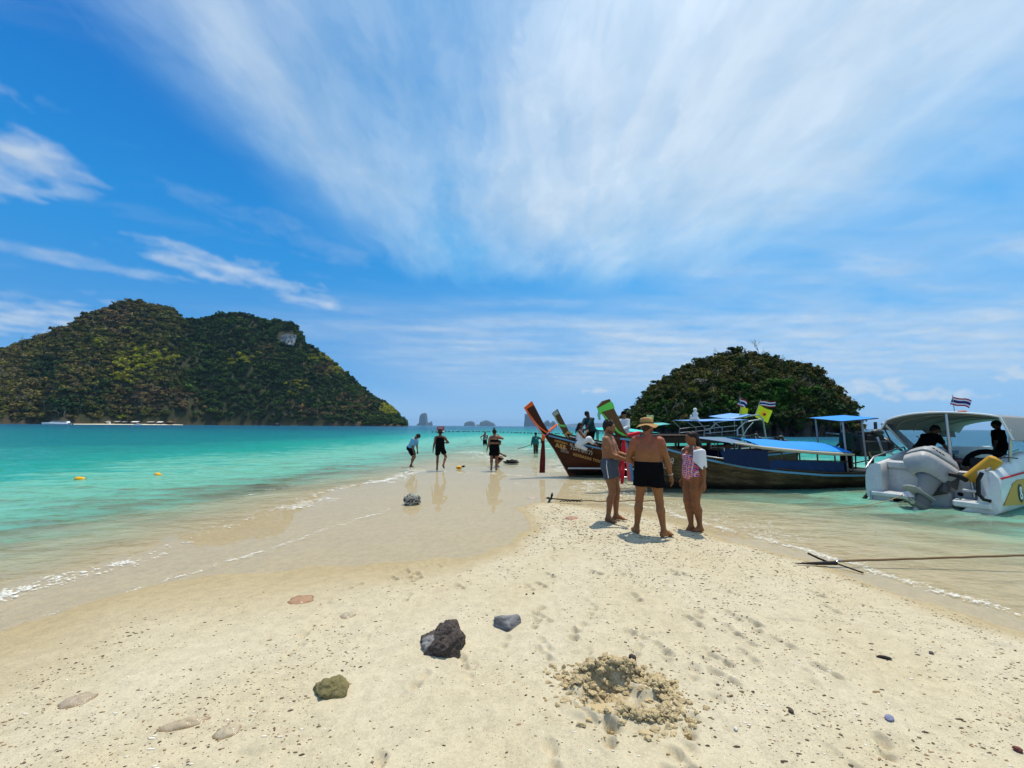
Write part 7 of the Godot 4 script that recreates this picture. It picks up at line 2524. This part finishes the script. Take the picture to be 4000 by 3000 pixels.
# ---- things on the sand and in the shallows ----
func rock(called: String, label: String, at: Vector3, r: Vector3, sd: int, rough: float, cells: float, tint: Callable, turn := 0.0, nu := 44, nv := 28, blocky = 0) -> Node3D:
	var mb := MB.new()
	var a := FastNoiseLite.new()
	a.seed = sd
	a.frequency = 1.0
	a.fractal_octaves = 3
	var c := FastNoiseLite.new()
	c.seed = sd + 1
	c.noise_type = FastNoiseLite.TYPE_CELLULAR
	c.cellular_return_type = FastNoiseLite.RETURN_DISTANCE
	c.frequency = 1.0
	mb.ell(Vector3.ZERO, Vector3.ONE, nu, nv)
	var planes := []
	var pr := RandomNumberGenerator.new()
	pr.seed = sd
	if blocky is Array:
		for q in blocky: planes.append([q[0].normalized(), q[1]])
	else: for k in blocky: planes.append([Vector3(pr.randfn(), pr.randfn() * 0.8, pr.randfn()).normalized(), pr.randf_range(0.62, 1.0)])
	for k in mb.v.size():
		var d := mb.v[k].normalized()
		var e := 1.0 + rough * a.get_noise_3d(d.x * 1.3, d.y * 1.3, d.z * 1.3) + rough * 0.35 * a.get_noise_3d(d.x * 4.0, d.y * 4.0, d.z * 4.0) + cells * (c.get_noise_3d(d.x * 3.2, d.y * 3.2, d.z * 3.2) + 0.4)
		if planes.size() > 0:
			var m := 1.6
			for q in planes:
				var w: float = d.dot(q[0])
				if w > 0.05: m = minf(m, q[1] / w)
			e = m * (1.0 + 0.6 * (e - 1.0))
		mb.v[k] = d * e * r
		mb.c[k] = tint.call(d, a.get_noise_3d(d.x * 6.0, d.y * 6.0, d.z * 6.0), c.get_noise_3d(d.x * 3.2, d.y * 3.2, d.z * 3.2))
	var o := put(called, mb, M.rock)
	o.position = at
	o.rotation.y = turn
	tag(o, label, "rock")
	return o

func on_sand(x: float, z: float, lift := 0.0) -> Vector3:
	return Vector3(x, sand_y(x, z) + lift, z)

func jelly(label: String, x: float, z: float, rx: float, rz: float, turn: float, sd: int, c: Color) -> void:
	var mb := MB.new()
	var ctr := mb.p(Vector3(0, 0.022, 0))
	for j in range(1, 6):
		for i in 26:
			var a := TAU * i / 26.0
			var q := j / 5.0
			var w := 1.0 + 0.07 * sin(a * 5.0 + sd) * q + 0.05 * sin(a * 9.0 + sd * 2.0) * q
			mb.col = Color.WHITE * (1.0 + 0.25 * n1.get_noise_2d(i * 0.5 + sd * 9.0, j * 0.8)) if j < 5 else Color(0.55, 0.42, 0.3)
			mb.p(Vector3(cos(a) * rx * q * w, 0.022 * (1.0 - q * q * q) - 0.004 * q + 0.004 * sin(a * 4.0 + j + sd), sin(a) * rz * q * w))
	for i in 26: mb.t(ctr, 1 + (i + 1) % 26, 1 + i)
	for j in 4:
		for i in 26:
			var i2 := (i + 1) % 26
			mb.q(1 + j * 26 + i, 1 + j * 26 + i2, 1 + (j + 1) * 26 + i2, 1 + (j + 1) * 26 + i)
	var m := mat(c, 0.12, 0.0, true)
	m.metallic_specular = 0.22
	m.heightmap_enabled = true
	m.heightmap_texture = M.rock.heightmap_texture
	m.heightmap_scale = 0.5
	tri_map(m, 9.0)
	var o := put("jellyfish", mb, m)
	o.position = on_sand(x, z, 0.003)
	o.rotation.y = turn
	tag(o, label, "jellyfish", "jellyfish stranded on the sand")

func build_beach() -> void:
	rock("dark_rock", "big jagged dark brown rock with white streaks, in the middle of the foreground sand", on_sand(-0.49, -3.04, 0.045), Vector3(0.155, 0.145, 0.13), 75, 0.42, 0.12, func(d, n, c):
		var k := Color(0.040, 0.031, 0.028).lerp(Color(0.085, 0.068, 0.060), clampf(0.5 + n, 0.0, 1.0))
		return k.lerp(Color(0.36, 0.35, 0.34), (1.0 - smoothstep(0.0, 0.05, absf(n))) * 0.5 * smoothstep(0.1, -0.4, d.x) + 0.5 * smoothstep(-0.80, -0.92, d.x)), 0.1, 80, 54, [[Vector3(1, 0.05, 0.15), 0.86], [Vector3(-1, 0.15, 0.1), 0.95], [Vector3(0.1, -0.1, 1), 0.88], [Vector3(-0.62, 0.78, 0.1), 0.50], [Vector3(0.3, 0.94, 0.05), 0.86], [Vector3(0, 0.2, -1), 0.85], [Vector3(-0.1, 0.72, 0.68), 0.66], [Vector3(0, -1, 0), 0.5], [Vector3(0.65, 0.2, 0.75), 0.88], [Vector3(-0.65, 0.1, 0.75), 0.82], [Vector3(0.8, 0.6, -0.2), 0.9]])
	var gs := thing("grey_stone", "smooth grey triangular stone lying right of the big dark rock", "rock", on_sand(-0.02, -3.38, -0.005), 0.1)
	var mb := MB.new()
	var out := [[-0.115, -0.055], [-0.07, -0.075], [0.0, -0.06], [0.06, -0.07], [0.11, -0.075], [0.118, -0.045], [0.05, 0.035], [0.01, 0.085], [-0.012, 0.09], [-0.06, 0.035], [-0.11, -0.02]]
	var rows := []
	for q in [[1.0, -0.02], [1.0, 0.02], [0.93, 0.045], [0.70, 0.062], [0.35, 0.068], [0.0, 0.066]]:
		var r := []
		for w in out: r.append(Vector3(w[0] * q[0], q[1] + 0.25 * maxf(0.0, -w[1]) * q[0] + (0.006 * n1.get_noise_2d(w[0] * 30.0, q[1] * 60.0)), w[1] * q[0]))
		r.reverse()
		rows.append(r)
	mb.sheet(rows, true)
	for k in mb.v.size(): mb.c[k] = Color(0.15, 0.15, 0.16) * (0.95 + 1.3 * n1.get_noise_3d(mb.v[k].x * 14.0, mb.v[k].y * 14.0, mb.v[k].z * 14.0))
	put("stone", mb, M.rock, gs)
	rock("mossy_rock", "yellow green pitted rock on the left of the foreground sand", on_sand(-1.125, -2.55, 0.012), Vector3(0.088, 0.066, 0.066), 83, 0.35, 0.10, func(d, n, c):
		var k := Color(0.125, 0.105, 0.042).lerp(Color(0.20, 0.175, 0.085), clampf(0.5 + n, 0.0, 1.0))
		return k.lerp(Color(0.02, 0.018, 0.012), 0.9 if c < -0.9 else 0.0), -0.6, 48, 32, 9)
	rock("coral_rock", "black and white pitted coral rock on the wet sand left of the bathers", Vector3(-2.22, 0.075, -8.86), Vector3(0.185, 0.15, 0.14), 91, 0.28, 0.5, func(d, n, c): return Color(0.36, 0.35, 0.30).lerp(Color(0.012, 0.012, 0.012), smoothstep(-0.42, -0.62, c + 0.2 * n)), 0.3, 60, 40)
	rock("dark_clump", "low black clump of stones and weed right of the bathers' feet", Vector3(-0.02, 0.03, -18.75), Vector3(0.33, 0.12, 0.2), 97, 0.6, 0.5, func(d, n, c): return Color(0.02, 0.018, 0.02) * (1.4 + n))
	rock("round_stone", "small round dark stone on the far rim of the dug sand", on_sand(0.86, -2.89, 0.014), Vector3(0.026, 0.024, 0.024), 99, 0.3, 0.1, func(d, n, c): return Color(0.06, 0.05, 0.05), 0.0, 16, 12)
	rock("blue_shell", "smooth blue grey shell lying alone on the sand right of the dug heap", on_sand(2.155, -2.37, 0.006), Vector3(0.03, 0.014, 0.02), 101, 0.2, 0.0, func(d, n, c): return Color(0.17, 0.18, 0.26) * (1.1 + n), 0.5, 16, 10).set_meta("category", "shell")
	rock("black_flake", "thin black flake of bark on the right foreground sand", on_sand(2.72, -2.99, 0.006), Vector3(0.045, 0.012, 0.014), 103, 0.3, 0.0, func(d, n, c): return Color(0.025, 0.02, 0.02), -0.4, 16, 10).set_meta("category", "bark")
	var stones := [["reddish", 2.62, -2.17, 0.030, Color(0.16, 0.06, 0.05), "small reddish stone near the right end of the foreground sand"], ["grey", 3.16, -3.08, 0.024, Color(0.10, 0.09, 0.085), "small grey stone right of the dug heap and farther up"], ["brown", 1.62, -2.40, 0.026, Color(0.10, 0.07, 0.05), "small brown stone just right of the dug heap"], ["dark", 0.16, -4.02, 0.016, Color(0.05, 0.04, 0.04), "left of two tiny dark pebbles above the grey triangular stone"], ["dark", 0.23, -4.04, 0.018, Color(0.06, 0.04, 0.035), "right of two tiny dark pebbles above the grey triangular stone"], ["pale", 1.22, -2.26, 0.020, Color(0.55, 0.52, 0.46), "small white shell bit at the lower right of the dug heap"], ["purple", 2.95, -2.25, 0.024, Color(0.12, 0.09, 0.12), "small purple stone in the lower right corner of the sand"]]
	for q in stones:
		var col: Color = q[4]
		rock("pebble", q[5], on_sand(q[1], q[2], q[3] * 0.35), Vector3(q[3], q[3] * 0.7, q[3] * 0.8) * 0.62, int(q[1] * 100.0), 0.35, 0.1, func(d, n, c): return col * (1.1 + 0.8 * n), q[1], 14, 10).set_meta("category", "pebble")
	jelly("flat pink jellyfish, largest on the left beside the wet sand's edge", -2.02, -3.91, 0.118, 0.115, 0.0, 1, Color(0.34, 0.21, 0.125))
	jelly("small clear grey jellyfish between the pink one and the big dark rock", -1.425, -3.575, 0.065, 0.06, 0.3, 2, Color(0.39, 0.33, 0.235))
	jelly("purplish oval jellyfish nearest the left edge of the foreground", -2.59, -2.50, 0.085, 0.07, 0.45, 3, Color(0.36, 0.295, 0.215))
	jelly("long folded jellyfish low on the left foreground sand", -1.775, -2.29, 0.12, 0.04, 0.35, 4, Color(0.385, 0.315, 0.215))
	jelly("crumpled clear jellyfish right of the long folded one", -1.50, -2.235, 0.065, 0.05, 0.4, 5, Color(0.39, 0.33, 0.235))
	jelly("pink jellyfish on the dry sand left of the three standing people", 1.14, -7.39, 0.125, 0.12, 0.0, 6, Color(0.37, 0.21, 0.14))
	jelly("pale pink jellyfish at the wet edge below the hanging ribbons", 0.51, -9.75, 0.15, 0.14, 0.0, 7, Color(0.42, 0.33, 0.25))
	# the heap of dug sand
	var heap := thing("dug_sand_heap", "heap of freshly dug crumbling sand clods beside a shallow hole", "sand heap", on_sand(0.68, -2.56))
	var r := RandomNumberGenerator.new()
	r.seed = 1234
	# broken ground under the clods: a rough mound with a hollow in it
	var gm := MB.new()
	var gx := 84
	var gz := 64
	for j in gz:
		for i in gx:
			var x := 0.26 + 0.86 * i / (gx - 1)
			var z := -2.90 + 0.68 * j / (gz - 1)
			var e := 0.0
			for q in [[0.66, -2.72, 0.24, 0.075, 0.034], [0.94, -2.60, 0.07, 0.15, 0.028], [0.80, -2.35, 0.20, 0.055, 0.024], [0.46, -2.61, 0.12, 0.08, 0.020], [0.66, -2.56, 0.09, 0.05, 0.020]]:
				e = maxf(e, q[4] * (1.25 - pow((x - q[0]) / q[2], 2.0) - pow((z - q[1]) / q[3], 2.0)))
			var n := n3.get_noise_2d(x * 26.0, z * 26.0) * 0.55 + n1.get_noise_2d(x * 34.0, z * 34.0) * 0.6 + n1.get_noise_2d(x * 90.0, z * 90.0) * 0.35
			var y := e * (1.0 + 0.75 * n) + 0.014 * n * smoothstep(0.0, 0.012, e) - 0.008
			gm.col = Color.WHITE * (0.92 + 0.12 * n)
			gm.p(Vector3(x, sand_y(x, z) + y, z) - heap.position)
	for j in gz - 1:
		for i in gx - 1:
			var a := j * gx + i
			gm.q(a, a + gx, a + gx + 1, a + 1)
	put("mound", gm, M.clod, heap)
	var base := []
	for k in 5:
		var e := MB.new()
		e.ell(Vector3.ZERO, Vector3.ONE, 14, 9)
		var pls := []
		for i in 8: pls.append([Vector3(r.randfn(), r.randfn(), r.randfn()).normalized(), r.randf_range(0.5, 1.0)])
		for i in e.v.size():
			var d := e.v[i].normalized()
			var m := 1.5
			for q in pls:
				var w: float = d.dot(q[0])
				if w > 0.05: m = minf(m, q[1] / w)
			e.v[i] = d * m * (1.0 + 0.40 * n1.get_noise_3d(d.x * 3.0 + k * 9.0, d.y * 3.0, d.z * 3.0))
		var fe := MB.new()  # every face with corners of its own: crumbly, not polished
		for i in range(0, e.ix.size(), 3): fe.tri(e.v[e.ix[i]], e.v[e.ix[i + 2]], e.v[e.ix[i + 1]])
		base.append(fe.mesh(M.clod))
	var xf := []
	var cols := []
	var parts := 0
	for k in 2400:
		var c := Vector2.ZERO
		var grp := r.randf()
		if grp < 0.40: c = Vector2(0.64 + r.randfn() * 0.15, -2.71 + r.randfn() * 0.06)
		elif grp < 0.58: c = Vector2(0.94 + r.randfn() * 0.06, -2.58 + r.randfn() * 0.11)
		elif grp < 0.84: c = Vector2(0.80 + r.randfn() * 0.13, -2.35 + r.randfn() * 0.06)
		else: c = Vector2(0.50 + r.randfn() * 0.12, -2.60 + r.randfn() * 0.09)
		var s := 0.0030 + 0.018 * pow(r.randf(), 4.5)
		var lift := 0.0
		for q in [[0.66, -2.72, 0.24, 0.075, 0.034], [0.94, -2.60, 0.07, 0.15, 0.028], [0.80, -2.35, 0.20, 0.055, 0.024], [0.46, -2.61, 0.12, 0.08, 0.020]]:
			lift = maxf(lift, q[4] * (1.2 - pow((c.x - q[0]) / q[2], 2.0) - pow((c.y - q[1]) / q[3], 2.0)))
		var p := on_sand(c.x, c.y, lift + s * 0.25 - 0.004) - heap.position
		var bs := Basis.from_euler(Vector3(r.randf() * 6, r.randf() * 6, r.randf() * 6)).scaled(Vector3(s * r.randf_range(0.8, 1.5), s * 0.8, s))
		var tone := r.randf_range(0.78, 1.08)
		if s > 0.0125 and parts < 140:
			var o := MeshInstance3D.new()
			o.mesh = base[k % 5]
			o.name = "clod" if parts == 0 else "clod_%03d" % parts
			heap.add_child(o, true)
			o.transform = Transform3D(bs, p)
			parts += 1
		else:
			xf.append(Transform3D(bs, p))
			cols.append(Color(tone, tone, tone))
	multi("crumbs", base[0], xf, cols, "", "", heap)
	var slab := MB.new()
	var poly := PackedVector2Array([Vector2(-0.10, -0.03), Vector2(0.06, -0.055), Vector2(0.085, 0.0), Vector2(0.07, 0.05), Vector2(-0.02, 0.055), Vector2(-0.09, 0.03)])
	slab.prism(poly, 0.0, 0.022, Transform3D(Basis(Vector3.RIGHT, PI / 2), on_sand(0.52, -2.44, 0.020) - heap.position))
	put("sand_slab", slab, M.clod, heap)
	# pebbles, coral crumbs and shell bits strewn over the sand
	var fl := MB.new()
	fl.ell(Vector3.ZERO, Vector3(1.0, 0.42, 0.55), 7, 4)
	var flake := fl.mesh(M.vert)
	xf = []
	cols = []
	var tries := 0
	while xf.size() < 26000 and tries < 200000:
		tries += 1
		var x := r.randf_range(-3.6, 5.0)
		var z := -1.25 - pow(r.randf(), 1.6) * 7.5
		var s := dry(x, z)
		if s < lerpf(1.0, 0.10, smoothstep(-1.8, 0.6, x)) * r.randf_range(0.7, 1.3): continue
		var patchy := 0.5 + 0.9 * n1.get_noise_2d(x * 0.9 + 20.0, z * 0.9) + 0.5 * n1.get_noise_2d(x * 4.0, z * 4.0)
		var band := smoothstep(0.3, 1.6, x) * 0.55 + 0.6 * smoothstep(-0.6, -1.4, x) * smoothstep(-3.6, -2.4, z) + 0.65 * exp(-pow((x - 0.9) / 0.6, 2.0) - pow((z + 6.9) / 0.9, 2.0)) + 0.18
		if r.randf() > patchy * band * 2.2: continue
		var q := 0.0018 + 0.0034 * pow(r.randf(), 3.0) + (0.007 * pow(r.randf(), 8.0))
		q *= 1.0 + smoothstep(-3.0, -7.0, z) * 0.7
		var y := sand_y(x, z)
		xf.append(Transform3D(Basis(Vector3.UP, r.randfn() * 0.8 + (0.5 if x < 0 else -0.4)).scaled(Vector3(q * r.randf_range(1.0, 2.2), q, q)), Vector3(x, y + q * 0.15, z)))
		var t := r.randf()
		cols.append(Color(0.16, 0.11, 0.065).lerp(Color(0.06, 0.045, 0.03), r.randf()) if t < 0.58 else (Color(0.30, 0.19, 0.09) if t < 0.86 else Color(0.68, 0.63, 0.54)))
	multi("beach_debris", flake, xf, cols, "dark coral crumbs, shell bits and pebbles strewn over the dry sand", "pebbles")
	anchors()
	floats()
	foam(r)

func anchors() -> void:
	var iron := mat(Color(0.022, 0.018, 0.017), 0.8)
	var rope := mat(Color(0.16, 0.105, 0.055), 0.95)
	var a := thing("boat_anchor", "black iron anchor with upturned flukes at the waterline below the hanging ribbons", "anchor", on_sand(0.92, -9.12, 0.03))
	frame(a, "shank", [Vector3(-0.02, 0.06, 0), Vector3(0.34, 0.035, 0.03), Vector3(0.62, 0.03, 0.05)], 0.014, iron)
	for q in [Vector3(0.03, 0.20, 0.02), Vector3(-0.13, 0.08, 0.06), Vector3(-0.09, -0.02, 0.12), Vector3(0.02, 0.02, -0.16)]:
		var mb := MB.new()
		mb.tube([Vector3(0, 0.05, 0), q * 0.55 + Vector3(0.01, 0.03, 0), q], [0.016, 0.03, 0.004], 6)
		put("fluke", mb, iron, a)
	frame(a, "ring", [Vector3(0.62, 0.03, 0.05), Vector3(0.70, 0.05, 0.07), Vector3(0.76, 0.03, 0.08), Vector3(0.70, 0.01, 0.06), Vector3(0.62, 0.03, 0.05)], 0.009, iron)
	var line := []
	for k in 22:
		var s := k / 21.0
		line.append(Vector3(lerpf(0.74, 2.6, s), 0.03 + 0.01 * sin(k * 1.1) - 0.02 * s, 0.08 + 0.05 * sin(s * 7.0) - 0.12 * s))
	var rt := thing("anchor_rope", "thin brown rope running from the black anchor towards the boats", "rope", a.position)
	frame(rt, "rope", line, 0.012, rope)
	line = []
	for k in 26: line.append(Vector3(0.2 + 0.02 * k, 0.012 + 0.012 * absf(sin(k * 2.0)), 0.09 + 0.035 * sin(k * 1.7)))
	frame(rt, "tangled_weed", line, 0.011, iron)
	a = thing("boat_anchor", "two fluked black anchor at the right hand waterline with its rope running right", "anchor", on_sand(4.10, -5.12, 0.02))
	var mb := MB.new()
	mb.tube([Vector3(-0.50, 0.035, 0.04), Vector3(-0.25, 0.03, 0.02), Vector3(0.06, 0.03, 0.0)], [0.004, 0.018, 0.026], 6)
	put("shank", mb, iron, a)
	frame(a, "fluke", [Vector3(-0.02, 0.03, 0.0), Vector3(-0.10, 0.06, -0.09), Vector3(-0.18, 0.10, -0.16)], 0.013, iron)
	frame(a, "fluke", [Vector3(0.04, 0.03, 0.0), Vector3(0.12, 0.01, 0.10), Vector3(0.20, -0.01, 0.22)], 0.010, iron)
	frame(a, "shackle", [Vector3(0.05, 0.03, 0.0), Vector3(0.10, 0.06, -0.02), Vector3(0.15, 0.05, -0.03)], 0.012, M.steel)
	rt = thing("anchor_rope", "thick brown rope running off right from the two fluked anchor", "rope", a.position)
	line = []
	for k in 25:
		var s := k / 24.0
		line.append(Vector3(lerpf(0.12, 4.6, s), 0.045 + 0.02 * sin(PI * s) + 0.09 * s * s, -0.03 - 0.25 * s + 0.05 * s * s + 0.006 * sin(k * 2.3)))
	frame(rt, "rope", line, 0.014, rope)
	rt = thing("mooring_rope", "slack pale rope trailing from the speedboat's stern into the water", "rope", Vector3(6.3, 0.0, -8.62))
	line = []
	for k in 15:
		var s := k / 14.0
		line.append(Vector3(3.0 * s, -0.01 + 0.03 * s + 0.26 * s * s * s, -0.15 * s - 0.45 * s * s))
	frame(rt, "rope", line, 0.009, mat(Color(0.30, 0.24, 0.12), 0.95))

func floats() -> void:
	var yel := mat(Color(0.72, 0.36, 0.015), 0.45)
	for q in [[-13.3, -12.1, 0.3, "yellow buoy floating on the left, nearer the photo's edge"], [-11.9, -13.2, -0.4, "yellow buoy floating on the left, nearer the bathers"]]:
		var t := thing("yellow_buoy", q[3], "buoy", Vector3(q[0], 0.02, q[1]), q[2], "yellow buoys left of the spit")
		var mb := MB.new()
		t.scale = Vector3.ONE * 0.68
		mb.lathe([Vector2(0.0, -0.17), Vector2(0.07, -0.165), Vector2(0.105, -0.13), Vector2(0.115, -0.05), Vector2(0.115, 0.05), Vector2(0.105, 0.13), Vector2(0.07, 0.165), Vector2(0.0, 0.17)], 16, Vector3.ZERO, Basis(Vector3.BACK, PI / 2 - 0.15))
		put("float", mb, yel, t)
		frame(t, "rope_end", [Vector3(0.17, 0.0, 0), Vector3(0.25, 0.0, 0.03), Vector3(0.30, -0.06, 0.03)], 0.012, M.black)
	var y := thing("yellow_scooter", "small yellow and black toy lying in the shallows between the two bathers in black", "toy", Vector3(-2.12, 0.05, -15.82), 0.2)
	var mb := MB.new()
	mb.box(Vector3(0, 0.02, 0), Vector3(0.22, 0.14, 0.16), Basis(), 0.04)
	put("body", mb, yel, y)
	mb = MB.new()
	mb.box(Vector3(0.16, 0.07, 0), Vector3(0.12, 0.06, 0.1), Basis(Vector3.BACK, 0.3), 0.02)
	mb.tube([Vector3(0.18, 0.02, 0), Vector3(0.25, 0.10, 0)], 0.018, 6)
	put("handle", mb, M.black, y)
	mb = MB.new()
	mb.box(Vector3(-0.02, 0.03, 0.083), Vector3(0.07, 0.05, 0.01), Basis(), 0.003)
	put("panel", mb, M.black, y)

func foam(r: RandomNumberGenerator) -> void:
	var d := MB.new()
	d.lathe([Vector2(1.0, -0.1), Vector2(0.85, 0.10), Vector2(0.45, 0.2), Vector2(0.0, 0.22)], 7)
	var bub := d.mesh(M.foam)
	var xf := []
	var runs := [  # line, width, bubbles, bubble size, strength of gaps
		[[[-5.3, -3.4], [-5.14, -4.08], [-5.06, -4.62], [-4.8, -5.2]], 0.12, 900, 0.014, 0.0],
		[[[-4.8, -5.2], [-5.0, -6.4], [-4.98, -7.5], [-4.75, -8.3]], 0.10, 420, 0.016, 0.25],
		[[[-4.75, -8.2], [-4.62, -8.7], [-4.3, -9.5]], 0.22, 520, 0.017, 0.02],
		[[[-4.9, -9.2], [-4.86, -10.5], [-4.6, -11.6], [-4.0, -12.4]], 0.14, 500, 0.020, 0.15],
		[[[-4.1, -12.0], [-3.9, -13.0], [-3.75, -14.5], [-3.8, -16.0]], 0.25, 800, 0.026, 0.05],
		[[[-6.6, -9.5], [-6.2, -11.5], [-5.4, -13.5]], 0.12, 260, 0.022, 0.3],
		[[[-3.4, -26.5], [-2.2, -25.8], [-1.4, -24.0], [-1.2, -21.5], [-0.4, -19.8]], 0.7, 1000, 0.04, 0.06],
		[[[2.1, -15.2], [2.0, -17.0], [2.6, -20.0], [3.4, -23.4]], 0.55, 900, 0.034, 0.05],
		[[[1.75, -11.6], [2.4, -11.2], [3.0, -10.6], [3.3, -9.8]], 0.5, 1000, 0.017, 0.05],
		[[[2.2, -12.4], [2.9, -12.1], [3.6, -11.6], [4.4, -11.3]], 0.32, 750, 0.018, 0.05],
		[[[2.6, -9.3], [3.1, -8.6], [3.4, -7.8], [3.75, -6.9], [4.15, -6.1], [4.4, -5.5], [4.6, -4.8], [4.85, -4.0], [5.1, -3.3]], 0.06, 1500, 0.011, -0.05],
		[[[3.4, -9.4], [3.7, -8.2], [4.1, -7.2], [4.6, -6.2]], 0.45, 1400, 0.012, 0.1],
		[[[-4.35, -3.5], [-3.75, -4.75], [-3.4, -5.6], [-2.9, -7.4], [-2.5, -8.4]], 0.03, 900, 0.008, 0.05],
		[[[-3.9, -16.0], [-2.6, -15.0], [-1.4, -14.6], [-0.3, -14.3], [0.9, -13.6]], 0.12, 600, 0.022, 0.2],
		[[[0.1, -12.2], [0.8, -11.4], [1.5, -10.2], [2.0, -9.4]], 0.14, 400, 0.014, 0.2],
		[[[5.6, -40.0], [8.0, -36.0], [12.0, -33.0]], 0.8, 350, 0.08, 0.2],
		[[[0.5, -30.0], [2.5, -31.0], [4.5, -30.5]], 0.5, 350, 0.06, 0.1]]
	for q in runs:
		var line: Array = q[0]
		for k in int(q[2] * 3.2):
			var s := r.randf() * (line.size() - 1)
			var i := mini(int(s), line.size() - 2)
			var a := Vector2(line[i][0], line[i][1])
			var b := Vector2(line[i + 1][0], line[i + 1][1])
			var p := a.lerp(b, s - i)
			var nrm := (b - a).orthogonal().normalized()
			p += nrm * (0.12 * n1.get_noise_2d(p.x * 1.1, p.y * 1.1) + r.randfn() * q[1] * 0.8)
			var n := n1.get_noise_2d(p.x * 2.3 + 30.0, p.y * 2.3) * 0.6 + 0.55 * n1.get_noise_2d(p.x * 8.0, p.y * 8.0)
			if n < q[4] + 0.08 * r.randfn(): continue
			if sand_y(p.x, p.y) > 0.01: continue
			var z: float = q[3] * (0.22 + 0.75 * pow(r.randf(), 2.0))
			var w := wave(p.x, p.y) * clampf((depth(p.x, p.y) - 0.01) * 0.24, 0.0, 0.062)
			xf.append(Transform3D(Basis(Vector3.UP, r.randf() * 6.0).scaled(Vector3(z * r.randf_range(1.0, 2.0), z * 0.7, z)), Vector3(p.x, w + 0.002, p.y)))
	multi("sea_foam", bub, xf, [], "white foam of small breaking waves along both sides of the spit", "foam")
